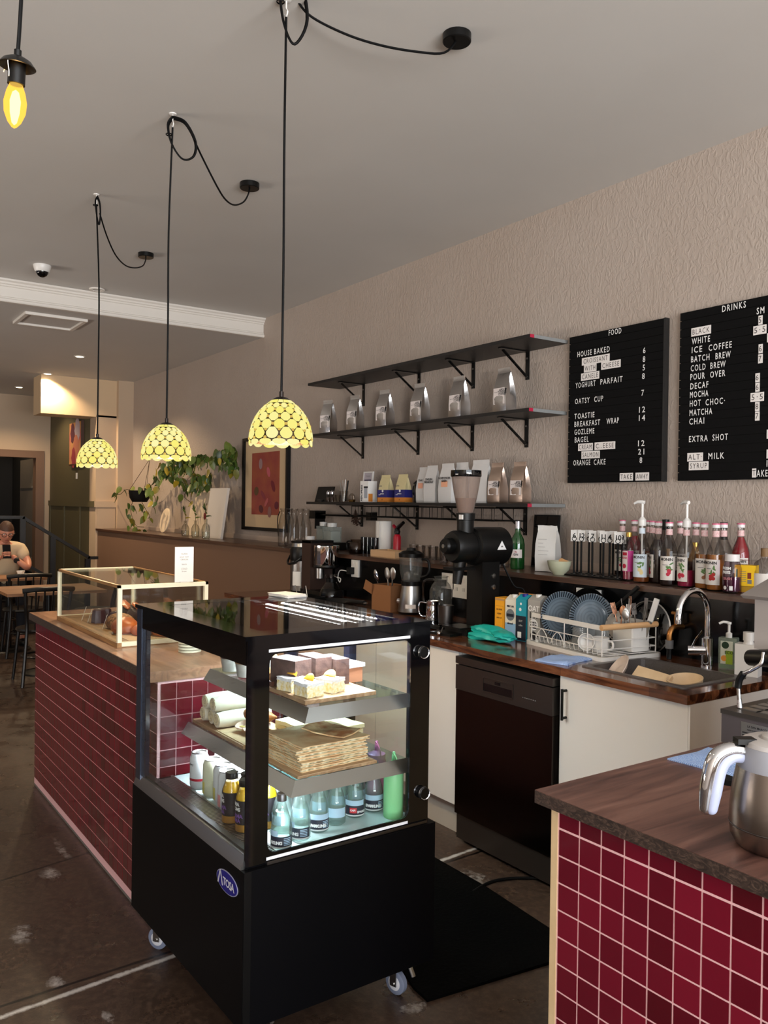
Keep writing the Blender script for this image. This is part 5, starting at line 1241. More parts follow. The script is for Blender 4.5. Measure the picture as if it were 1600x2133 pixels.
def words(t, lst):
    for s, zx0, zx1, zy, inv in lst:
        p0 = onY(1140+0.2875*zx0, 600+0.2875*zy, BY); p1 = onY(1140+0.2875*zx1, 600+0.2875*zy, BY)
        xa, z = p0.x - t.location.x, p0.z - t.location.z; wd = p1.x - p0.x
        y = -0.0335
        if inv:
            tl = part('letter_tile', bbox(xa, xa+wd, y-0.0012, y, z, z+0.040), tile_white, t)
            if not s: continue
            x0, ww, zz, cap = xa+0.06*wd+0.001, wd*0.88-0.002, z+0.008, 0.025
        else: tl, x0, ww, zz, cap = t, xa, wd, z, 0.0285
        bm = text_bm(s, 1.0, 'LEFT', 1.28, 0.012 if not inv else 0.0)
        xs = [v.co.x for v in bm.verts]; k = ww/(max(xs)-min(xs)); kz = cap/0.69
        if len(s) == 1: k = min(k, kz*0.85)
        for v in bm.verts: v.co = Vector((x0 + (v.co.x - min(xs))*k, y-0.0016, zz + v.co.y*kz))
        part('lettering', bm, tile_ink if inv else letter_m, tl if inv else t)
b1 = letter_board(-3.232, -2.605, 1.666, 2.472, 'black letter board headed FOOD beside the shelves')
words(b1, [('FOOD', 448, 540, 345, 0), ('HOUSE', 222, 325, 502, 0), ('BAKED', 343, 455, 480, 0), ('CROISSANT', 253, 453, 563, 1), ('WITH', 268, 358, 614, 1), ('CHEESE', 393, 533, 594, 1), ('CANELE', 247, 378, 674, 1), ('YOGHURT', 208, 352, 727, 0), ('PARFAIT', 388, 548, 700, 0),
    ('OATSY', 204, 310, 842, 0), ('CUP', 343, 408, 826, 0), ('TOASTIE', 200, 345, 950, 0), ('BREAKFAST', 200, 385, 1007, 0), ('WRAP', 432, 522, 985, 0), ('GOZLEME', 200, 344, 1064, 0), ('BAGEL', 202, 303, 1120, 0), ('CREAM', 226, 332, 1182, 1), ('C..EESE', 345, 494, 1174, 1), ('SALMON', 250, 382, 1238, 1),
    ('ORANGE', 192, 315, 1286, 0), ('CAKE', 340, 425, 1281, 0), ('TAKE', 527, 623, 1397, 1), ('AW4Y', 641, 739, 1395, 1),
    ('6', 697, 715, 474, 0), ('8', 695, 713, 537, 0), ('5', 694, 712, 598, 0), ('8', 690, 710, 660, 0), ('7', 685, 704, 780, 0), ('12', 668, 712, 903, 0), ('14', 667, 712, 963, 0), ('12', 661, 707, 1146, 0), ('21', 661, 706, 1207, 0), ('8', 672, 691, 1268, 0)])
b2 = letter_board(-2.522, -1.66, 1.667, 2.478, 'black letter board headed DRINKS')
words(b2, [('DRINKS', 1270, 1442, 175, 0), ('SM', 1520, 1576, 192, 0), ('BLACK', 1046, 1188, 354, 1), ('5', 1532, 1562, 268, 1), ('5\u00b75', 1495, 1590, 344, 1), ('WHITE', 1050, 1182, 410, 0), ('', 1595, 1625, 395, 1), ('ICE', 1050, 1125, 473, 0), ('COFFEE', 1172, 1340, 457, 0), ('6', 1533, 1563, 475, 1), ('BATCH', 1045, 1178, 540, 0), ('BREW', 1222, 1332, 517, 0), ('7', 1530, 1563, 547, 1),
    ('COLD', 1043, 1150, 605, 0), ('BREW', 1185, 1295, 586, 0), ('POUR', 1040, 1145, 668, 0), ('OVER', 1183, 1293, 651, 0), ('6', 1510, 1542, 684, 1), ('DECAF', 1040, 1170, 735, 0), ('6', 1510, 1541, 753, 1), ('MOCHA', 1037, 1170, 797, 0), ('5\u00b75', 1475, 1572, 827, 1), ('HOT', 1036, 1115, 860, 0), ('CHOC\u00b7', 1150, 1290, 851, 0), ('8', 1508, 1540, 893, 1), ('MATCHA', 1034, 1198, 927, 0), ('7', 1508, 1540, 962, 1), ('CHAI', 1032, 1140, 990, 0),
    ('EXTRA', 1030, 1166, 1117, 0), ('SHOT', 1200, 1312, 1106, 0), ('', 1592, 1622, 1092, 1), ('ALT\u00b7', 1017, 1130, 1257, 1), ('MILK', 1170, 1285, 1240, 0), ('', 1591, 1621, 1236, 1), ('SYRUP', 1028, 1170, 1321, 1), ('1', 1592, 1610, 1294, 0), ('T', 1486, 1515, 1373, 1), ('AKE', 1520, 1600, 1366, 0), ('AWAY', 1640, 1740, 1366, 0)])

# ================================================================ KITCHEN UNITS
WT, WF, WE = 0.90, 2.472, -1.735
top_w = wood('stained_block_worktop', [S(34, 16, 10), S(74, 40, 24), S(118, 72, 46), S(150, 98, 66)], (0.8, 7, 7), 4, 6, 0.16, 0.5, block=(0.42, 0.045))
wk = thing('worktop', 'dark stained glossy block worktop along the kitchen wall', 'worktop', (0, 0, 0))
SKX0, SKX1, SKY0, SKY1 = -2.275, -1.815, 2.572, 2.925     # sink cut-out
for x0, x1, y0, y1 in ((XS+0.02, SKX0, WF, LY+0.02), (SKX1, WE, WF, LY+0.02), (SKX0, SKX1, WF, SKY0), (SKX0, SKX1, SKY1, LY+0.02)):
    part('slab', bbox(x0, x1, y0, y1, WT-0.032, WT, 0.0), top_w, wk)
cab_m = mat('warm_white_laminate', S(214, 206, 198), 0.4)
def cabinet(x0, x1, label, handle=None, doors=1):
    t = thing('kitchen_cabinet', label, 'cabinet', (x0, WF+0.02, 0))
    w = x1-x0
    part('carcass', bbox(0.0, w, 0.02, 0.58, 0.15, 0.70 if handle is not None else WT-0.033), cab_m, t)
    part('kickboard', bbox(0.0, w, 0.055, 0.07, 0.0, 0.15), mat('kickboard', S(178, 166, 152), 0.45), t)
    for k in range(doors):
        a = w*k/doors; d = part('door', bbox(a+0.002, a+w/doors-0.002, 0.0, 0.019, 0.155, WT-0.037, 0.001), cab_m, t)
        if handle is not None:
            x = handle; bm = B(); cyl(bm, (x, -0.024, 0.695), (x, -0.024, 0.818), 0.0055, None, 10); cyl(bm, (x, -0.024, 0.703), (x, 0.0, 0.703), 0.0055, None, 10); cyl(bm, (x, -0.024, 0.810), (x, 0.0, 0.810), 0.0055, None, 10)
            part('handle', bm, black_satin, d)
    return t
cabinet(-5.45, -4.30, 'white kitchen cabinet under the coffee brewer end of the worktop', None, 2)
cabinet(-4.297, -2.955, 'white kitchen cabinet between the cake fridge and the dishwasher', None, 2)
c2 = cabinet(-2.332, WE-0.008, 'white sink cabinet with black bar handle beside the dishwasher', 0.035)
part('end_panel', bbox(-2.332*0 + (WE-0.008+2.332) - 0.0, (WE-0.008+2.332)+0.006, 0.012, 0.585, 0.0, WT-0.034), cab_m, c2); part('corner_post', bbox((WE-0.008+2.332)-0.001, (WE-0.008+2.332)+0.0065, 0.0, 0.012, 0.0, WT-0.034), cab_m, c2)
dw = thing('dishwasher', 'dark brushed steel dishwasher under the worktop', 'dishwasher', (-2.945, WF-0.004, 0))
dws = mat('dark_inox', S(66, 58, 54), 0.22, 1.0); dws2 = mat('dark_inox_panel', S(84, 78, 74), 0.36, 0.9)
nt = dws.node_tree; an = nt.nodes['Principled BSDF']; an.inputs['Anisotropic'].default_value = 0.6
part('top_slab', bbox(0.0, 0.600, -0.004, 0.57, 0.818, 0.850, 0.002), dws2, dw)
part('tub', bbox(0.004, 0.596, 0.03, 0.57, 0.02, 0.818), black_satin, dw)
cp = part('control_panel', bbox(0.0, 0.598, -0.002, 0.04, 0.700, 0.812, 0.002), dws2, dw)
bm = B(); plate_hole(bm, sub_rect(0.185, 0.375, 0.722, 0.786, 0), sub_rect(0.190, 0.370, 0.727, 0.781, 0), 0.003, Matrix(((1, 0, 0, 0), (0, 0, -1, -0.002), (0, 1, 0, 0), (0, 0, 0, 1)))); part('handle_recess', bm, steel_dark, cp)
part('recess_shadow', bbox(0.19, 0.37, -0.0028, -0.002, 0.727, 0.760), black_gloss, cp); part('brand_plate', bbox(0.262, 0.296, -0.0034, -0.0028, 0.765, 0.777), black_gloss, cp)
for k in range(7): part('indicator', bbox(0.43+0.012*k, 0.436+0.012*k, -0.003, -0.002, 0.742, 0.745), ink_grey, cp)
part('door', bbox(0.002, 0.598, 0.0, 0.04, 0.135, 0.698, 0.002), dws, dw); part('kick_plate', bbox(0.004, 0.596, 0.012, 0.05, 0.02, 0.130, 0.001), dws2, dw)
for x in (0.05, 0.55): part('foot', L([(0, 0), (0.02, 0), (0.016, 0.02), (0, 0.02)], 12), black_satin, dw, loc=(x, 0.1, 0))

# ---- sink with its fittings
sink_m = mat('granite_grey_sink', S(78, 72, 70), 0.4, var=(160, S(96, 90, 88), 0.6))
sk = thing('sink', 'dark grey composite sink set in the worktop', 'sink', (SKX0, SKY0, WT))
w, d = SKX1-SKX0, SKY1-SKY0
bm = B(); plate_hole(bm, rrect(-0.012, w+0.012, -0.012, d+0.012, 0.012, 3), rrect(0.012, w-0.012, 0.012, d-0.012, 0.03, 3), 0.004); part('rim', bm, sink_m, sk)
bm = B(); r0 = rrect(0.012, w-0.012, 0.012, d-0.012, 0.03, 3); r1 = rrect(0.022, w-0.022, 0.022, d-0.022, 0.035, 3)
a = [bm.verts.new((x, y, 0.0)) for x, y in r0]; b = [bm.verts.new((x, y, -0.175)) for x, y in r1]; n = len(a)
for i in range(n): bm.faces.new((a[i], a[(i+1) % n], b[(i+1) % n], b[i]))
bm.faces.new(b); part('basin', bm, sink_m, sk, 0.4)
part('drain', xf(L([(0, 0), (0.04, 0), (0.042, 0.003), (0.03, 0.004), (0, 0.002)], 24), Matrix.Translation((w*0.5, d*0.5, -0.175))), steel, sk)
fa = thing('mixer_tap', 'tall chrome gooseneck tap behind the sink', 'tap', (-2.02, 3.005, WT))
part('base', L([(0, 0), (0.026, 0), (0.026, 0.006), (0.0235, 0.008), (0.0235, 0.115), (0.014, 0.122), (0, 0.122)], 24), chrome, fa)
R_ = 0.095; pts = [(0, 0, 0.10), (0, 0, 0.20)] + [(0, -R_ + R_*math.cos(a), 0.215 + R_*math.sin(a)) for a in [PI*k/14 for k in range(15)]] + [(0, -2*R_, 0.185)]
part('spout', T(pts, 0.0125, 14), chrome, fa)
part('lever_body', T([(-0.002, -0.010, 0.065), (-0.055, -0.050, 0.062)], 0.020, 18), chrome, fa); part('lever', T([(-0.045, -0.044, 0.066), (-0.02, -0.05, 0.11), (0.012, -0.052, 0.150)], 0.0042, 8), chrome, fa)
bt_ = thing('garden_tap', 'small brass tap with grey hose fitting by the splashback', 'tap', (-2.205, 3.10, WT+0.11)); brs = mat('old_brass', S(176, 122, 70), 0.35, 1.0)
part('body', T([(0, 0, 0.02), (0, -0.06, 0.022), (0, -0.085, 0.0), (0, -0.088, -0.03)], 0.012, 12, n=3), brs, bt_); part('stem', T([(0, -0.045, 0.02), (0, -0.045, 0.075)], 0.009, 10), brs, bt_); part('handle', T([(-0.02, -0.045, 0.08), (0.02, -0.045, 0.08)], 0.007, 10), brs, bt_)
part('hose_fitting', T([(0, -0.088, -0.03), (0, -0.088, -0.065)], 0.017, 14), mat('grey_fitting', S(110, 110, 112), 0.5), bt_); part('hose', T([(0, -0.088, -0.065), (0, -0.088, -0.109)], 0.011, 12), black_satin, bt_)
pl_m = mat('pinkish_stoneware', S(214, 196, 184), 0.35, var=(14, S(196, 176, 164), 0.6)); wood_bowl = mat('pale_wood_board', S(222, 196, 160), 0.6, var=(16, S(200, 168, 130), 0.6))
def plate_bm(R, ridges=0, depth=0.016):
    bm = B(); pr = [(0, 0.0), (R*0.55, 0.0), (R*0.70, 0.003), (R*0.98, depth), (R, depth+0.001), (R*0.985, depth+0.004)]
    for k in range(10):
        t = 1 - k/10; pr.append((R*(0.70 + 0.27*t) if k < 4 else R*0.70*t/0.6, depth*max(0, (0.70 + 0.27*t - 0.70)/0.28) + 0.0045 if k < 4 else 0.0045 + 0.0009*math.sin(k*2.2)))
    pr.append((0, 0.005)); pr = [p for i, p in enumerate(pr)]
    lathe(bm, pr, 96 if ridges else 40)
    if ridges:
        for v in bm.verts:
            r = math.hypot(v.co.x, v.co.y)
            if r > R*0.72: v.co.z += 0.0016*math.cos(ridges*math.atan2(v.co.y, v.co.x))
    return bm
o = solo('side_plate', plate_bm(0.075), pl_m, 'pale ringed plate standing on edge in the sink', 'plate', (SKX0+0.095, SKY0+0.095, WT-0.020)); o.rotation_euler = (0.95, 0, -0.62)
o = solo('wooden_tray', bbox(-0.075, 0.075, -0.05, 0.05, 0, 0.016, 0.004), wood_bowl, 'pale wooden board leaning in the front of the sink', 'board', (SKX0+0.245, SKY0+0.085, WT-0.030)); o.rotation_euler = (0.75, 0.10, 0.05)
o = solo('wooden_bowl', L([(0, 0), (0.04, 0), (0.062, 0.03), (0.066, 0.048), (0.062, 0.048), (0.056, 0.030), (0.036, 0.008), (0, 0.008)], 30), wood_bowl, 'shallow pale wooden bowl at the right of the sink', 'bowl', (SKX0+0.375, SKY0+0.125, WT-0.040)); o.rotation_euler = (0.18, 0, 0)
sp = thing('soap_dispenser', 'clear hand soap bottle with white pump and green label', 'soap bottle', (-1.945, 3.035, WT), 0.35)
part('bottle', bbox(-0.034, 0.034, -0.021, 0.021, 0, 0.125, 0.008, 3), glass('soap_bottle_glass', (0.92, 0.95, 0.90), 0.3, body=(*S(190, 205, 190)[:3], 0.35)), sp); part('soap', bbox(-0.031, 0.031, -0.018, 0.018, 0.004, 0.022, 0.005), mat('green_soap', S(40, 110, 40), 0.3), sp)
part('label', bbox(-0.026, 0.020, -0.0222, -0.0214, 0.022, 0.112), mat('pale_label', S(222, 226, 214), 0.6), sp); part('label_green', bbox(-0.006, 0.020, -0.0228, -0.0221, 0.022, 0.075), mat('lime_print', S(150, 180, 40), 0.6), sp); part('label_orange', xf(L([(0, 0), (0.012, 0), (0, 0.0008)], 18), frame_M((-0.012, -0.0226, 0.044), (1, 0, 0), (0, 0, 1))), mat('orange_print', S(226, 150, 60), 0.6), sp)
part('label_round', xf(L([(0, 0), (0.014, 0), (0, 0.0008)], 18), frame_M((-0.008, -0.0226, 0.096), (1, 0, 0), (0, 0, 1))), mat('dark_green_print', S(30, 60, 36), 0.6), sp); part('lettering', xf(text_bm('ECO', 0.016, 'CENTER', 1, 0.0004), frame_M((0.006, -0.0232, 0.062), (1, 0, 0), (0, 0, 1))), mat('dark_green_ink', S(40, 80, 30), 0.6), sp)
part('pump', join(L([(0, 0.124), (0.012, 0.124), (0.012, 0.142), (0.005, 0.146), (0.005, 0.175), (0.009, 0.178), (0.009, 0.186), (0, 0.188)], 18), T([(0, 0, 0.183), (-0.02, -0.01, 0.186), (-0.034, -0.016, 0.178)], 0.005, 8, n=2)), white_plastic, sp)
wbt = thing('white_bottle', 'plain white bottle with a tan label behind the steam wand', 'bottle', (-1.83, 2.985, WT), 0.3)
part('body', bbox(-0.042, 0.042, -0.03, 0.03, 0, 0.12, 0.012, 3), white_plastic, wbt); part('neck', L([(0.02, 0.118), (0.016, 0.135), (0, 0.135)], 16, cap=False), white_plastic, wbt); part('cap', L([(0, 0.133), (0.02, 0.133), (0.02, 0.165), (0, 0.165)], 18), white_plastic, wbt)

# ---- dish rack
rw = mat('white_wire', S(232, 228, 224), 0.35)
RX, RY, RRZ = -2.535, 2.905, -0.13
dr_ = thing('dish_rack', 'white wire dish rack with a wooden grip on a white tray', 'dish rack', (RX, RY, WT), RRZ)
hl, hw_, hz = 0.235, 0.150, 0.135
tray = B(); plate_hole(tray, rrect(-hl-0.03, hl+0.025, -hw_-0.022, hw_+0.022, 0.03, 4), rrect(-hl-0.018, hl+0.013, -hw_-0.010, hw_+0.010, 0.025, 4), 0.016); box(tray, -hl-0.02, hl+0.015, -hw_-0.012, hw_+0.012, 0.0, 0.004)
part('drip_tray', tray, white_plastic, dr_)
part('top_rail', bbox(-hl, hl, -hw_-0.002, -hw_+0.002, hz-0.010, hz+0.010), rw, dr_); part('top_rail', bbox(-hl, hl, hw_-0.002, hw_+0.002, hz-0.010, hz+0.010), rw, dr_); part('top_rail', bbox(-hl-0.002, -hl+0.002, -hw_, hw_, hz-0.010, hz+0.010), rw, dr_)
part('wooden_grip', T([(hl, -hw_-0.004, hz+0.002), (hl, hw_+0.004, hz+0.002)], 0.0125, 14), wood('grip_wood', [S(196, 148, 100), S(222, 178, 130)], (4, 0.6, 4), 6, 4, 0.5), dr_)
bm = B()
for z in (0.045, 0.080): tube(bm, [(-hl, -hw_, z), (hl, -hw_, z), (hl, hw_, z), (-hl, hw_, z)], 0.0022, 6, True)
for x, y in ((-hl, -hw_), (-hl*0.02, -hw_), (hl*0.62, -hw_), (hl, -hw_), (hl, hw_), (-hl, hw_), (0, hw_)): tube(bm, [(x, y, 0.018), (x, y, hz)], 0.0026, 6)
part('side_wires', bm, rw, dr_)
bm = B()
for k in range(17):
    x = -hl + 2*hl*k/16; tube(bm, [(x, -hw_, 0.045), (x, -hw_+0.004, 0.020), (x, hw_-0.004, 0.020), (x, hw_, 0.045)], 0.0017, 5)
tube(bm, [(-hl, -hw_*0.4, 0.018), (hl, -hw_*0.4, 0.018)], 0.002, 5); tube(bm, [(-hl, hw_*0.4, 0.018), (hl, hw_*0.4, 0.018)], 0.002, 5)
o = part('floor_wires', bm, rw, dr_)
for x in (-0.165, -0.055): part('plate_loop', T([(x-0.045, -hw_+0.004, 0.024), (x-0.03, -hw_+0.004, 0.055), (x, -hw_+0.004, 0.078), (x+0.03, -hw_+0.004, 0.055), (x+0.045, -hw_+0.004, 0.024)], 0.002, 6, n=4), rw, dr_)
RM = Matrix.Translation((RX, RY, WT)) @ Matrix.Rotation(RRZ, 4, 'Z')
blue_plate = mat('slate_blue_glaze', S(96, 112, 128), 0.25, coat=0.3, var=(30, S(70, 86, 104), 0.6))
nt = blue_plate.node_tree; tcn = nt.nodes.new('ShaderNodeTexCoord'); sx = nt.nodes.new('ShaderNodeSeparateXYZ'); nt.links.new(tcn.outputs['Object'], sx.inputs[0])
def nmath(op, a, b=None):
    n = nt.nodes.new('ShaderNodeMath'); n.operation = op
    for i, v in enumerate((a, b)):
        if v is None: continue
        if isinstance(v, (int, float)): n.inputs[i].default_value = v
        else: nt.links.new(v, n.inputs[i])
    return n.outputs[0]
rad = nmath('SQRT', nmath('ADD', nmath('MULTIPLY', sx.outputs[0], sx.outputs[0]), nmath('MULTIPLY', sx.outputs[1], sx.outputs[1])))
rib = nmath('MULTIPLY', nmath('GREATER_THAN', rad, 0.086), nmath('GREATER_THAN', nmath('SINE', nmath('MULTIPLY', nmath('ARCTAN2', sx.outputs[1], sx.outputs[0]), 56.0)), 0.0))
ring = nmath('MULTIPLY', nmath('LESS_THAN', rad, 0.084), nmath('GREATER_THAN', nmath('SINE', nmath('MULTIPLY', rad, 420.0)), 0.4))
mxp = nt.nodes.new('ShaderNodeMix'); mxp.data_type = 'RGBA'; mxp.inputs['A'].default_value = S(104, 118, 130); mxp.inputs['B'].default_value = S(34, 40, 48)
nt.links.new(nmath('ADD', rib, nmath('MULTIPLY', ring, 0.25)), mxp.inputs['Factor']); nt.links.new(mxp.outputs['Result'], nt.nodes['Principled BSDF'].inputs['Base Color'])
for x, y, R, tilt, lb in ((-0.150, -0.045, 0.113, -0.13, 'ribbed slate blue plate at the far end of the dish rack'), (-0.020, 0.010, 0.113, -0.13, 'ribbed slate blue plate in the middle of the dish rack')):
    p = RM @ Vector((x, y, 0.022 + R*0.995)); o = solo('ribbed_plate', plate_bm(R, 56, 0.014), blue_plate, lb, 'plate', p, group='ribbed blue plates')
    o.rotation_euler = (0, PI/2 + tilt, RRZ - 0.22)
p = RM @ Vector((0.045, 0.128, 0.100)); dp = mat('dotted_cream_glaze', S(206, 196, 184), 0.35)
nt = dp.node_tree; tcn = nt.nodes.new('ShaderNodeTexCoord'); vo = nt.nodes.new('ShaderNodeTexVoronoi'); vo.inputs['Scale'].default_value = 42; rp = nt.nodes.new('ShaderNodeValToRGB'); rp.color_ramp.elements[0].position = 0.26; rp.color_ramp.elements[1].position = 0.30; rp.color_ramp.elements[0].color = S(30, 26, 28); rp.color_ramp.elements[1].color = S(206, 196, 184)
nt.links.new(tcn.outputs['Object'], vo.inputs['Vector']); nt.links.new(vo.outputs['Distance'], rp.inputs['Fac']); nt.links.new(rp.outputs['Color'], nt.nodes['Principled BSDF'].inputs['Base Color'])
o = solo('dotted_plate', plate_bm(0.072), dp, 'cream plate with black dots standing behind the cutlery', 'plate', p); o.rotation_euler = (0, PI/2-0.2, RRZ-0.5)
def mug(p, rz, label):
    t = thing('white_mug', label, 'mug', p, rz, 'white crockery in the rack'); part('body', L([(0, 0), (0.028, 0), (0.034, 0.008), (0.037, 0.062), (0.034, 0.062), (0.031, 0.01), (0, 0.008)], 26), white_plastic, t)
    part('handle', T([(0.034, 0, 0.050), (0.055, 0, 0.048), (0.060, 0, 0.030), (0.050, 0, 0.016), (0.033, 0, 0.014)], 0.005, 8, n=3), white_plastic, t); return t
mug(RM @ Vector((0.165, -0.095, 0.023)), 0.15, 'white mug with its handle towards the sink, in the dish rack')
o = solo('white_bowl', L([(0.018, 0.0), (0.020, 0.004), (0.034, 0.022), (0.037, 0.040), (0.034, 0.040), (0.030, 0.024), (0.0, 0.008), (0.0, 0.0)], 26, cap=False), white_plastic, 'small white cup tipped on its side at the front of the dish rack', 'cup', RM @ Vector((0.120, -0.118, 0.062))); o.rotation_euler = (1.5, 0, 0.4)
tum = glass('frosted_tumbler', (0.86, 0.88, 0.88), 0.3, body=(*S(170, 172, 172)[:3], 0.35))
for i, (x, y, lb) in enumerate(((0.035, -0.098, 'cloudy tumbler upside down in the dish rack, nearest the blue plates'), (0.075, -0.05, 'cloudy tumbler upside down in the dish rack, behind the first one'), (0.095, -0.105, 'cloudy tumbler upside down in the dish rack, next to the white mug'))):
    if i == 2: x, y = 0.112, -0.04
    solo('tumbler', L([(0.036, 0), (0.036, 0.002), (0.029, 0.088), (0.0, 0.088)], 24, cap=False), tum, lb, 'glass', RM @ Vector((x, y, 0.0225)), group='upturned tumblers')
ch = thing('cutlery_holder', 'white square cutlery caddy in the near end of the dish rack', 'caddy', RM @ Vector((0.165, 0.075, 0.023)), RRZ)
bm = B(); plate_hole(bm, rrect(-0.062, 0.062, -0.052, 0.052, 0.012, 3), rrect(-0.059, 0.059, -0.049, 0.049, 0.010, 3), 0.112); part('walls', bm, white_plastic, ch, 0.5); part('floor', bbox(-0.06, 0.06, -0.05, 0.05, 0, 0.004), white_plastic, ch)
def cutlery(kind, p, lean, h, label, m=None):
    t = thing(kind, label, 'cutlery', p, 0, 'cutlery in the caddy'); t.rotation_euler = (lean[0], lean[1], lean[2])
    m = m or steel; sc = 1.0
    part('handle', xf(T([(0, 0, 0), (0, 0, h*0.62)], [0.0045, 0.0025], 8), Matrix.Diagonal((1, 0.6, 1, 1))), m, t)
    if kind == 'spoon': part('bowl', xf(blob(0.015, 0.004, 0.024, 2), Matrix.Translation((0, 0, h*0.62+0.02))), m, t)
    elif kind == 'fork':
        bm = bbox(-0.010, 0.010, -0.001, 0.001, h*0.62, h*0.62+0.018)
        for k in range(4): box(bm, -0.0098+0.0055*k, -0.0068+0.0055*k, -0.001, 0.001, h*0.62+0.018, h*0.62+0.05)
        part('tines', bm, m, t)
    else: part('blade', xf(bbox(-0.007, 0.010, -0.0008, 0.0008, 0, 0.085, 0.0), Matrix.Translation((0, 0, h*0.60))), m, t)
    return t
rnd = random.Random(21); names = ('first', 'second', 'third', 'fourth', 'fifth', 'sixth', 'seventh', 'eighth', 'ninth', 'tenth', 'eleventh', 'twelfth')
for i in range(12):
    k = ('spoon', 'fork', 'knife')[i % 3]; x, y = -0.045+0.03*(i % 4), -0.03+0.03*(i//4)
    cutlery(k, ch.matrix_basis @ Vector((x, y, 0.006)), (rnd.uniform(-0.2, 0.2), rnd.uniform(-0.25, 0.2), rnd.uniform(-1, 1)), rnd.uniform(0.20, 0.245), 'steel %s in the white caddy, %s of the bundle' % (k, names[i]), steel if i % 4 else mat('copper_tone_%d' % i, S(196, 140, 110), 0.3, 1.0))
t = thing('bread_knife', 'knife with a broad white handle sticking out of the caddy', 'knife', ch.matrix_basis @ Vector((0.045, 0.02, 0.01)), 0); t.rotation_euler = (0.0, 0.28, 0.35)
part('blade', bbox(-0.008, 0.008, -0.001, 0.001, 0, 0.11), steel, t); part('bolster', T([(0, 0, 0.105), (0, 0, 0.125)], 0.010, 10), steel, t); part('handle', bbox(-0.011, 0.011, -0.006, 0.006, 0.122, 0.225, 0.005, 3), white_plastic, t)
pn = thing('frying_pan', 'black frying pan leaning behind the blue plates against the splashback', 'pan', (-2.68, 3.075, WT+0.125)); pn.rotation_euler = (PI/2-0.12, 0, 0.0)
part('body', L([(0, 0), (0.10, 0), (0.125, 0.035), (0.128, 0.036), (0.104, 0.004), (0, 0.004)], 36), black_satin, pn); part('handle', T([(0.12, 0.03, 0.03), (0.20, 0.09, 0.035), (0.27, 0.155, 0.03)], 0.010, 8, n=3), black_satin, pn)
ld = thing('glass_pan_lid', 'domed smoked glass pan lid standing behind the cutlery', 'lid', (-2.36, 3.072, WT+0.11)); ld.rotation_euler = (PI/2-0.1, 0, 0)
part('dome', L([(0.115, 0.0), (0.10, 0.012), (0.06, 0.024), (0.0, 0.028)], 36, cap=False), dark_glass, ld); part('rim', L([(0.113, -0.002), (0.118, 0.0), (0.113, 0.003)], 36, cap=False), steel, ld); part('knob', L([(0, 0.026), (0.008, 0.026), (0.016, 0.044), (0, 0.048)], 16), black_satin, ld)

# ---- cartons, cloths
def carton(px, w, d, h, label, paint, base, gable=False, cap=None):
    q = onY(px, 1320, 2.80); t = thing('drink_carton', label, 'carton', (q.x-0.012, 2.835, WT), 0.04, 'cartons beside the dish rack')
    part('carton', bbox(-w/2, w/2, -d/2, d/2, 0, h, 0.0015), base, t)
    if gable:
        bm = B(); prism(bm, [(-d/2, 0), (d/2, 0), (0.004, 0.022), (-0.004, 0.022)], w, Matrix(((0, 0, 1, -w/2), (1, 0, 0, 0), (0, 1, 0, h), (0, 0, 0, 1)))); part('gable', bm, base, t)
    if cap: part('cap', xf(L([(0, 0), (0.014, 0), (0.014, 0.014), (0, 0.014)], 20), Matrix.Translation((0.0, -0.006 if gable else 0, h + (0.012 if gable else 0.0)))), cap, t)
    y = -d/2
    for k in paint:
        if k[0] == 'rect': part('printed_panel', bbox(k[1], k[2], y-0.0006-k[6], y, k[3], k[4]), k[5], t)
        elif k[0] == 'disc': part('printed_disc', xf(L([(0, 0), (k[3], 0), (0, 0.0006)], 24), frame_M((k[1], y-0.0012, k[2]), (1, 0, 0), (0, 0, 1))), k[4], t)
        else: part('lettering', xf(text_bm(k[1], k[2], 'CENTER', 0.9, 0.0006), frame_M((k[3], y-0.0020, k[4]), (1, 0, 0), (0, 0, 1))), k[5], t)
    return t
yel = mat('carton_amber', S(240, 168, 36), 0.45); cwh = mat('carton_white', S(226, 220, 208), 0.45); cbl = mat('carton_sky', S(140, 178, 214), 0.45); teal = mat('carton_teal', S(28, 150, 170), 0.45); cnv = mat('carton_navy', S(22, 28, 44), 0.45); cgy = mat('carton_grey', S(160, 158, 154), 0.45)
carton(1043, 0.062, 0.070, 0.190, 'amber yellow carton, first of the row beside the grinder', [('rect', -0.025, 0.025, 0.012, 0.150, mat('amber_dark', S(196, 128, 24), 0.5), 0), ('rect', -0.0235, 0.0235, 0.0135, 0.1485, yel, 0.0003), ('text', 'oat drink', 0.012, 0.0, 0.130, mat('amber_ink', S(150, 92, 12), 0.5)), ('text', 'original', 0.011, 0.0, 0.11, bpy.data.materials['amber_ink']), ('text', 'shake well', 0.009, 0, 0.09, bpy.data.materials['amber_ink']), ('text', '1 litre', 0.011, 0, 0.03, bpy.data.materials['amber_ink']), ('rect', -0.031, 0.031, 0.176, 0.186, mat('amber_top', S(190, 140, 90), 0.5), 0)], yel)
carton(1066, 0.070, 0.070, 0.185, 'white and sky blue carton with a round printed seal', [('rect', -0.0345, 0.0345, 0.002, 0.075, cbl, 0), ('disc', 0, 0.115, 0.028, mat('seal_grey', S(110, 116, 124), 0.5)), ('disc', 0, 0.1152, 0.025, cwh), ('rect', -0.022, 0.022, 0.106, 0.120, cnv, 0.002), ('text', 'BARISTA', 0.009, 0, 0.110, print_white), ('text', 'MILK LAB', 0.012, 0, 0.152, cnv), ('text', 'almond', 0.013, 0, 0.070, cnv)], cwh, True, white_plastic)
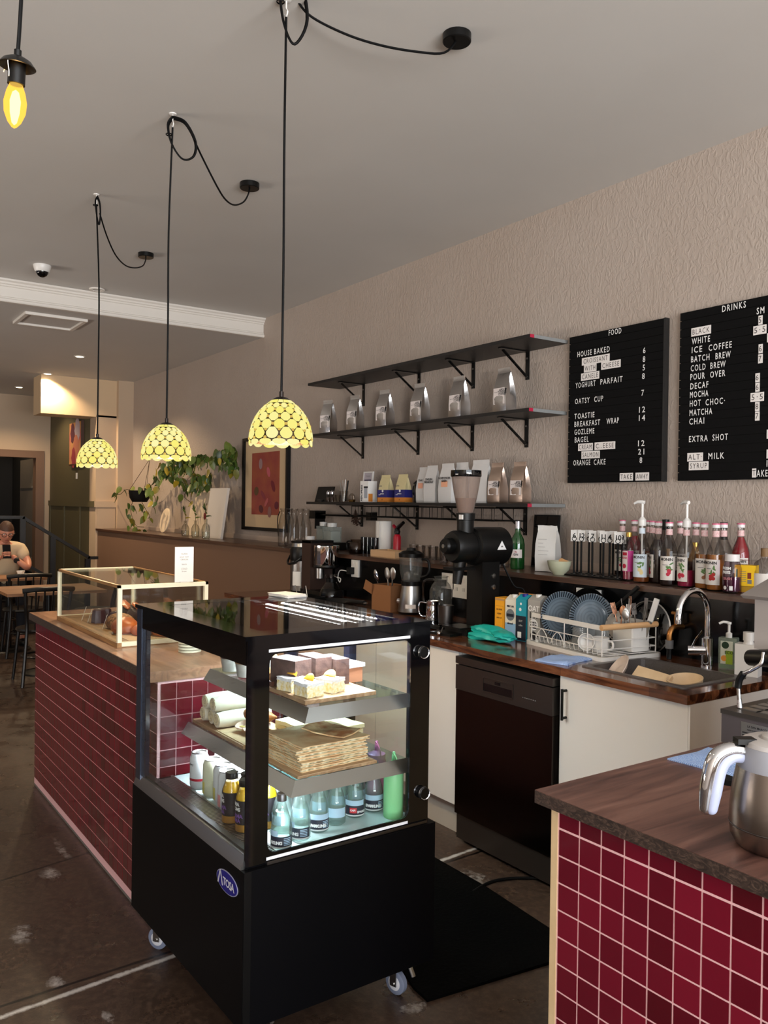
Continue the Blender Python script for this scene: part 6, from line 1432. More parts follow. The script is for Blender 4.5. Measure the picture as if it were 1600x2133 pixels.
carton(1088, 0.066, 0.070, 0.195, 'teal and navy carton with a dark blue cap', [('rect', -0.0325, 0.0325, 0.002, 0.118, cnv, 0), ('disc', 0, 0.175, 0.006, print_white), ('disc', -0.004, 0.148, 0.008, print_white), ('rect', -0.020, 0.004, 0.014, 0.042, print_white, 0.0004), ('text', 'SOY', 0.013, 0, 0.09, cgy), ('text', 'coffee', 0.011, 0, 0.07, cgy)], teal, True, mat('cap_blue', S(24, 32, 130), 0.4))
carton(1116, 0.076, 0.076, 0.200, 'grey oat milk carton lettered OATLY', [('text', 'OAT', 0.036, 0, 0.150, print_white), ('text', 'LY!', 0.040, 0, 0.118, ink), ('disc', 0, 0.088, 0.026, print_white), ('text', 'BARISTA', 0.0105, 0, 0.094, ink), ('text', 'EDITION', 0.0105, 0, 0.082, ink), ('text', 'OAT DRINK', 0.008, 0, 0.070, ink), ('disc', 0.0, 0.036, 0.020, ink), ('rect', 0.016, 0.028, 0.034, 0.044, ink, 0.0006), ('disc', 0.022, 0.014, 0.009, print_white)], cgy, True, white_plastic)
q = onZ(1135, 1325, WT); t = thing('crisp_bag', 'orange and white bag standing between the oat carton and the rack', 'bag', (q.x-0.06, 2.965, WT), 0.1); part('pouch', pouch_bm(0.15, 0.05, 0.205, 12), mat('orange_bag', S(226, 150, 60), 0.4, var=(7, S(230, 214, 190), 0.9)), t)
def rag(name, label, p, rz, w, d, m, seed, h=0.012, fold=0.5, cat='cloth'):
    rnd = random.Random(seed); bm = B(); nx, ny = 22, 16; V = {}
    ph = [rnd.uniform(0, 6) for _ in range(6)]
    def hgt(u, v): return h*(0.55 + 0.25*math.sin(7*u+ph[0]+2*v) + 0.2*math.sin(9*v+ph[1]-3*u))*min(1, 9*min(u, 1-u, v, 1-v)+0.25)
    for i in range(nx+1):
        for j in range(ny+1):
            u, v = i/nx, j/ny; x = (u-0.5)*w + 0.004*math.sin(5*v+ph[2]); y = (v-0.5)*d + 0.004*math.sin(4*u+ph[3])
            V[i, j, 1] = bm.verts.new((x, y, hgt(u, v)+0.003)); V[i, j, 0] = bm.verts.new((x, y, max(0.0, hgt(u, v)*0.2 - 0.001)))
    for i in range(nx):
        for j in range(ny):
            bm.faces.new((V[i, j, 1], V[i+1, j, 1], V[i+1, j+1, 1], V[i, j+1, 1])); bm.faces.new((V[i, j, 0], V[i, j+1, 0], V[i+1, j+1, 0], V[i+1, j, 0]))
    for i in range(nx):
        for j in (0, ny): bm.faces.new((V[i, j, 0], V[i+1, j, 0], V[i+1, j, 1], V[i, j, 1]))
    for j in range(ny):
        for i in (0, nx): bm.faces.new((V[i, j, 0], V[i, j+1, 0], V[i, j+1, 1], V[i, j, 1]))
    return solo(name, bm, m, label, cat, p, (0, 0, rz), smooth=1.2)
def knit(name, c1, c2, sc):
    m = mat(name, c1, 0.9); nt = m.node_tree; tc = nt.nodes.new('ShaderNodeTexCoord'); w = nt.nodes.new('ShaderNodeTexWave'); w.wave_type = 'BANDS'; w.inputs['Scale'].default_value = sc; w.inputs['Distortion'].default_value = 4.0; w.inputs['Detail Scale'].default_value = sc*0.12
    nt.links.new(tc.outputs['Object'], w.inputs['Vector']); rp = nt.nodes.new('ShaderNodeValToRGB'); rp.color_ramp.elements[0].color = c2; rp.color_ramp.elements[1].color = c1; rp.color_ramp.elements[0].position = 0.25; rp.color_ramp.elements[1].position = 0.6
    nt.links.new(w.outputs['Fac'], rp.inputs['Fac']); nt.links.new(rp.outputs['Color'], nt.nodes['Principled BSDF'].inputs['Base Color'])
    b = nt.nodes.new('ShaderNodeBump'); b.inputs['Strength'].default_value = 0.6; b.inputs['Distance'].default_value = 0.002; nt.links.new(w.outputs['Fac'], b.inputs['Height']); nt.links.new(b.outputs[0], nt.nodes['Principled BSDF'].inputs['Normal']); return m
blue_knit = knit('blue_wave_cloth', S(186, 210, 248), S(120, 156, 224), 60)
q = onZ(1176, 1377, WT); rag('dish_cloth', 'blue wavy dish cloth on the worktop in front of the rack', (-2.415, 2.60, WT+0.0005), 0.2, 0.15, 0.20, blue_knit, 3)
q = onZ(1030, 1332, WT)
tg = thing('rubber_gloves', 'folded teal rubber gloves lying on the worktop', 'gloves', (q.x+0.02, q.y-0.035, WT+0.001), 0.05); teal_r = mat('teal_rubber', S(22, 170, 160), 0.45, bump=(24, 0.4))
part('folded_cuff', xf(jitter(blob(0.15, 0.055, 0.028, 3, 0.12, 4, 0.45), 0.0015), Matrix.Rotation(-0.06, 4, 'Y')), teal_r, tg); part('folded_hand', xf(jitter(blob(0.11, 0.045, 0.024, 3, 0.16, 6, 0.4), 0.0012), Matrix.Translation((-0.03, 0.01, 0.028))), teal_r, tg); part('folded_fingers', xf(blob(0.07, 0.045, 0.022, 3, 0.15, 8, 0.4), Matrix.Translation((0.085, -0.012, 0.018))), teal_r, tg)

# ---- grinder
gm = mat('grinder_black', S(9, 9, 9), 0.42, spec=0.3, bump=(150, 0.08)); GX, GY = -3.185, 2.81
gr = thing('coffee_grinder', 'tall black shop coffee grinder with clear hopper on the worktop', 'coffee grinder', (GX, GY, WT))
part('column', bbox(-0.058, 0.058, -0.03, 0.085, 0.0, 0.37, 0.012, 3), gm, gr); part('foot', bbox(-0.085, 0.085, -0.15, 0.12, 0.0, 0.030, 0.006), gm, gr)
zc = 0.432
Ma = frame_M((0, 0, zc), (1, 0, 0), (0, 0, 1)) # axis comes out along -Y
part('motor_housing', xf(L([(0, -0.150), (0.085, -0.150), (0.096, -0.138), (0.097, 0.02), (0.092, 0.055), (0.082, 0.06), (0.082, 0.075), (0, 0.075)], 36), Ma), gm, gr)
part('burr_housing', xf(L([(0, 0.07), (0.080, 0.07), (0.080, 0.165), (0.070, 0.185), (0, 0.185)], 36), Ma), gm, gr)
part('dial', xf(L([(0, 0.18), (0.040, 0.18), (0.040, 0.222), (0.032, 0.232), (0, 0.232)], 28), Ma @ Matrix.Translation((0, 0.004, 0))), black_satin, gr); part('dial_centre', xf(L([(0, 0.231), (0.010, 0.231), (0.010, 0.236), (0, 0.236)], 16), Ma @ Matrix.Translation((0, 0.004, 0))), steel, gr)
part('hopper_collar', xf(L([(0, 0.06), (0.042, 0.06), (0.042, 0.130), (0.047, 0.132), (0.047, 0.165), (0, 0.165)], 28), Matrix.Translation((0, -0.095, zc))), gm, gr)
part('hopper', xf(L([(0.036, 0.165), (0.042, 0.180), (0.060, 0.265), (0.069, 0.32), (0.073, 0.352)], 32, cap=False), Matrix.Translation((0, -0.095, zc))), glass('smoked_hopper', (0.74, 0.68, 0.64), 0.45, body=(*S(170, 150, 140)[:3], 0.38)), gr)
part('bean_dust', xf(L([(0, 0.17), (0.036, 0.17), (0.050, 0.24), (0.0, 0.232)], 28, cap=False), Matrix.Translation((0, -0.095, zc))), mat('bean_dust', S(140, 110, 96), 0.8), gr)
part('hopper_lid', xf(L([(0, 0.345), (0.075, 0.345), (0.077, 0.351), (0.076, 0.377), (0, 0.379)], 32), Matrix.Translation((0, -0.095, zc))), black_gloss, gr)
part('collar_clip', bbox(0.010, 0.034, -0.146, -0.138, zc+0.135, zc+0.158), white_plastic, gr)
part('spout', T([(0, -0.125, zc-0.06), (0, -0.135, zc-0.12), (0, -0.145, zc-0.185)], [0.034, 0.028, 0.022], 16), gm, gr); part('bag_clamp', bbox(-0.04, 0.04, -0.20, -0.06, zc-0.115, zc-0.100, 0.004), black_satin, gr)
part('bag_shelf', bbox(-0.07, 0.07, -0.18, -0.06, 0.030, 0.040), black_satin, gr)
for z in (0.285, 0.230): part('button', xf(L([(0, 0), (0.013, 0), (0.012, 0.005), (0, 0.007)], 18), frame_M((0.0585, 0.045, z), (0, 1, 0), (0, 0, 1))), steel, gr)
bm = B(); prism(bm, [(-0.030, 0), (0.030, 0), (0.0, 0.045)], 0.001, frame_M((0.0968, 0.062, zc-0.014), (0, 1, 0), (0, 0, 1))); part('triangle_emblem', bm, print_white, gr, 0.2); bm = B(); prism(bm, [(-0.008, 0), (0.008, 0), (0.004, 0.008), (-0.004, 0.008)], 0.0018, frame_M((0.0968, 0.062, zc-0.002), (0, 1, 0), (0, 0, 1))); part('triangle_print', bm, ink_grey, gr, 0.2)
part('power_cable', T([(0.0, 0.14, zc-0.06), (0.05, 0.19, zc-0.2), (0.09, 0.23, 0.2), (0.14, 0.225, 0.02)], 0.005, 8, n=5), black_cable, gr)
# ---- blender, jugs
def at_wt(px, py): return onZ(px, py, WT)
bl = thing('blender', 'blender with glass jar and brushed steel base on the worktop', 'blender', (-3.93, 2.94, WT), 0.6)
part('base', L([(0, 0.012), (0.074, 0.012), (0.076, 0.02), (0.060, 0.12), (0.054, 0.165), (0, 0.165)], 32), steel, bl); part('foot', L([(0, 0), (0.070, 0), (0.076, 0.014), (0, 0.014)], 32), black_satin, bl); part('collar', L([(0, 0.165), (0.056, 0.165), (0.058, 0.19), (0, 0.19)], 28), black_satin, bl)
part('jar', L([(0.048, 0.188), (0.056, 0.20), (0.066, 0.25), (0.069, 0.335)], 32, cap=False), glass('blender_glass', (0.93, 0.94, 0.94), 0.3, body=(*S(150, 152, 150)[:3], 0.12)), bl); part('lid', L([(0, 0.33), (0.072, 0.33), (0.074, 0.352), (0.05, 0.366), (0.03, 0.370), (0.026, 0.384), (0, 0.384)], 28), black_satin, bl)
part('control_knob', xf(L([(0, 0), (0.020, 0), (0.018, 0.014), (0, 0.016)], 20), frame_M((-0.066, 0, 0.07), (0, -1, 0), (0, 0, 1))), chrome, bl); part('price_label', bbox(0.0, 0.0, 0, 0, 0, 0) if False else arc_patch(0.0725, -PI/2-0.10, -PI/2+0.75, 0.022, 0.060, 8), label_paper, bl); part('jar_handle', T([(0.066, 0.0, 0.32), (0.105, 0, 0.31), (0.108, 0, 0.24), (0.062, 0, 0.215)], 0.008, 8, n=4), black_satin, bl)
gj = thing('glass_jug', 'big ribbed glass jug with handle beside the blender', 'jug', (-3.60, 2.90, WT), 0.0)
part('jug', L([(0, 0.004), (0.058, 0), (0.062, 0.006), (0.062, 0.17), (0.05, 0.20), (0.036, 0.215), (0.036, 0.24), (0.040, 0.245)], 28, cap=False), glass('jug_glass', (0.90, 0.90, 0.89), 0.35, body=(*S(150, 150, 146)[:3], 0.10)), gj); part('handle', T([(-0.038, -0.02, 0.225), (-0.085, -0.05, 0.215), (-0.09, -0.053, 0.14), (-0.085, -0.05, 0.10)], 0.007, 8, n=4), glass('jug_handle_glass', (0.8, 0.8, 0.8), 0.3, 0.2), gj); part('mouth_ring', L([(0.037, 0.238), (0.042, 0.244), (0.038, 0.247)], 24, cap=False), clear_glass, gj)
mj = thing('milk_jug', 'polished steel milk jug with loop handle in front of the grinder', 'milk jug', (-3.475, 2.745, WT+0.030), 0.2); part('body', L([(0, 0), (0.036, 0), (0.037, 0.004), (0.034, 0.07), (0.031, 0.095), (0.033, 0.102), (0.030, 0.094), (0.032, 0.07), (0.034, 0.006), (0, 0.004)], 30), chrome, mj); part('handle', T([(-0.032, -0.012, 0.088), (-0.062, -0.03, 0.090), (-0.068, -0.034, 0.055), (-0.058, -0.028, 0.022), (-0.034, -0.014, 0.018)], 0.004, 8, n=4), chrome, mj)
solo('steel_cup', L([(0, 0), (0.036, 0), (0.042, 0.09), (0.039, 0.09), (0.034, 0.004), (0, 0.004)], 28), steel_dark, 'plain steel cup beside the milk jug', 'cup', (-3.365, 2.745, WT+0.030))
sc_ = thing('coffee_scale', 'flat black coffee scale under the steel jugs', 'scale', (-3.42, 2.735, WT), 0.05); part('body', bbox(-0.12, 0.11, -0.085, 0.085, 0.006, 0.022, 0.004), black_satin, sc_); part('plate', bbox(-0.11, 0.10, -0.075, 0.075, 0.022, 0.0295, 0.002), black_gloss, sc_)
for x, y in ((-0.1, -0.07), (0.09, -0.07), (-0.1, 0.07), (0.09, 0.07)): part('foot', L([(0, 0), (0.010, 0), (0.012, 0.007), (0, 0.007)], 12), steel, sc_, loc=(x, y, 0))
ti = thing('tamp_tray', 'small black tray with a steel ball handle at the worktop edge', 'tray', (-3.20, 2.62, WT), 0.1); part('tray', bbox(-0.07, 0.07, -0.05, 0.05, 0, 0.012, 0.002), black_satin, ti); part('handle', T([(-0.03, 0.0, 0.03), (-0.005, -0.035, 0.012), (0.0, -0.05, 0.014)], 0.0035, 8), steel, ti); part('ball', xf(blob(0.011, 0.011, 0.011), Matrix.Translation((0.0, -0.056, 0.012))), chrome, ti)
solo('steel_shaker', L([(0, 0), (0.017, 0), (0.019, 0.012), (0.014, 0.026), (0.008, 0.032), (0, 0.033)], 20), chrome, 'little steel ball topped tool at the worktop edge near the fridge', 'tool', (-3.44, 2.60, WT))
# ---- utensils holder, pan with handle, brewer, airpot, carafe
uh = thing('kraft_utensil_box', 'brown cardboard box holding tongs and steel utensils', 'box', (-4.13, 2.93, WT), 0.15); bm = B(); plate_hole(bm, sub_rect(-0.082, 0.082, -0.07, 0.07, 0), sub_rect(-0.079, 0.079, -0.067, 0.067, 0), 0.155); part('walls', bm, mat('corrugated_brown', S(128, 84, 50), 0.85), uh); part('bottom', bbox(-0.080, 0.080, -0.068, 0.068, 0, 0.004), bpy.data.materials['corrugated_brown'], uh)
part('torn_flap', xf(bbox(-0.09, 0.0, -0.002, 0.002, 0, 0.06), Matrix.Translation((-0.075, -0.068, 0.09)) @ Matrix.Rotation(0.35, 4, 'Y')), bpy.data.materials['corrugated_brown'], uh)
for i, (x, y, lx, ly, h, m, lb) in enumerate(((-0.05, 0.0, -0.35, 0.05, 0.25, chrome, 'steel tongs leaning left in the cardboard box'), (-0.01, 0.02, -0.15, 0.0, 0.26, steel, 'steel ladle in the middle of the cardboard box'), (0.03, -0.01, 0.08, 0.1, 0.27, steel, 'flat steel turner in the cardboard box'), (0.07, 0.02, 0.2, 0.0, 0.24, steel_dark, 'dark steel whisk leaning right in the cardboard box'))):
    t = thing('kitchen_utensil', lb, 'utensil', uh.matrix_basis @ Vector((x, y, 0.006))); t.rotation_euler = (ly, lx, 0.2*i); part('handle', T([(0, 0, 0), (0, 0, h*0.7)], 0.005, 8), m, t); part('head', xf(blob(0.022, 0.006, 0.04, 2), Matrix.Translation((0, 0, h*0.7+0.03))), m, t)
fp_ = thing('skillet', 'black skillet with its long handle towards the blender', 'pan', (-4.42, 2.72, WT), 0.0); part('body', L([(0, 0), (0.11, 0), (0.135, 0.04), (0.138, 0.04), (0.114, 0.005), (0, 0.005)], 36), black_satin, fp_); part('handle', T([(0.13, 0.0, 0.036), (0.20, 0.0, 0.05), (0.32, 0.01, 0.056)], [0.010, 0.012, 0.015], 10, n=3), black_satin, fp_); part('hanging_ring', T([(0.33+0.012*math.cos(a), 0.01+0.012*math.sin(a), 0.056) for a in [2*PI*k/12 for k in range(12)]], 0.003, 6, True), steel, fp_)
q = onY(628, 1180, 2.98); AX = q.x
air = thing('airpot', 'tall steel airpot with black top band and curved carry handle', 'airpot', (AX, 2.98, WT)); part('body', L([(0, 0.01), (0.078, 0.01), (0.080, 0.02), (0.080, 0.27), (0, 0.27)], 32), steel, air); part('foot', L([(0, 0), (0.076, 0), (0.080, 0.012), (0, 0.012)], 28), black_satin, air); part('shoulder', L([(0.0805, 0.225), (0.083, 0.235), (0.083, 0.30), (0.076, 0.325), (0, 0.325)], 32), black_satin, air); part('lid', L([(0, 0.32), (0.072, 0.32), (0.068, 0.352), (0, 0.358)], 30), steel, air); part('pump_cap', L([(0, 0.354), (0.076, 0.354), (0.078, 0.366), (0.04, 0.375), (0, 0.375)], 28), black_satin, air)
part('carry_handle', T([(-0.075, -0.03, 0.29), (-0.05, -0.085, 0.22), (0.02, -0.105, 0.205), (0.075, -0.07, 0.235), (0.086, 0.0, 0.29)], 0.008, 8, n=4), black_satin, air); part('sticker', arc_patch(0.0805, -PI/2+0.2, -PI/2+1.0, 0.05, 0.15, 8), paper, air)
q = onY(676, 1180, 3.00)
br = thing('coffee_brewer', 'filter coffee brewer with brown tower and chrome brew basket', 'coffee brewer', (q.x, 3.0, WT), 0.0); brn = mat('brewer_brown', S(70, 52, 46), 0.35, 0.4)
part('tower', bbox(-0.16, -0.04, -0.09, 0.09, 0, 0.375, 0.004), brn, br); part('head', bbox(-0.16, -0.03, -0.09, 0.09, 0.36, 0.380, 0.006), black_satin, br); part('brew_basket', xf(L([(0, 0.21), (0.080, 0.21), (0.086, 0.225), (0.088, 0.35), (0, 0.355)], 32), Matrix.Translation((0.055, -0.02, 0))), chrome, br); part('basket_rim', xf(L([(0, 0.196), (0.084, 0.196), (0.090, 0.205), (0.088, 0.216), (0, 0.216)], 32), Matrix.Translation((0.055, -0.02, 0))), black_satin, br); part('base', bbox(-0.16, 0.12, -0.10, 0.09, 0, 0.04, 0.005), black_satin, br); part('funnel', xf(L([(0.03, 0.12), (0.03, 0.19), (0, 0.195)], 20, cap=False), Matrix.Translation((-0.01, -0.03, 0))), steel, br)
q = onY(690, 1215, 2.86)
cf = thing('glass_carafe', 'round bellied glass coffee carafe in front of the brewer', 'carafe', (q.x, 2.86, WT)); part('flask', L([(0, 0.004), (0.05, 0), (0.075, 0.012), (0.078, 0.05), (0.062, 0.085), (0.034, 0.125), (0.030, 0.15), (0.040, 0.175)], 30, cap=False), glass('carafe_glass', (0.76, 0.72, 0.70), 0.55), cf); part('coffee', L([(0, 0.006), (0.066, 0.012), (0.072, 0.03), (0, 0.031)], 26), mat('black_coffee', S(20, 10, 6), 0.1), cf); part('collar', L([(0.035, 0.125), (0.037, 0.15)], 22, cap=False), black_satin, cf)
tk = thing('tamper_tray', 'open black tray of small brewing tools behind the fridge', 'tray', (q.x+0.02, 2.66, WT), 0.0); bm = B(); plate_hole(bm, sub_rect(-0.13, 0.13, -0.07, 0.07, 0), sub_rect(-0.126, 0.126, -0.066, 0.066, 0), 0.05); part('walls', bm, black_satin, tk); part('bottom', bbox(-0.127, 0.127, -0.067, 0.067, 0, 0.004), black_satin, tk)
for i, (x, lx) in enumerate(((-0.09, -0.5), (-0.07, 0.5), (0.03, -0.3))):
    t = solo('bar_spoon', T([(0, 0, 0), (0, 0, 0.11)], 0.003, 7), steel, ('left', 'middle', 'right')[i] + ' thin steel spoon sticking out of the open black tray', 'spoon', tk.location + Vector((x, 0, 0.006))); t.rotation_euler = (0, lx, 0)
# ---- power points
def power_point(px, py, w, h, label, plug=True, cab=None):
    q = onY(px, py, LY+0.02); t = thing('power_point', label, 'power outlet', (q.x, LY+0.02, q.z)); part('plate', bbox(-w/2, w/2, -0.012, 0.0, -h/2, h/2, 0.003), white_plastic, t)
    for x in (-w*0.24, w*0.20): part('switch', bbox(x-0.007, x+0.007, -0.015, -0.012, h*0.18, h*0.38, 0.001), trim_m, t)
    if plug: part('plug', bbox(-w*0.28-0.02, -w*0.28+0.02, -0.05, -0.012, -h*0.34, h*0.06, 0.006), black_satin, t)
    else:
        for x in (-w*0.24, w*0.20):
            for dx in (-0.006, 0.006): part('slot', bbox(x+dx-0.001, x+dx+0.001, -0.0125, -0.012, -h*0.2, -h*0.05), ink, t)
    if cab: part('lead', T(cab, 0.003, 7, n=5), white_plastic, t)
    return t
power_point(742, 1184, 0.085, 0.115, 'white wall socket with black plug and looping white lead', True, [(-0.045, -0.045, -0.02), (-0.11, -0.06, -0.02), (-0.135, -0.06, -0.07), (-0.11, -0.06, -0.10), (-0.10, -0.06, -0.075), (-0.14, -0.06, -0.07), (-0.18, -0.06, -0.065)])
power_point(936, 1210, 0.11, 0.09, 'white wall socket with black plugs behind the glass jug', True); power_point(963, 1222, 0.14, 0.13, 'large white double socket with empty slots beside the grinder', False)
power_point(1228, 1245, 0.145, 0.085, 'white double wall socket above the dish rack', True)

# ---- floor mat and cable
bm = B(); c = [onZ(905, 1790, 0), onZ(1010, 1850, 0), onZ(1150, 1942, 0), onZ(1150, 2008, 0), onZ(890, 2088, 0), onZ(860, 2060, 0), onZ(760, 1900, 0)]
cm = sum(c, Vector())/len(c); mt = solo('floor_mat', B() if False else (lambda b: (prism(b, [((p-cm).x, (p-cm).y) for p in c], 0.010), bevel(b, 0.006), b)[2])(bm), mat('black_rubber_mat', S(2, 2, 2), 0.8, spec=0.05, bump=(70, 0.8)), 'black rubber floor mat beside the cake fridge', 'mat', (cm.x, cm.y, 0.0005))
cb = [onZ(985, 1858, 0.008), onZ(1020, 1838, 0.006), onZ(1060, 1830, 0.006), onZ(1110, 1829, 0.006), onZ(1150, 1832, 0.006)]
solo('floor_cable', T(cb, 0.006, 8, n=5), black_cable, 'black cable running across the floor to the dishwasher', 'cable')

# ================================================================ THINGS ON THE LEDGE
def led(px, py, y): q = onY(px, py, y); return Vector((q.x, y, LZ+0.0005))
bot_g = glass('flint_bottle', (0.86, 0.85, 0.83), 0.5)
mb0 = None
for i, (px, y, lb) in enumerate(((590, 3.22, 'tall clear milk bottle with black strap, first of the cluster on the ledge'), (603, 3.34, 'tall clear milk bottle at the back of the cluster on the ledge'), (612, 3.16, 'tall clear milk bottle at the front of the cluster on the ledge'), (625, 3.30, 'tall clear milk bottle, second from the jars'), (637, 3.19, 'tall clear milk bottle nearest the jars'))):
    p = led(px, 1120, y)
    if mb0 is None:
        mb0 = thing('milk_bottle', lb, 'bottle', p, 0, 'clear bottles on the ledge'); part('bottle', L([(0, 0.004), (0.036, 0), (0.042, 0.008), (0.042, 0.16), (0.034, 0.21), (0.022, 0.255), (0.021, 0.285), (0.027, 0.295), (0.026, 0.305)], 24, cap=False), bot_g, mb0)
    else: clone(mb0, p, 0, lb)
part('swing_strap', T([(-0.022, -0.02, 0.28), (-0.044, -0.03, 0.22), (-0.047, -0.02, 0.08)], 0.004, 6, n=4), black_satin, mb0)
p = led(688, 1115, 3.33); bxx = solo('black_box', bbox(-0.14, 0.14, -0.09, 0.09, 0, 0.055, 0.004), black_satin, 'flat black box under the square glass jars on the ledge', 'box', p)
jg = glass('square_jar_glass', (0.84, 0.86, 0.84), 0.3, body=(*S(190, 200, 196)[:3], 0.25))
for dx, w, h, lb, lid in ((0.055, 0.060, 0.115, 'square glass storage jar with pale lid on the black box', True), (-0.075, 0.045, 0.120, 'narrow glass storage jar on the black box', False)):
    t = thing('storage_jar', lb, 'jar', p + Vector((dx-0.03, 0, 0.056)), 0, 'glass storage jars'); part('jar', bbox(-w, w, -w*0.8, w*0.8, 0, h, 0.010, 3), jg, t); part('contents', bbox(-w+0.006, w-0.006, -w*0.8+0.006, w*0.8-0.006, 0.004, h*0.72, 0.006), mat('jar_contents', S(176, 176, 168), 0.8), t)
    part('lid', L([(0, h), (w*0.62, h), (w*0.64, h+0.03), (0, h+0.032)], 24), mat('frosted_lid', S(206, 204, 200), 0.4), t)
solo('paper_cup', L([(0, 0), (0.028, 0), (0.036, 0.10), (0.0, 0.10)], 24), paper, 'white paper cup beside the black box on the ledge', 'cup', led(646, 1125, 3.17))
t = thing('coffee_server', 'small glass coffee server with round handle on the ledge', 'server', led(742, 1130, 3.20)); part('bowl', L([(0, 0.003), (0.045, 0), (0.052, 0.02), (0.046, 0.07), (0.036, 0.085), (0.040, 0.10)], 26, cap=False), glass('server_glass', (0.55, 0.46, 0.40), 0.5), t); part('handle', T([(-0.04, -0.01, 0.085), (-0.085, -0.02, 0.08), (-0.085, -0.02, 0.03), (-0.048, -0.01, 0.02)], 0.006, 8, n=4), black_satin, t); part('coffee', L([(0, 0.004), (0.044, 0.006), (0.046, 0.03), (0, 0.031)], 24), bpy.data.materials['black_coffee'], t)
for i in range(4):
    t = thing('black_canister', 'slim black canister with a glint strip set on it, %s of the row by the paper roll' % ('first', 'second', 'third', 'fourth')[i], 'canister', led(757+8.5*i, 1130, 3.28), 0, 'slim black canisters'); part('body', L([(0, 0), (0.020, 0), (0.020, 0.115), (0.0, 0.118)], 20), black_gloss, t); part('glint_strip', bbox(0.012, 0.016, -0.0175, -0.015, 0.005, 0.105), steel, t)  # each canister's glint is built in as a thin steel strip
t = thing('paper_roll', 'white kitchen paper roll standing on the ledge', 'paper roll', led(799, 1135, 3.36)); part('roll', L([(0.02, 0), (0.056, 0), (0.056, 0.23), (0.02, 0.23), (0.02, 0.0)], 30, cap=False), mat('tissue', S(232, 228, 222), 0.9, bump=(60, 0.3)), t); part('core', L([(0.019, 0.002), (0.019, 0.228)], 20, cap=False), kraft, t); part('loose_edge', bbox(0.02, 0.03, -0.0575, -0.055, 0.002, 0.228), bpy.data.materials['tissue'], t)
q = led(815, 1150, 3.20); t = thing('card_tray', 'tan cardboard tray in front of the paper roll', 'tray', q); bm = B(); plate_hole(bm, sub_rect(-0.14, 0.14, -0.07, 0.07, 0), sub_rect(-0.137, 0.137, -0.067, 0.067, 0), 0.045); part('walls', bm, kraft, t); part('bottom', bbox(-0.138, 0.138, -0.068, 0.068, 0, 0.003), kraft, t)
t = thing('gas_torch', 'red kitchen gas torch with black nozzle on the ledge', 'torch', led(827, 1150, 3.385)); part('cylinder', L([(0, 0), (0.027, 0), (0.027, 0.125), (0.018, 0.142), (0, 0.142)], 24), mat('torch_red', S(184, 14, 40), 0.3), t); part('valve', L([(0, 0.14), (0.018, 0.14), (0.022, 0.16), (0.016, 0.185), (0, 0.19)], 18), black_satin, t); part('nozzle', T([(-0.01, 0, 0.17), (0.02, 0, 0.195), (0.085, -0.01, 0.225)], [0.013, 0.015, 0.011], 12), black_satin, t); part('trigger', T([(0.012, -0.01, 0.175), (0.055, -0.02, 0.16)], 0.007, 8), black_satin, t); part('knob', T([(-0.015, 0, 0.18), (-0.045, 0, 0.20)], 0.012, 10), mat('torch_knob', S(150, 20, 40), 0.35), t)
gl0 = None; gsm = glass('small_glass', (0.88, 0.86, 0.84), 0.5)
for i, (px, y) in enumerate(((862, 3.33), (876, 3.27), (889, 3.36), (902, 3.28), (916, 3.34), (925, 3.20), (938, 3.30), (1040, 3.22), (1052, 3.28))):
    lb = 'small clear glass on the ledge, ' + ('first behind the blender', 'second behind the blender', 'third behind the blender', 'fourth behind the blender', 'fifth, towards the grinder', 'sixth, at the ledge front by the grinder', 'seventh, half hidden by the grinder', 'right of the grinder, nearer the ledge front', 'right of the grinder, by the gin bottle')[i]
    if gl0 is None: gl0 = solo('water_glass', L([(0, 0.006), (0.024, 0.002), (0.026, 0), (0.031, 0.085), (0.0295, 0.085), (0.025, 0.008), (0, 0.006)], 22), gsm, lb, 'glass', led(px, 1150, y), group='small glasses on the ledge')
    else: clone(gl0, led(px, 1150, y), 0, lb)
t = thing('gin_bottle', 'green spirits bottle with white label and silver cap on the ledge', 'bottle', led(1078, 1160, 3.26), 0.55); gg = mat('green_bottle', S(14, 70, 26), 0.08, spec=0.8, coat=0.5)
part('bottle', L([(0, 0), (0.036, 0), (0.039, 0.006), (0.039, 0.135), (0.034, 0.165), (0.018, 0.195), (0.0145, 0.205), (0.0145, 0.225), (0, 0.226)], 28), gg, t); part('cap', L([(0, 0.222), (0.0165, 0.222), (0.0165, 0.262), (0, 0.264)], 22), cap_al, t); part('label', arc_patch(0.039, -PI/2-0.9, -PI/2+0.9, 0.062, 0.108, 12), label_paper, t)
for s, z, sz, m in (('GIN', 0.075, 0.016, ink), ('dry', 0.092, 0.010, mat('label_red_ink', S(160, 40, 50), 0.6))): part('lettering', cyl_wrap(text_bm(s, sz, 'CENTER', 1, 0.0005), 0.0400, z, -PI/2), m, t)
t = thing('order_screen', 'black tablet screen standing behind the white pouch on the ledge', 'tablet', led(1131, 1160, 3.44)); t.rotation_euler = (-0.08, 0, 0); part('body', bbox(-0.095, 0.095, 0, 0.014, 0.0, 0.30, 0.004), black_satin, t); part('screen', bbox(-0.088, 0.088, -0.001, 0, 0.010, 0.292), black_gloss, t)
t = thing('white_pouch', 'crumpled white pouch standing on the ledge beside the bowl', 'pouch', led(1141, 1170, 3.27), 0.30); bm = pouch_bm(0.118, 0.075, 0.245, 31); jitter(bm, 0.004, 5); part('pouch', bm, mat('matte_white_pouch', S(230, 228, 224), 0.6, bump=(16, 0.6)), t, 0.8)
for i, w in enumerate((0.05, 0.03, 0.04, 0.06, 0.055)): part('faint_print', bbox(-0.035, -0.035+w, -0.0445, -0.0435, 0.17-0.02*i, 0.173-0.02*i), mat('faint_print', S(196, 194, 192), 0.7), t)
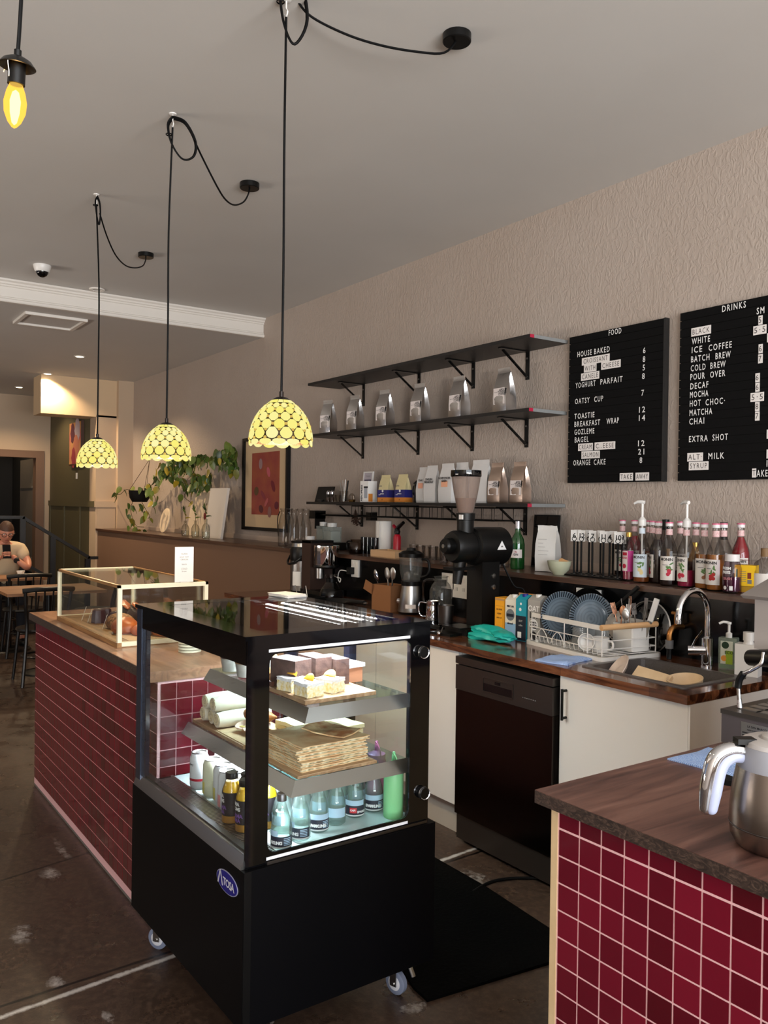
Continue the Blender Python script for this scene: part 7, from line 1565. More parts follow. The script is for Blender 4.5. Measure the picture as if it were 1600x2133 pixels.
t = thing('ceramic_bowl', 'pale green glazed bowl on the ledge holding a wooden block', 'bowl', led(1165, 1180, 3.18)); part('bowl', L([(0, 0), (0.030, 0), (0.032, 0.006), (0.050, 0.025), (0.058, 0.050), (0.061, 0.070), (0.057, 0.070), (0.052, 0.045), (0.035, 0.015), (0, 0.012)], 36), mat('celadon_glaze', S(196, 198, 172), 0.25, coat=0.3, var=(14, S(176, 180, 150), 0.5)), t)
o = solo('wooden_block', bbox(-0.022, 0.022, -0.012, 0.012, 0, 0.06, 0.002), mat('block_wood', S(222, 170, 116), 0.6), 'small wooden block sticking out of the pale green bowl', 'block', t.location + Vector((0.015, 0, 0.020))); o.rotation_euler = (0.2, 0.35, 0.3)
st = thing('number_stand_base', 'flat black base tray under the table number stands', 'tray', led(1248, 1190, 3.27), -0.0); part('tray', bbox(-0.20, 0.20, -0.085, 0.085, 0, 0.006, 0.002), black_satin, st)
for i, (px, y, s, ps) in enumerate(((1196, 3.235, '6', 1), (1203, 3.31, '5', 0), (1211, 3.245, '12', 1), (1227, 3.32, '2', 0), (1234, 3.24, '7', 1), (1251, 3.33, '3', 0), (1257, 3.225, '11', 1), (1270, 3.25, '4', 1), (1277, 3.33, '8', 0), (1287, 3.21, '10', 1), (1296, 3.25, '9', 0))):
    t = thing('table_number', 'black table number stand with white card %s, %s from the left in the %s row' % (s, ('first', 'first', 'second', 'second', 'third', 'third', 'fourth', 'fifth', 'fourth', 'sixth', 'fifth')[i], 'front' if ps else 'back'), 'table number', led(px, 1150, y) + Vector((0, 0, 0.006)), 0.42, 'black table number stands')
    part('rod', T([(0, 0, 0), (0, 0, 0.168)], 0.0052, 8), black_matte, t); part('ring', T([(0.011*math.cos(a), 0, 0.178+0.011*math.sin(a)) for a in [2*PI*k/16 for k in range(16)]], 0.0016, 6, True), black_satin, t); part('foot', L([(0, 0), (0.018, 0), (0.017, 0.004), (0, 0.004)], 18), black_satin, t)
    cd = part('card', bbox(-0.019, 0.019, 0.001, 0.0022, 0.165, 0.222), paper, t); part('lettering', xf(text_bm(s, 0.036, 'CENTER', 0.9, 0.0006), frame_M((0, 0.0004, 0.182), (1, 0, 0), (0, 0, 1))), ink, cd)

# ---- syrups
neck_lab = mat('pink_neck_label', S(232, 206, 204), 0.6, var=(160, S(206, 110, 120), 0.5)); capw = mat('syrup_cap', S(230, 226, 226), 0.4); cap_pink = mat('syrup_cap_band', S(216, 110, 140), 0.4); leaf_p = mat('print_leaf', S(90, 130, 70), 0.6)
syr_g = glass('syrup_bottle', (0.90, 0.89, 0.88), 0.5); lab_bl = mat('label_cool', S(214, 226, 236), 0.55); lab_wh = mat('label_warm', S(230, 224, 218), 0.55)
def syrup(p, rz, label, liq, level, fruit=None, cool=False, pump=False, back=False):
    t = thing('syrup_bottle', label, 'bottle', p, rz, 'syrup bottles on the ledge'); R = 0.0375
    part('glass', L([(0, 0.004), (0.034, 0), (R, 0.006), (R, 0.150), (0.033, 0.172), (0.022, 0.200), (0.0145, 0.222), (0.0135, 0.262), (0.0155, 0.264), (0.0155, 0.272)], 26, cap=False), syr_g, t)
    prf = [(0, 0.005), (0.034, 0.006), (0.0355, 0.012)]
    for r, z in ((0.0355, 0.150), (0.031, 0.172), (0.020, 0.200), (0.0125, 0.222), (0.0120, 0.245)):
        if z < level: prf.append((r, z))
        else:
            pr_, pz_ = prf[-1]; k = (level-pz_)/(z-pz_); prf.append((pr_ + (r-pr_)*k, level)); break
    prf.append((0, prf[-1][1]))
    part('syrup', L(prf, 24), liq, t)
    part('neck_label', L([(0.0146, 0.226), (0.0142, 0.252)], 22, cap=False), neck_lab if not pump or not cool else lab_bl, t)
    if not pump:
        part('cap', L([(0, 0.264), (0.0165, 0.264), (0.0165, 0.282), (0, 0.284)], 22), capw, t); part('cap_band', L([(0.0168, 0.277), (0.0168, 0.283), (0, 0.2846)], 22, cap=False), cap_pink, t)
    else:
        part('pump_collar', L([(0, 0.262), (0.0175, 0.262), (0.0185, 0.272), (0.0175, 0.290), (0.008, 0.302), (0.006, 0.304), (0.006, 0.365), (0, 0.366)], 22), white_plastic, t); part('pump_head', T([(0.010, 0, 0.370), (-0.006, 0, 0.372), (-0.024, 0, 0.372), (-0.040, 0, 0.364)], [0.0085, 0.009, 0.007, 0.005], 10), white_plastic, t); part('dip_tube', T([(0, 0, 0.02), (0, 0, 0.262)], 0.004, 8), white_plastic, t)
    if back:
        part('label', arc_patch(R, -PI/2-0.6, -PI/2+0.5, 0.030, 0.120, 10), lab_wh, t); part('label_mark', arc_patch(R, -PI/2-0.25, -PI/2+0.0, 0.108, 0.120, 5, 0.0012), mat('label_crest', S(80, 50, 70), 0.6), t)
    else:
        part('label', arc_patch(R, -PI/2-1.0, -PI/2+1.0, 0.026, 0.132, 16), lab_bl if cool else lab_wh, t)
        part('lettering', cyl_wrap(text_bm('MONIN', 0.0175, 'CENTER', 0.95, 0.0004), R+0.0015, 0.112, -PI/2-0.05), ink, t)
        part('small_print', arc_patch(R, -PI/2-0.55, -PI/2+0.1, 0.092, 0.0945, 6, 0.0013), ink_grey, t)
        if fruit:
            rnd = random.Random(len(label)); bm = B()
            for k in range(7):
                a = -PI/2 + rnd.uniform(0.0, 0.55); z = rnd.uniform(0.068, 0.100); n_ = 7; pts = [((0.0055+0.002*(k % 2))*math.cos(2*PI*i/n_)*1.5, 0.0036*math.sin(2*PI*i/n_)) for i in range(n_)]; b2 = B(); th = rnd.uniform(0, PI); b2.faces.new([b2.verts.new((x*math.cos(th)-y*math.sin(th), x*math.sin(th)+y*math.cos(th), 0)) for x, y in pts]); cyl_wrap(b2, R+0.0014, z, a); bm = join(bm, b2)
            part('printed_leaves', bm, leaf_p, t)
            bm = B()
            for k in range(5):
                a = -PI/2 + rnd.uniform(0.0, 0.5); z = rnd.uniform(0.045, 0.070); b2 = L([(0, 0), (0.008, 0)], 12, cap=False); cyl_wrap(b2, R+0.0016+0.0001*k, z, a); bm = join(bm, b2)
            part('printed_fruit', bm, fruit, t)
    return t
f_red = mat('print_red', S(190, 40, 66), 0.6); f_nut = mat('print_nut', S(150, 100, 66), 0.6); f_van = mat('print_cream', S(226, 206, 150), 0.6); f_chili = mat('print_chili', S(170, 40, 36), 0.6)
def liquid(name, c): return mat(name, c, 0.12, spec=0.6, coat=0.4)
q_black = liquid('syrup_black', S(34, 18, 20)); q_red = liquid('syrup_red', S(140, 20, 44)); q_amber = liquid('syrup_amber', S(136, 72, 30)); q_pink = liquid('syrup_pink', S(170, 40, 80)); q_honey = liquid('syrup_honey', S(170, 106, 44)); q_plum = liquid('syrup_plum', S(70, 24, 34))
syrup(led(1296, 1150, 3.44), 0.4, 'dark syrup bottle at the left end of the back row', q_black, 0.215, f_red)
syrup(led(1321, 1150, 3.45), 0.4, 'red syrup bottle in the back row behind the first pump', q_red, 0.205, f_red)
syrup(led(1352, 1150, 3.43), 0.4, 'amber syrup bottle in the back row right of the first pump', q_amber, 0.13, f_red)
syrup(led(1337, 1150, 3.20), 0.30, 'vanilla syrup bottle with white pump and pale blue label', q_amber, 0.030, f_van, True, True)
syrup(led(1358, 1150, 3.335), 0.95, 'amber syrup bottle seen edge on beside the vanilla pump bottle', q_amber, 0.14, f_red)
syrup(led(1371, 1150, 3.245), -0.9, 'black syrup bottle filled to the shoulder in the front row', q_black, 0.20, f_red)
syrup(led(1394, 1150, 3.185), 0.38, 'pomegranate syrup bottle with red fruit label in the front row', q_black, 0.070, f_red)
syrup(led(1417, 1150, 3.43), 0.4, 'syrup bottle in the back row left of the second pump', q_plum, 0.12, f_red)
syrup(led(1430, 1150, 3.195), -0.25, 'raspberry syrup bottle with white pump and pink liquid', q_pink, 0.075, f_red, False, True)
syrup(led(1449, 1150, 3.28), 0.9, 'plum coloured syrup bottle showing its plain white back label', q_plum, 0.11, None, False, False, True)
syrup(led(1467, 1150, 3.19), 0.45, 'hazelnut syrup bottle with brown nuts on its label', q_honey, 0.150, f_nut)
syrup(led(1491, 1150, 3.17), 0.05, 'chilli syrup bottle with amber syrup in the front row', q_honey, 0.152, f_chili)
syrup(led(1507, 1150, 3.26), 0.8, 'plum syrup bottle with a plain back label near the purple jar', q_plum, 0.12, None, False, False, True)
syrup(led(1543, 1150, 3.40), 0.5, 'bright red grenadine bottle filled to the neck in the back row', liquid('grenadine', S(150, 16, 34)), 0.222, f_red)
def bottle2(p, label, prof, m, capm, capz, extra=None, rz=0.4):
    t = thing('bottle', label, 'bottle', p, rz); part('body', L(prof, 26, cap=False), m, t); r, z0, z1 = capz; part('cap', L([(0, z0), (r, z0), (r, z1), (0, z1+0.001)], 22), capm, t)
    for nm, bm, mm in (extra or []): part(nm, bm, mm, t)
    return t
gold = mat('gold_cap', S(206, 170, 90), 0.3, 1.0); hot_pink = mat('hot_pink_label', S(212, 60, 150), 0.5)
bottle2(led(1310, 1150, 3.22), 'slim rose syrup bottle with gold cap and pink label', [(0, 0.004), (0.026, 0), (0.0285, 0.006), (0.0285, 0.155), (0.022, 0.180), (0.013, 0.198), (0.012, 0.218)], syr_g, gold, (0.0145, 0.208, 0.228),
    [('syrup', L([(0, 0.006), (0.026, 0.008), (0.026, 0.048), (0, 0.049)], 22), liquid('rose_syrup', S(170, 60, 90))), ('label', arc_patch(0.0285, -PI/2-1.2, -PI/2+1.2, 0.045, 0.142, 14), hot_pink), ('label_panel', arc_patch(0.0285, -PI/2-1.1, -PI/2+0.1, 0.048, 0.140, 10, 0.0012), lab_wh), ('label_badge', arc_patch(0.0285, -PI/2-0.85, -PI/2+0.0, 0.120, 0.135, 8, 0.0018), mat('badge_red', S(180, 20, 50), 0.5)), ('lettering', cyl_wrap(text_bm('ROSE', 0.014, 'CENTER', 0.95, 0.0004), 0.0285+0.0018, 0.104, -PI/2-0.5), f_red), ('printed_rose', cyl_wrap(L([(0, 0), (0.011, 0)], 14, cap=False), 0.0285+0.002, 0.070, -PI/2-0.45), f_red)])
bottle2(led(1386, 1150, 3.46), 'tall dark bottle with a long black cap in the back row', [(0, 0.004), (0.036, 0), (0.037, 0.17), (0.018, 0.22), (0.014, 0.25)], liquid('dark_brown_bottle', S(52, 32, 22)), black_satin, (0.017, 0.24, 0.290), [('label', arc_patch(0.037, -PI/2-0.9, -PI/2+0.9, 0.05, 0.15, 10), mat('tan_label', S(176, 140, 104), 0.6))])
bottle2(led(1507, 1150, 3.45), 'clear bottle with black cap and black neck label in the back row', [(0, 0.004), (0.036, 0), (0.037, 0.16), (0.02, 0.21), (0.0145, 0.235), (0.0145, 0.262)], syr_g, black_satin, (0.0165, 0.256, 0.284), [('neck_band', L([(0.0185, 0.205), (0.0155, 0.235)], 22, cap=False), ink), ('liquid', L([(0, 0.006), (0.034, 0.008), (0.034, 0.10), (0, 0.101)], 22), q_plum)])
bottle2(led(1526, 1150, 3.155), 'small round bottle of purple sauce with white lid and white lettering', [(0, 0.003), (0.034, 0), (0.037, 0.008), (0.037, 0.100), (0.030, 0.125), (0.026, 0.135)], glass('lilac_bottle', (0.80, 0.70, 0.78), 0.4), capw, (0.029, 0.130, 0.158),
    [('sauce', L([(0, 0.005), (0.034, 0.008), (0.034, 0.066), (0, 0.067)], 22), liquid('purple_sauce', S(78, 26, 52))), ('lettering', cyl_wrap(text_bm('FRESH', 0.016, 'CENTER', 0.9, 0.0008), 0.0382, 0.096, -PI/2-0.5), print_white), ('lettering', cyl_wrap(text_bm('PRESS', 0.016, 'CENTER', 0.9, 0.0008), 0.0382, 0.080, -PI/2-0.5), print_white), ('lettering', cyl_wrap(text_bm('CRUSH', 0.014, 'CENTER', 0.9, 0.0006), 0.0382, 0.055, -PI/2-0.4), mat('rose_ink', S(190, 120, 130), 0.6)), ('white_dot', cyl_wrap(L([(0, 0), (0.008, 0)], 14, cap=False), 0.0384, 0.022, -PI/2-0.6), print_white), ('white_square', arc_patch(0.037, -PI/2-0.1, -PI/2+0.25, 0.012, 0.030, 4, 0.0014), print_white)])
t = thing('spice_tin', 'square clear jar with a bright yellow label near the coffee machine', 'jar', led(1556, 1160, 3.21), 0.35); ylw = mat('yellow_label', S(240, 192, 20), 0.5)
part('jar', bbox(-0.040, 0.040, -0.030, 0.030, 0, 0.135, 0.012, 3), syr_g, t); part('label', bbox(-0.0405, 0.0405, -0.0312, 0.0305, 0.030, 0.115, 0.008, 2), ylw, t); part('green_bar', bbox(-0.034, -0.028, -0.0320, -0.0312, 0.042, 0.098), mat('green_bar', S(40, 90, 40), 0.6), t); part('brown_panel', bbox(0.010, 0.024, -0.0320, -0.0312, 0.060, 0.085), mat('brown_panel', S(120, 40, 24), 0.6), t); part('grey_panel', bbox(0.010, 0.026, -0.0320, -0.0312, 0.040, 0.056), ink_grey, t)
for k in range(6): part('small_print', bbox(-0.020, 0.004, -0.0318, -0.0312, 0.048+0.008*k, 0.050+0.008*k), ink_grey, t)
part('contents', bbox(-0.034, 0.034, -0.025, 0.025, 0.004, 0.028, 0.004), mat('yellow_powder', S(220, 170, 30), 0.9), t)
bottle2(led(1594, 1160, 3.24), 'clear rounded bottle with a brown stopper half hidden by the coffee machine', [(0, 0.004), (0.045, 0), (0.05, 0.01), (0.05, 0.09), (0.040, 0.125), (0.016, 0.145), (0.014, 0.160)], syr_g, mat('cork_brown', S(130, 100, 66), 0.6), (0.017, 0.152, 0.186), [('label', arc_patch(0.05, -PI/2-0.8, -PI/2+0.8, 0.03, 0.085, 12), lab_wh)])
bottle2(led(1448, 1150, 3.36), 'small gold topped spirits bottle between two syrups', [(0, 0.003), (0.03, 0), (0.03, 0.12), (0.016, 0.155), (0.012, 0.18)], liquid('whisky', S(176, 130, 60)), gold, (0.015, 0.172, 0.19))
# small cracked line pieces of the plaster are left to the wall material

# ================================================================ COFFEE MACHINE, JUG AND CLOTHS ON THE PENINSULA
es = thing('coffee_machine', 'steel espresso machine standing on the walnut counter at the right edge', 'espresso machine', (-1.333, 2.052, PZ)); mg = mat('machine_grey', S(176, 168, 164), 0.38, 0.55); mgd = mat('machine_body', S(98, 90, 92), 0.35, 0.6); Wm = 0.75
part('tray_body', bbox(0, Wm, 0, 0.42, 0.004, 0.082, 0.002), mgd, es); part('tray_lip', bbox(-0.001, Wm, -0.004, 0.42, 0.082, 0.094, 0.002), steel_dark, es)
bm = B()
for i in range(13):
    for j in range(5): box(bm, 0.03+0.055*i, 0.03+0.055*i+0.046, 0.040+0.042*j, 0.040+0.042*j+0.026, 0.0938, 0.0962)
part('drip_grate', bm, steel, es, 0.3)
part('rear_body', bbox(0.03, Wm, 0.26, 0.56, 0.08, 0.27, 0.004), black_satin, es); part('side_panel', bbox(0.012, 0.03, 0.17, 0.56, 0.24, 0.40, 0.003), black_gloss, es)
part('head', bbox(0.030, Wm, 0.10, 0.50, 0.252, 0.388, 0.006, 2), mg, es)
bm = B(); prism(bm, [(0.085, 0.388), (0.070, 0.398), (0.32, 0.470), (0.50, 0.470), (0.50, 0.388)], Wm, Matrix(((0, 0, 1, 0.005), (1, 0, 0, 0), (0, 1, 0, 0), (0, 0, 0, 1)))); bevel(bm, 0.006, 2); part('sloping_top', bm, mg, es, 0.5)
part('slot', bbox(0.16, 0.20, 0.095, 0.0995, 0.375, 0.379), ink, es)
part('wand_knob', T([(0.02, 0.10, 0.225), (0.14, 0.06, 0.245)], [0.022, 0.026], 16), black_satin, es)
part('steam_wand', T([(0.082, 0.06, 0.252), (0.082, 0.05, 0.225), (0.060, 0.045, 0.205), (0.030, 0.045, 0.185), (0.020, 0.045, 0.160), (0.025, 0.045, 0.10)], 0.0055, 12, n=4), chrome, es); part('wand_grip', T([(0.034, 0.045, 0.190), (0.022, 0.045, 0.170), (0.0185, 0.045, 0.148)], 0.0095, 12, n=3), black_satin, es); part('wand_tip', T([(0.0237, 0.045, 0.118), (0.025, 0.045, 0.096)], [0.0055, 0.008], 12), chrome, es)
rp_ = part('rating_plate', bbox(0.058, 0.20, -0.0012, 0.0, 0.016, 0.072), steel, es)
for s, x, z, sz in (('LA SAN MARCO', 0.076, 0.060, 0.0075), ('CE', 0.132, 0.052, 0.013), ('MADE IN ITALY', 0.076, 0.052, 0.0045)): part('lettering', xf(text_bm(s, sz, 'LEFT', 1.0, 0.0002), frame_M((x, -0.0016, z), (1, 0, 0), (0, 0, 1))), ink, rp_)
for k, (a, b) in enumerate(((0.062, 0.125), (0.062, 0.118), (0.062, 0.10), (0.062, 0.11))): part('print_bar', bbox(a, b, -0.0016, -0.0012, 0.043-0.007*k, 0.0465-0.007*k), ink, rp_)
jug = thing('thermal_jug', 'brushed steel thermal jug with chrome handle at the right edge of the walnut counter', 'jug', (-0.862, 1.508, PZ+0.0005)); rot = math.atan2(-0.92, -0.62)
jst = mat('jug_steel', S(150, 140, 132), 0.26, 1.0, bump=(80, 0.02)); jgrey = mat('jug_grey_plastic', S(150, 150, 156), 0.45); jlil = mat('jug_handle_inner', S(172, 178, 204), 0.4)
part('body', L([(0, 0), (0.064, 0), (0.072, 0.004), (0.081, 0.020), (0.0835, 0.045), (0.0825, 0.075), (0.078, 0.115), (0.071, 0.150), (0, 0.150)], 48), jst, jug); part('seam', L([(0.0836, 0.0405), (0.0842, 0.042), (0.0838, 0.0435)], 48, cap=False), steel_dark, jug)
part('collar', L([(0, 0.149), (0.0715, 0.149), (0.072, 0.152), (0.070, 0.176), (0.066, 0.190), (0, 0.190)], 40), jgrey, jug); part('lid', L([(0, 0.188), (0.064, 0.189), (0.062, 0.198), (0.050, 0.203), (0.034, 0.204), (0.033, 0.2), (0.03, 0.2), (0.028, 0.207), (0.016, 0.214), (0, 0.216)], 40), mat('jug_lid', S(186, 180, 176), 0.4), jug)
part('thumb_tab', xf(bbox(0.045, 0.080, -0.012, 0.012, 0.194, 0.204, 0.003), Matrix.Rotation(rot, 4, 'Z')), black_satin, jug)
bm = T([(0.062, 0, 0.178), (0.088, 0, 0.181), (0.111, 0, 0.171), (0.123, 0, 0.148), (0.131, 0, 0.105), (0.135, 0, 0.068), (0.136, 0, 0.060)], [0.014, 0.0145, 0.0155, 0.016, 0.0155, 0.0115, 0.003], 18, n=6); part('handle', xf(bm, Matrix.Rotation(rot, 4, 'Z')), chrome, jug)
bm = T([(0.060, 0, 0.168), (0.084, 0, 0.171), (0.102, 0, 0.162), (0.113, 0, 0.142), (0.121, 0, 0.103), (0.126, 0, 0.070), (0.127, 0, 0.062)], [0.0125, 0.0125, 0.0130, 0.0135, 0.0135, 0.0105, 0.003], 14, n=6); part('handle_inlay', xf(bm, Matrix.Translation((0, 0, 0)) @ Matrix.Rotation(rot+0.045, 4, 'Z')), jlil, jug)
q = onZ(1478, 1586, PZ); rag('dish_cloth', 'blue wavy dish cloth on the walnut counter behind the thermal jug', (-1.215, 1.890, PZ+0.0005), 0.03, 0.20, 0.175, blue_knit, 5, 0.010)
q = onZ(1500, 1612, PZ); tmh = thing('tamping_mat', 'black tamping mat partly under the blue cloth behind the thermal jug', 'mat', (q.x+0.085, q.y+0.02, PZ), 0.35); part('mat', bbox(-0.10, 0.10, -0.07, 0.07, 0, 0.005, 0.002), black_matte, tmh); part('raised_edge', bbox(-0.10, 0.10, -0.07, -0.055, 0.005, 0.012, 0.002), black_matte, tmh)

# ================================================================ WALL ART, PLANT AND BOARDS ON THE FAR LEDGE
fa_ = onY(507, 1000, WY-0.02); fb_ = onY(601, 1000, WY-0.02); ft = onY(509, 914, WY-0.02).z; fbm = onY(512, 1103, WY-0.02).z
pf = thing('framed_print', 'tall abstract print in a black frame on the wall behind the bottles', 'picture', (fa_.x, WY, fbm)); w, h = fb_.x-fa_.x, ft-fbm
bm = B()
for a, b, c, e in ((0, w, 0, 0.03), (0, w, h-0.03, h), (0, 0.03, 0.03, h-0.03), (w-0.03, w, 0.03, h-0.03)): box(bm, a, b, -0.035, -0.001, c, e)
part('frame', bm, black_satin, pf, 0.3); part('mount', bbox(0.03, w-0.03, -0.012, -0.002, 0.03, h-0.03), mat('cream_mount', S(206, 178, 140), 0.7), pf)
pr = part('print', bbox(w*0.19, w*0.80, -0.014, -0.012, h*0.17, h*0.83), mat('red_wash', S(142, 58, 54), 0.7, var=(5, S(160, 84, 54), 0.8)), pf)
for i, (x, z, rx, rz_, c) in enumerate(((0.34, 0.71, 0.035, 0.05, (150, 120, 120)), (0.25, 0.42, 0.045, 0.04, (96, 70, 40)), (0.62, 0.47, 0.03, 0.06, (110, 30, 40)), (0.40, 0.38, 0.022, 0.06, (130, 50, 60)), (0.36, 0.23, 0.035, 0.045, (90, 34, 40)), (0.55, 0.20, 0.05, 0.035, (140, 96, 90)), (0.70, 0.27, 0.035, 0.04, (100, 30, 44)), (0.52, 0.62, 0.05, 0.03, (190, 90, 100)), (0.48, 0.30, 0.02, 0.05, (180, 90, 90)))):
    bm = B(); prism(bm, [(rx*math.cos(2*PI*k/18), rz_*math.sin(2*PI*k/18)) for k in range(18)], 0.0008, frame_M((w*x+w*0.05, -0.0142-0.0002*i, h*z), (1, 0, 0), (0, 0, 1)) @ Matrix.Rotation(0.3*i, 4, 'Z')); part('printed_shape', bm, mat('wash_%d' % i, S(*c), 0.7), pr, 0.2)
def leaning(px0, px1, py0, py1, y, t, label, m, lean):
    a, b = onY(px0, py0, y), onY(px1, py0, y); top = onY(px0, py1, y).z
    o = solo('canvas_board', bbox(0, b.x-a.x, 0, t, 0, top-LZ, 0.002), m, label, 'canvas', (a.x, y, LZ+0.001)); o.rotation_euler = (-lean, 0, 0); return o
canv = mat('canvas_cream', S(220, 200, 172), 0.8, bump=(120, 0.2)); canw = mat('canvas_white', S(226, 216, 204), 0.8, bump=(120, 0.2))
leaning(388, 428, 1110, 1022, 3.36, 0.02, 'cream canvas leaning on the wall under the trailing plant', canv, 0.15)
leaning(424, 459, 1115, 1016, 3.29, 0.025, 'white canvas with faint line drawing leaning in front of the cream one', canw, 0.14)
q = onY(344, 1080, 3.36); o = solo('round_board', L([(0, 0), (0.135, 0), (0.14, 0.004), (0.14, 0.014), (0.135, 0.018), (0, 0.018)], 40), canv, 'round cream board leaning on the wall at the far end of the ledge', 'board', (q.x, 3.37, LZ+0.136)); o.rotation_euler = (PI/2-0.18, 0, 0)
vg = glass('vase_glass', (0.84, 0.84, 0.80), 0.5); leafm = rand_var(mat('pothos_leaf', S(60, 90, 40), 0.4), [S(44, 62, 24), S(66, 92, 34), S(92, 112, 44), S(120, 128, 56), S(54, 78, 30), S(176, 150, 40)])
def leaf_mesh(l=0.090, w=0.068):
    bm = B(); c = []; n = 7
    for k in range(n):
        t = k/(n-1); ww = w*math.sin(PI*min(1, 0.12+t*0.88))**0.8*(1-0.35*t); z = -0.35*l*t*t
        c.append((bm.verts.new((-ww*0.5, l*t, z+0.006)), bm.verts.new((0, l*t*1.02, z)), bm.verts.new((ww*0.5, l*t, z+0.006))))
    for a, b in zip(c, c[1:]):
        bm.faces.new((a[0], a[1], b[1], b[0])); bm.faces.new((a[1], a[2], b[2], b[1]))
    return mesh_of('leaf', bm, leafm, 1.0)
lm = leaf_mesh(); lm2 = leaf_mesh(0.05, 0.035)
for i, (px, y, h, sp, lb) in enumerate(((386, 3.25, 0.155, 1.0, 'square shouldered bud vase with a curling sprig, leftmost on the ledge'), (407, 3.22, 0.165, 0.9, 'slim clear bud vase in the middle on the ledge'), (429, 3.18, 0.185, 1.0, 'clear bud vase with a red leaf in front of the white canvas'))):
    q = onY(px, 1100, y); t = thing('bud_vase', lb, 'vase', (q.x, y, LZ+0.001), 0, 'bud vases on the ledge'); part('bottle', L([(0, 0.004), (0.030, 0), (0.038, 0.01), (0.040, h*0.5), (0.030, h*0.68), (0.014, h*0.8), (0.014, h*0.95), (0.018, h)], 22, cap=False), vg, t); part('water', L([(0, 0.006), (0.034, 0.008), (0.034, h*0.35), (0, h*0.352)], 20), water, t)
    part('stem', T([(0, 0, 0.02), (0.004, 0, h), (-0.012, 0, h+0.09), (0.01, 0, h+0.15), (0.03, -0.01, h+0.13)], 0.0022, 6, n=5), mat('stem_brown_%d' % i, S(72, 60, 30), 0.7), t)
    for k in range(4): part('leaf', lm2, None, t, loc=(0.004-0.008*k, 0, h+0.03*k+0.02), rot=(0.5+0.4*k, 0.4, 1.7*k))
    if i == 2: part('red_leaf', xf(blob(0.028, 0.008, 0.035, 2), Matrix.Translation((-0.005, -0.01, h+0.03))), mat('red_leaf', S(110, 24, 20), 0.6), t)
bq = onY(291, 1028, 3.30); hq = onY(312, 956, 3.42)
hp = thing('hanging_planter', 'trailing pothos in a black basket hung from the wall near the rear pillar', 'plant', (bq.x, 3.30, bq.z-0.10))
part('basket', L([(0, 0), (0.085, 0), (0.115, 0.05), (0.128, 0.135), (0.122, 0.135), (0.11, 0.05), (0, 0.012)], 28), black_matte, hp); part('soil', L([(0, 0.11), (0.119, 0.115), (0, 0.118)], 24, cap=False), mat('soil', S(40, 30, 24), 0.95), hp)
lo = lambda p: Vector(p) - hp.location
for a in (0.3, 2.4, 4.5): part('hanger_cord', T([(0.122*math.cos(a), 0.122*math.sin(a), 0.13), lo(hq)], 0.003, 6), mat('hanger_%d' % int(a*10), S(70, 52, 36), 0.8), hp)
part('wall_hook', T([lo((hq.x, WY-0.002, hq.z+0.01)), lo((hq.x, 3.43, hq.z+0.005)), lo((hq.x, 3.42, hq.z-0.01))], 0.004, 6), black_satin, hp)
rnd = random.Random(4)
vines = [([(300, 1018), (320, 1008), (338, 985), (352, 968), (372, 974), (392, 962), (412, 956), (428, 952), (450, 958), (470, 950), (486, 958)], 3.38, 95), ([(345, 985), (365, 955), (385, 965), (405, 985), (425, 1000), (440, 985)], 3.36, 70), ([(455, 955), (472, 935), (484, 930), (480, 960), (492, 985)], 3.40, 50), ([(360, 980), (375, 1000), (398, 1010), (415, 1012)], 3.34, 30),
    ([(275, 1022), (262, 1020), (250, 1030), (236, 1028)], 3.24, 6), ([(280, 1040), (272, 1058), (276, 1078), (284, 1095), (300, 1098)], 3.26, 13), ([(295, 1045), (303, 1060), (312, 1075), (308, 1080)], 3.28, 8), ([(380, 1000), (388, 1020), (384, 1035), (400, 1048)], 3.30, 4), ([(300, 1020), (318, 1028), (325, 1045), (318, 1050)], 3.24, 8)]
for pts, y, nl in vines:
    P3 = [lo(onY(x, yy, y)) for x, yy in pts]; part('vine', T(P3, 0.0035, 6, n=4), mat('vine_%d_%d' % (pts[0][0], nl), S(70, 60, 30), 0.7), hp); sm = smooth_path(P3, 8)
    for k in range(nl):
        c = sm[int((k+0.5)/nl*(len(sm)-1))]; s = rnd.uniform(0.75, 1.25)
        o = part('leaf', lm, None, hp, loc=c + Vector((rnd.uniform(-.05, .05), rnd.uniform(-.07, .03), rnd.uniform(-.05, .05))), rot=(rnd.uniform(-1.9, -0.6), rnd.uniform(-0.6, 0.6), rnd.uniform(-1.2, 1.6))); o.scale = (s, s, s)
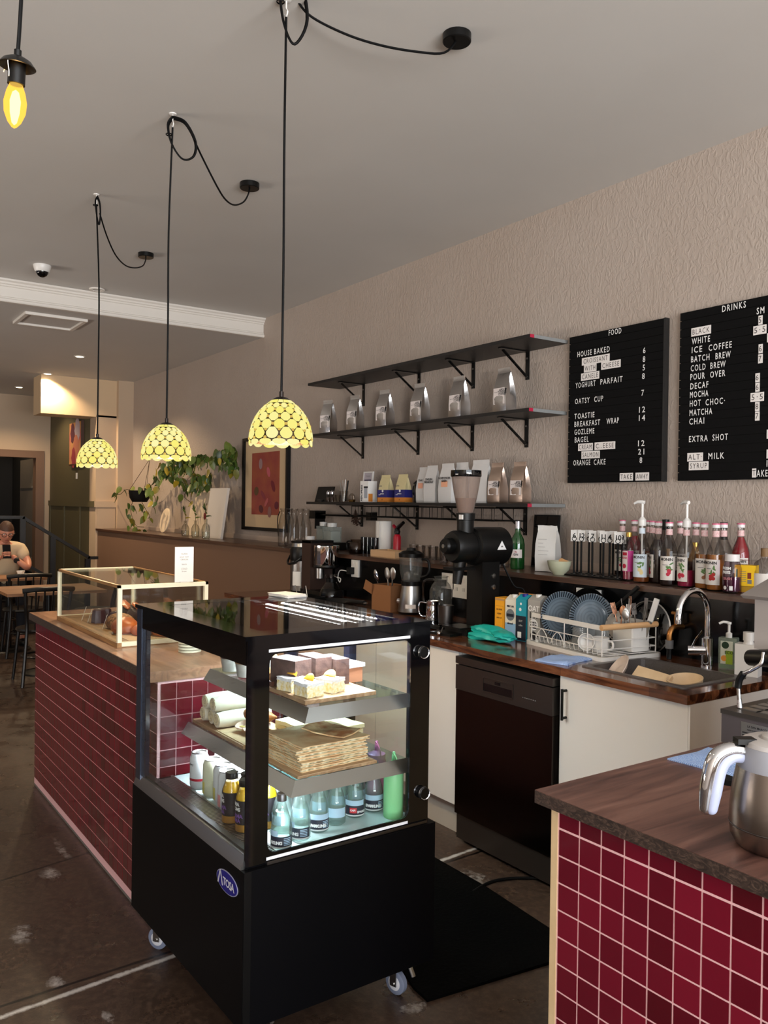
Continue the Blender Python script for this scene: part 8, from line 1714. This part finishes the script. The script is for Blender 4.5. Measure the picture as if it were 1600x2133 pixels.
# canvas on the olive wall
a, b = onY(146, 920, 3.05), onY(170, 920, 3.05); tz, bz = onY(158, 880, 3.05).z, onY(158, 966, 3.05).z
t = thing('canvas_painting', 'pink and yellow abstract canvas high on the olive wall by the doorway', 'picture', (a.x, 3.076, bz)); part('canvas', bbox(0, b.x-a.x, -0.035, -0.001, 0, tz-bz, 0.002), mat('pink_wash', S(196, 92, 92), 0.8, var=(4, S(214, 170, 84), 0.9)), t)
part('wooden_edge', bbox(b.x-a.x, b.x-a.x+0.02, -0.038, -0.001, -0.01, tz-bz+0.01), mat('edge_brown', S(80, 48, 30), 0.5), t); part('wooden_edge', bbox(-0.01, b.x-a.x, -0.038, -0.001, -0.02, -0.002), bpy.data.materials['edge_brown'], t); part('title_card', bbox(0.22, 0.30, -0.004, -0.001, -0.20, -0.12), paper, t)
for i, (x, z, r, c) in enumerate(((0.2, 0.75, 0.10, (90, 30, 50)), (0.6, 0.8, 0.12, (190, 170, 176)), (0.5, 0.35, 0.14, (200, 120, 90)), (0.3, 0.15, 0.1, (160, 50, 60)))):
    bm = B(); prism(bm, [(r*(1+0.2*math.sin(3*k))*math.cos(2*PI*k/14), r*1.4*math.sin(2*PI*k/14)) for k in range(14)], 0.001, frame_M(((b.x-a.x)*x+0.05, -0.0355-0.0003*i, (tz-bz)*z), (1, 0, 0), (0, 0, 1))); part('painted_patch', bm, mat('patch_wash_%d' % i, S(*c), 0.8), t, 0.2)

# ================================================================ REAR SEATING, HANDRAIL AND THE SEATED MAN
rl = thing('handrail', 'black metal handrail running level then down the rear steps', 'handrail', (-10.35, 2.13, 0)); rail_m = mat('rail_black', S(22, 20, 19), 0.35)
def bar(p0, p1, w, h): 
    bm = B(); d = Vector(p1)-Vector(p0); M = Matrix.Translation(p0) @ d.to_track_quat('Y', 'Z').to_matrix().to_4x4(); box(bm, -w/2, w/2, 0, d.length, -h/2, h/2); return xf(bm, M)
part('level_rail', bar((0, -3.2, 1.335), (0, 0.02, 1.335), 0.05, 0.035), rail_m, rl); part('sloping_rail', bar((0, 0, 1.335), (0, 0.76, 0.850), 0.05, 0.035), rail_m, rl); part('rail_end', bar((0, 0.74, 0.848), (0, 0.86, 0.848), 0.05, 0.035), rail_m, rl)
for y, z0, z1 in ((0.0, 0.45, 1.32), (0.335, 0.15, 1.11), (0.74, 0.0, 0.84), (-1.2, 0.45, 1.32)): part('post', bbox(-0.022, 0.022, y-0.03, y+0.03, z0, z1), rail_m, rl)
part('lower_rail', bar((0, 0.03, 0.80), (0, 0.34, 0.60), 0.03, 0.03), rail_m, rl)
tbl_w = wood('table_top_wood', [S(120, 80, 50), S(170, 122, 82)], (5, 0.6, 5), 3, 6, 0.35)
def table(x0, x1, y0, y1, label):
    t = thing('cafe_table', label, 'table', ((x0+x1)/2, (y0+y1)/2, 0), 0, 'wooden cafe tables'); w, d = (x1-x0)/2, (y1-y0)/2; part('table_top', bbox(-w, w, -d, d, 0.725, 0.75, 0.003), tbl_w, t); part('pedestal', T([(0, 0, 0.02), (0, 0, 0.725)], 0.03, 12), black_satin, t); part('foot', L([(0, 0), (0.22, 0), (0.21, 0.015), (0.03, 0.03), (0, 0.03)], 28), black_satin, t)
table(-8.20, -7.50, 1.43, 2.25, 'wooden cafe table nearest the tiled counter'); table(-9.48, -8.98, 1.45, 2.10, 'wooden cafe table where the man sits')
chair_m = mat('chair_black', S(17, 15, 14), 0.35)
def chair(x, y, rz, label, src=None):
    if src: return clone(src, (x, y, 0), rz, label)
    t = thing('bentwood_chair', label, 'chair', (x, y, 0), rz, 'black bentwood chairs')   # back rest at +X, sitter faces -X
    part('seat', L([(0, 0.435), (0.19, 0.435), (0.20, 0.445), (0.195, 0.46), (0, 0.455)], 28), chair_m, t)
    for sx, sy in ((-0.14, -0.14), (-0.14, 0.14)): part('leg', T([(sx, sy, 0.44), (sx*1.25, sy*1.25, 0)], [0.016, 0.012], 8), chair_m, t)
    for sy in (-1, 1): part('leg', T([(0.22, 0.20*sy, 0), (0.165, 0.155*sy, 0.45), (0.20, 0.175*sy, 0.66), (0.225, 0.185*sy, 0.80)], 0.0145, 8, n=4), chair_m, t)
    part('top_rail', T([(0.215, -0.205, 0.79), (0.245, -0.10, 0.80), (0.252, 0.0, 0.80), (0.245, 0.10, 0.80), (0.215, 0.205, 0.79)], 0.021, 10, n=4), chair_m, t)
    for k in range(4): part('spindle', T([(0.165, -0.09+0.06*k, 0.45), (0.240, -0.105+0.07*k, 0.79)], 0.0075, 7), chair_m, t)
    part('stretcher', T([(0.15*math.cos(a), 0.15*math.sin(a), 0.22) for a in [2*PI*k/20 for k in range(20)]], 0.009, 7, True), chair_m, t); return t
c0 = chair(-7.52, 1.70, 0.05, 'black bentwood chair with spindles beside the pastry case end of the counter'); chair(-8.93+0.0, 1.86, 0.0, 'black bentwood chair with its back to the camera across from the man', c0); chair(-9.95, 1.83, PI, 'black bentwood chair the man sits on', c0); chair(-8.0, 1.15, -1.5, 'black bentwood chair at the open end of the nearest table', c0); chair(-8.55, 2.45, 1.2, 'black bentwood chair pushed in by the brown half wall', c0)
t = thing('coffee_cup', 'white cup and saucer on the table in front of the man', 'cup', (-9.30, 1.90, 0.7505)); part('saucer', L([(0, 0), (0.04, 0), (0.07, 0.012), (0.04, 0.006), (0, 0.005)], 24), white_plastic, t); part('cup', L([(0, 0.007), (0.025, 0.007), (0.042, 0.05), (0.040, 0.05), (0.02, 0.012), (0, 0.012)], 24), white_plastic, t); part('handle', T([(0.04, 0, 0.042), (0.06, 0, 0.038), (0.055, 0, 0.02), (0.032, 0, 0.018)], 0.004, 6, n=3), white_plastic, t)

skin = mat('skin', S(196, 136, 112), 0.5, var=(9, S(180, 112, 92), 0.5)); shirt_m = mat('beige_tee', S(206, 184, 152), 0.85, bump=(20, 0.3)); trs_m = mat('dark_trousers', S(30, 30, 36), 0.85)
def skin_body(name, joints, edges, m, parent, root=0, sub=2):
    me = bpy.data.meshes.new(name); me.from_pydata([j[0] for j in joints], edges, []); me.materials.append(m)
    o = bpy.data.objects.new(name, me); COL.objects.link(o); o.parent = parent
    sm = o.modifiers.new('skin', 'SKIN'); sm.use_smooth_shade = True
    sv = me.skin_vertices[0].data
    for i, j in enumerate(joints):
        r = j[1]; sv[i].radius = (r, r) if not isinstance(r, tuple) else r; sv[i].use_root = (i == root)
    s = o.modifiers.new('sub', 'SUBSURF'); s.levels = sub; s.render_levels = sub
    bpy.context.view_layer.update(); dg = bpy.context.evaluated_depsgraph_get()
    nm = bpy.data.meshes.new_from_object(o.evaluated_get(dg)); bpy.data.objects.remove(o, do_unlink=True)
    for p in nm.polygons: p.use_smooth = True
    if not nm.materials: nm.materials.append(m)
    return part(name, nm, None, parent)
man = thing('person', 'man in a beige tee and glasses looking down at his phone at the rear table', 'person', (-9.95, 1.83, 0))
# local frame: faces +X (towards the camera), +Y is his left
J = [((0.0, 0, 0.52), (0.15, 0.12)), ((0.03, 0, 0.68), (0.135, 0.105)), ((0.08, 0, 0.86), (0.15, 0.11)), ((0.14, 0, 1.00), (0.12, 0.085)), ((0.19, 0, 1.07), 0.052), ((0.215, 0, 1.11), 0.052),
     ((0.13, 0.17, 0.985), 0.058), ((0.22, 0.23, 0.86), 0.046), ((0.36, 0.20, 0.80), 0.038), ((0.34, 0.08, 0.905), 0.030), ((0.335, 0.04, 0.945), (0.022, 0.032)),
     ((0.13, -0.17, 0.985), 0.058), ((0.22, -0.23, 0.86), 0.046), ((0.36, -0.19, 0.80), 0.038), ((0.34, -0.10, 0.905), 0.030), ((0.335, -0.06, 0.945), (0.022, 0.032)),
     ((0.05, 0.10, 0.53), 0.085), ((0.42, 0.13, 0.54), 0.062), ((0.43, 0.13, 0.28), 0.048), ((0.42, 0.13, 0.07), 0.036), ((0.53, 0.13, 0.035), 0.034),
     ((0.05, -0.10, 0.53), 0.085), ((0.42, -0.13, 0.54), 0.062), ((0.43, -0.13, 0.28), 0.048), ((0.42, -0.13, 0.07), 0.036), ((0.53, -0.13, 0.035), 0.034)]
E_ = [(0, 1), (1, 2), (2, 3), (3, 4), (4, 5), (3, 6), (6, 7), (7, 8), (8, 9), (9, 10), (3, 11), (11, 12), (12, 13), (13, 14), (14, 15), (0, 16), (16, 17), (17, 18), (18, 19), (19, 20), (0, 21), (21, 22), (22, 23), (23, 24), (24, 25)]
body = skin_body('body', J, E_, skin, man)
# fingers and thumbs round the phone
hb = B()
for s in (1, -1):
    wx, wy, wz = 0.335, 0.04*s - 0.01, 0.945
    for k in range(4):
        z = wz + 0.030 - 0.018*k; ln = (0.055, 0.062, 0.058, 0.046)[k]
        tube(hb, smooth_path([(wx+0.004, wy, z-0.005), (wx+0.030, wy-0.008*s, z), (wx+0.036, wy-0.3*ln*s, z+0.003), (wx+0.034, wy-0.75*ln*s, z+0.004)], 4), [0.0095, 0.0092, 0.0085, 0.0065], 8)
    tube(hb, smooth_path([(wx-0.004, wy-0.004*s, wz-0.012), (wx-0.014, wy-0.022*s, wz+0.014), (wx-0.008, wy-0.034*s, wz+0.034)], 4), [0.011, 0.010, 0.007], 8)
part('fingers', hb, skin, man)
hd = bmesh.new(); bmesh.ops.create_uvsphere(hd, u_segments=32, v_segments=22, radius=1.0)
for v in hd.verts:      # head: face towards +X
    x, y, z = v.co; k = 1.0
    fx = 0.098*x; fy = 0.078*y; fz = 0.118*z
    if z < -0.1: fy *= 1 - 0.28*(-z-0.1); fx *= 1 - 0.10*(-z-0.1)
    if x > 0.2:
        nose = math.exp(-((y/0.16)**2))*math.exp(-(((z+0.12)/0.20)**2)); fx += 0.026*nose
        fx -= 0.012*(math.exp(-(((abs(y)-0.36)/0.15)**2))*math.exp(-(((z-0.10)/0.11)**2))); fx += 0.007*math.exp(-((z-0.26)/0.10)**2)*math.exp(-(y/0.6)**2)
        fx += 0.006*math.exp(-((z+0.46)/0.07)**2)*math.exp(-(y/0.3)**2) - 0.004*math.exp(-((z+0.52)/0.03)**2)*math.exp(-(y/0.28)**2) + 0.010*math.exp(-((z+0.80)/0.14)**2)*math.exp(-(y/0.35)**2)
    v.co = Vector((fx, fy, fz))
HM = Matrix.Translation((0.245, 0.0, 1.185)) @ Matrix.Rotation(0.33, 4, 'Y')
head = part('head', xf(hd, HM), skin, man, 1.2)
for s in (1, -1):
    part('ear', xf(blob(0.016, 0.008, 0.030, 2, 0.05), HM @ Matrix.Translation((-0.008, 0.080*s, -0.005))), skin, head)
    part('eye', xf(blob(0.010, 0.011, 0.008, 2), HM @ Matrix.Translation((0.078, 0.031*s, 0.010))), white_plastic, head); part('pupil', xf(blob(0.005, 0.005, 0.005, 1), HM @ Matrix.Translation((0.086, 0.031*s, 0.008))), ink, head)
part('mouth', xf(blob(0.004, 0.022, 0.004, 2), HM @ Matrix.Translation((0.087, 0, -0.060))), mat('lips', S(150, 80, 72), 0.5), head)
hr = bmesh.new(); bmesh.ops.create_uvsphere(hr, u_segments=28, v_segments=18, radius=1.0); rnd = random.Random(3)
dl_ = [v for v in hr.verts if v.co.z < (0.34 if v.co.x > 0.35 else (-0.10 if v.co.x > -0.25 else -0.45))]; bmesh.ops.delete(hr, geom=dl_, context='VERTS')
for v in hr.verts:
    k = 1.07 + rnd.uniform(-.02, .02); v.co = Vector((0.098*v.co.x*k - 0.004, 0.078*v.co.y*k, 0.118*v.co.z*k*(1.05 if v.co.x > 0 else 1.0)))
part('hair', xf(hr, HM), mat('brown_hair', S(66, 40, 26), 0.6, bump=(60, 0.8)), man)
gb = B()
for s in (1, -1):
    tube(gb, [HM @ Vector((0.104, 0.033*s+0.024*math.cos(a), 0.008+0.019*math.sin(a))) for a in [2*PI*k/18 for k in range(18)]], 0.0028, 6, True); tube(gb, [HM @ Vector(p) for p in ((0.100, 0.057*s, 0.012), (0.06, 0.078*s, 0.010), (-0.01, 0.084*s, 0.006))], 0.0022, 6)
tube(gb, [HM @ Vector((0.106, -0.010, 0.010)), HM @ Vector((0.106, 0.010, 0.010))], 0.0024, 6); part('glasses', gb, ink, man)
g = 0.012
skin_body('shirt', [((0.0, 0, 0.48), (0.185, 0.165)), (J[1][0], (0.175, 0.145)), (J[2][0], (0.190, 0.150)), ((0.138, 0, 1.00), (0.165, 0.125)), ((0.180, 0, 1.058), 0.078), ((0.13, 0.17, 0.985), 0.088), ((0.205, 0.222, 0.880), 0.080), ((0.13, -0.17, 0.985), 0.088), ((0.205, -0.222, 0.880), 0.080)], [(0, 1), (1, 2), (2, 3), (3, 4), (3, 5), (5, 6), (3, 7), (7, 8)], shirt_m, man)
skin_body('trousers', [((0.0, 0, 0.51), (0.163, 0.13)), ((0.05, 0.10, 0.53), 0.096), ((0.42, 0.13, 0.54), 0.074), ((0.43, 0.13, 0.28), 0.062), ((0.425, 0.13, 0.10), 0.052), ((0.05, -0.10, 0.53), 0.096), ((0.42, -0.13, 0.54), 0.074), ((0.43, -0.13, 0.28), 0.062), ((0.425, -0.13, 0.10), 0.052)], [(0, 1), (1, 2), (2, 3), (3, 4), (0, 5), (5, 6), (6, 7), (7, 8)], trs_m, man)
for s in (1, -1): part('shoe', xf(blob(0.13, 0.05, 0.05, 3, 0.0, 1, 0.45), Matrix.Translation((0.49, 0.13*s, 0.0))), black_satin, man)
wl = part('wristwatch', T([(0.342+0.030*math.cos(a), 0.085+0.012*math.cos(a)*0, 0.885+0.0) for a in (0,)] + [(0.342, 0.09, 0.90)], 0.03, 12), ink, man)
ph_ = solo('phone', bbox(-0.005, 0.005, -0.040, 0.040, -0.075, 0.075, 0.003), black_gloss, 'black phone held up in the hands of the seated man', 'phone', (-9.95+0.353, 1.83-0.01, 0.985)); ph_.rotation_euler = (0, -0.35, 0)
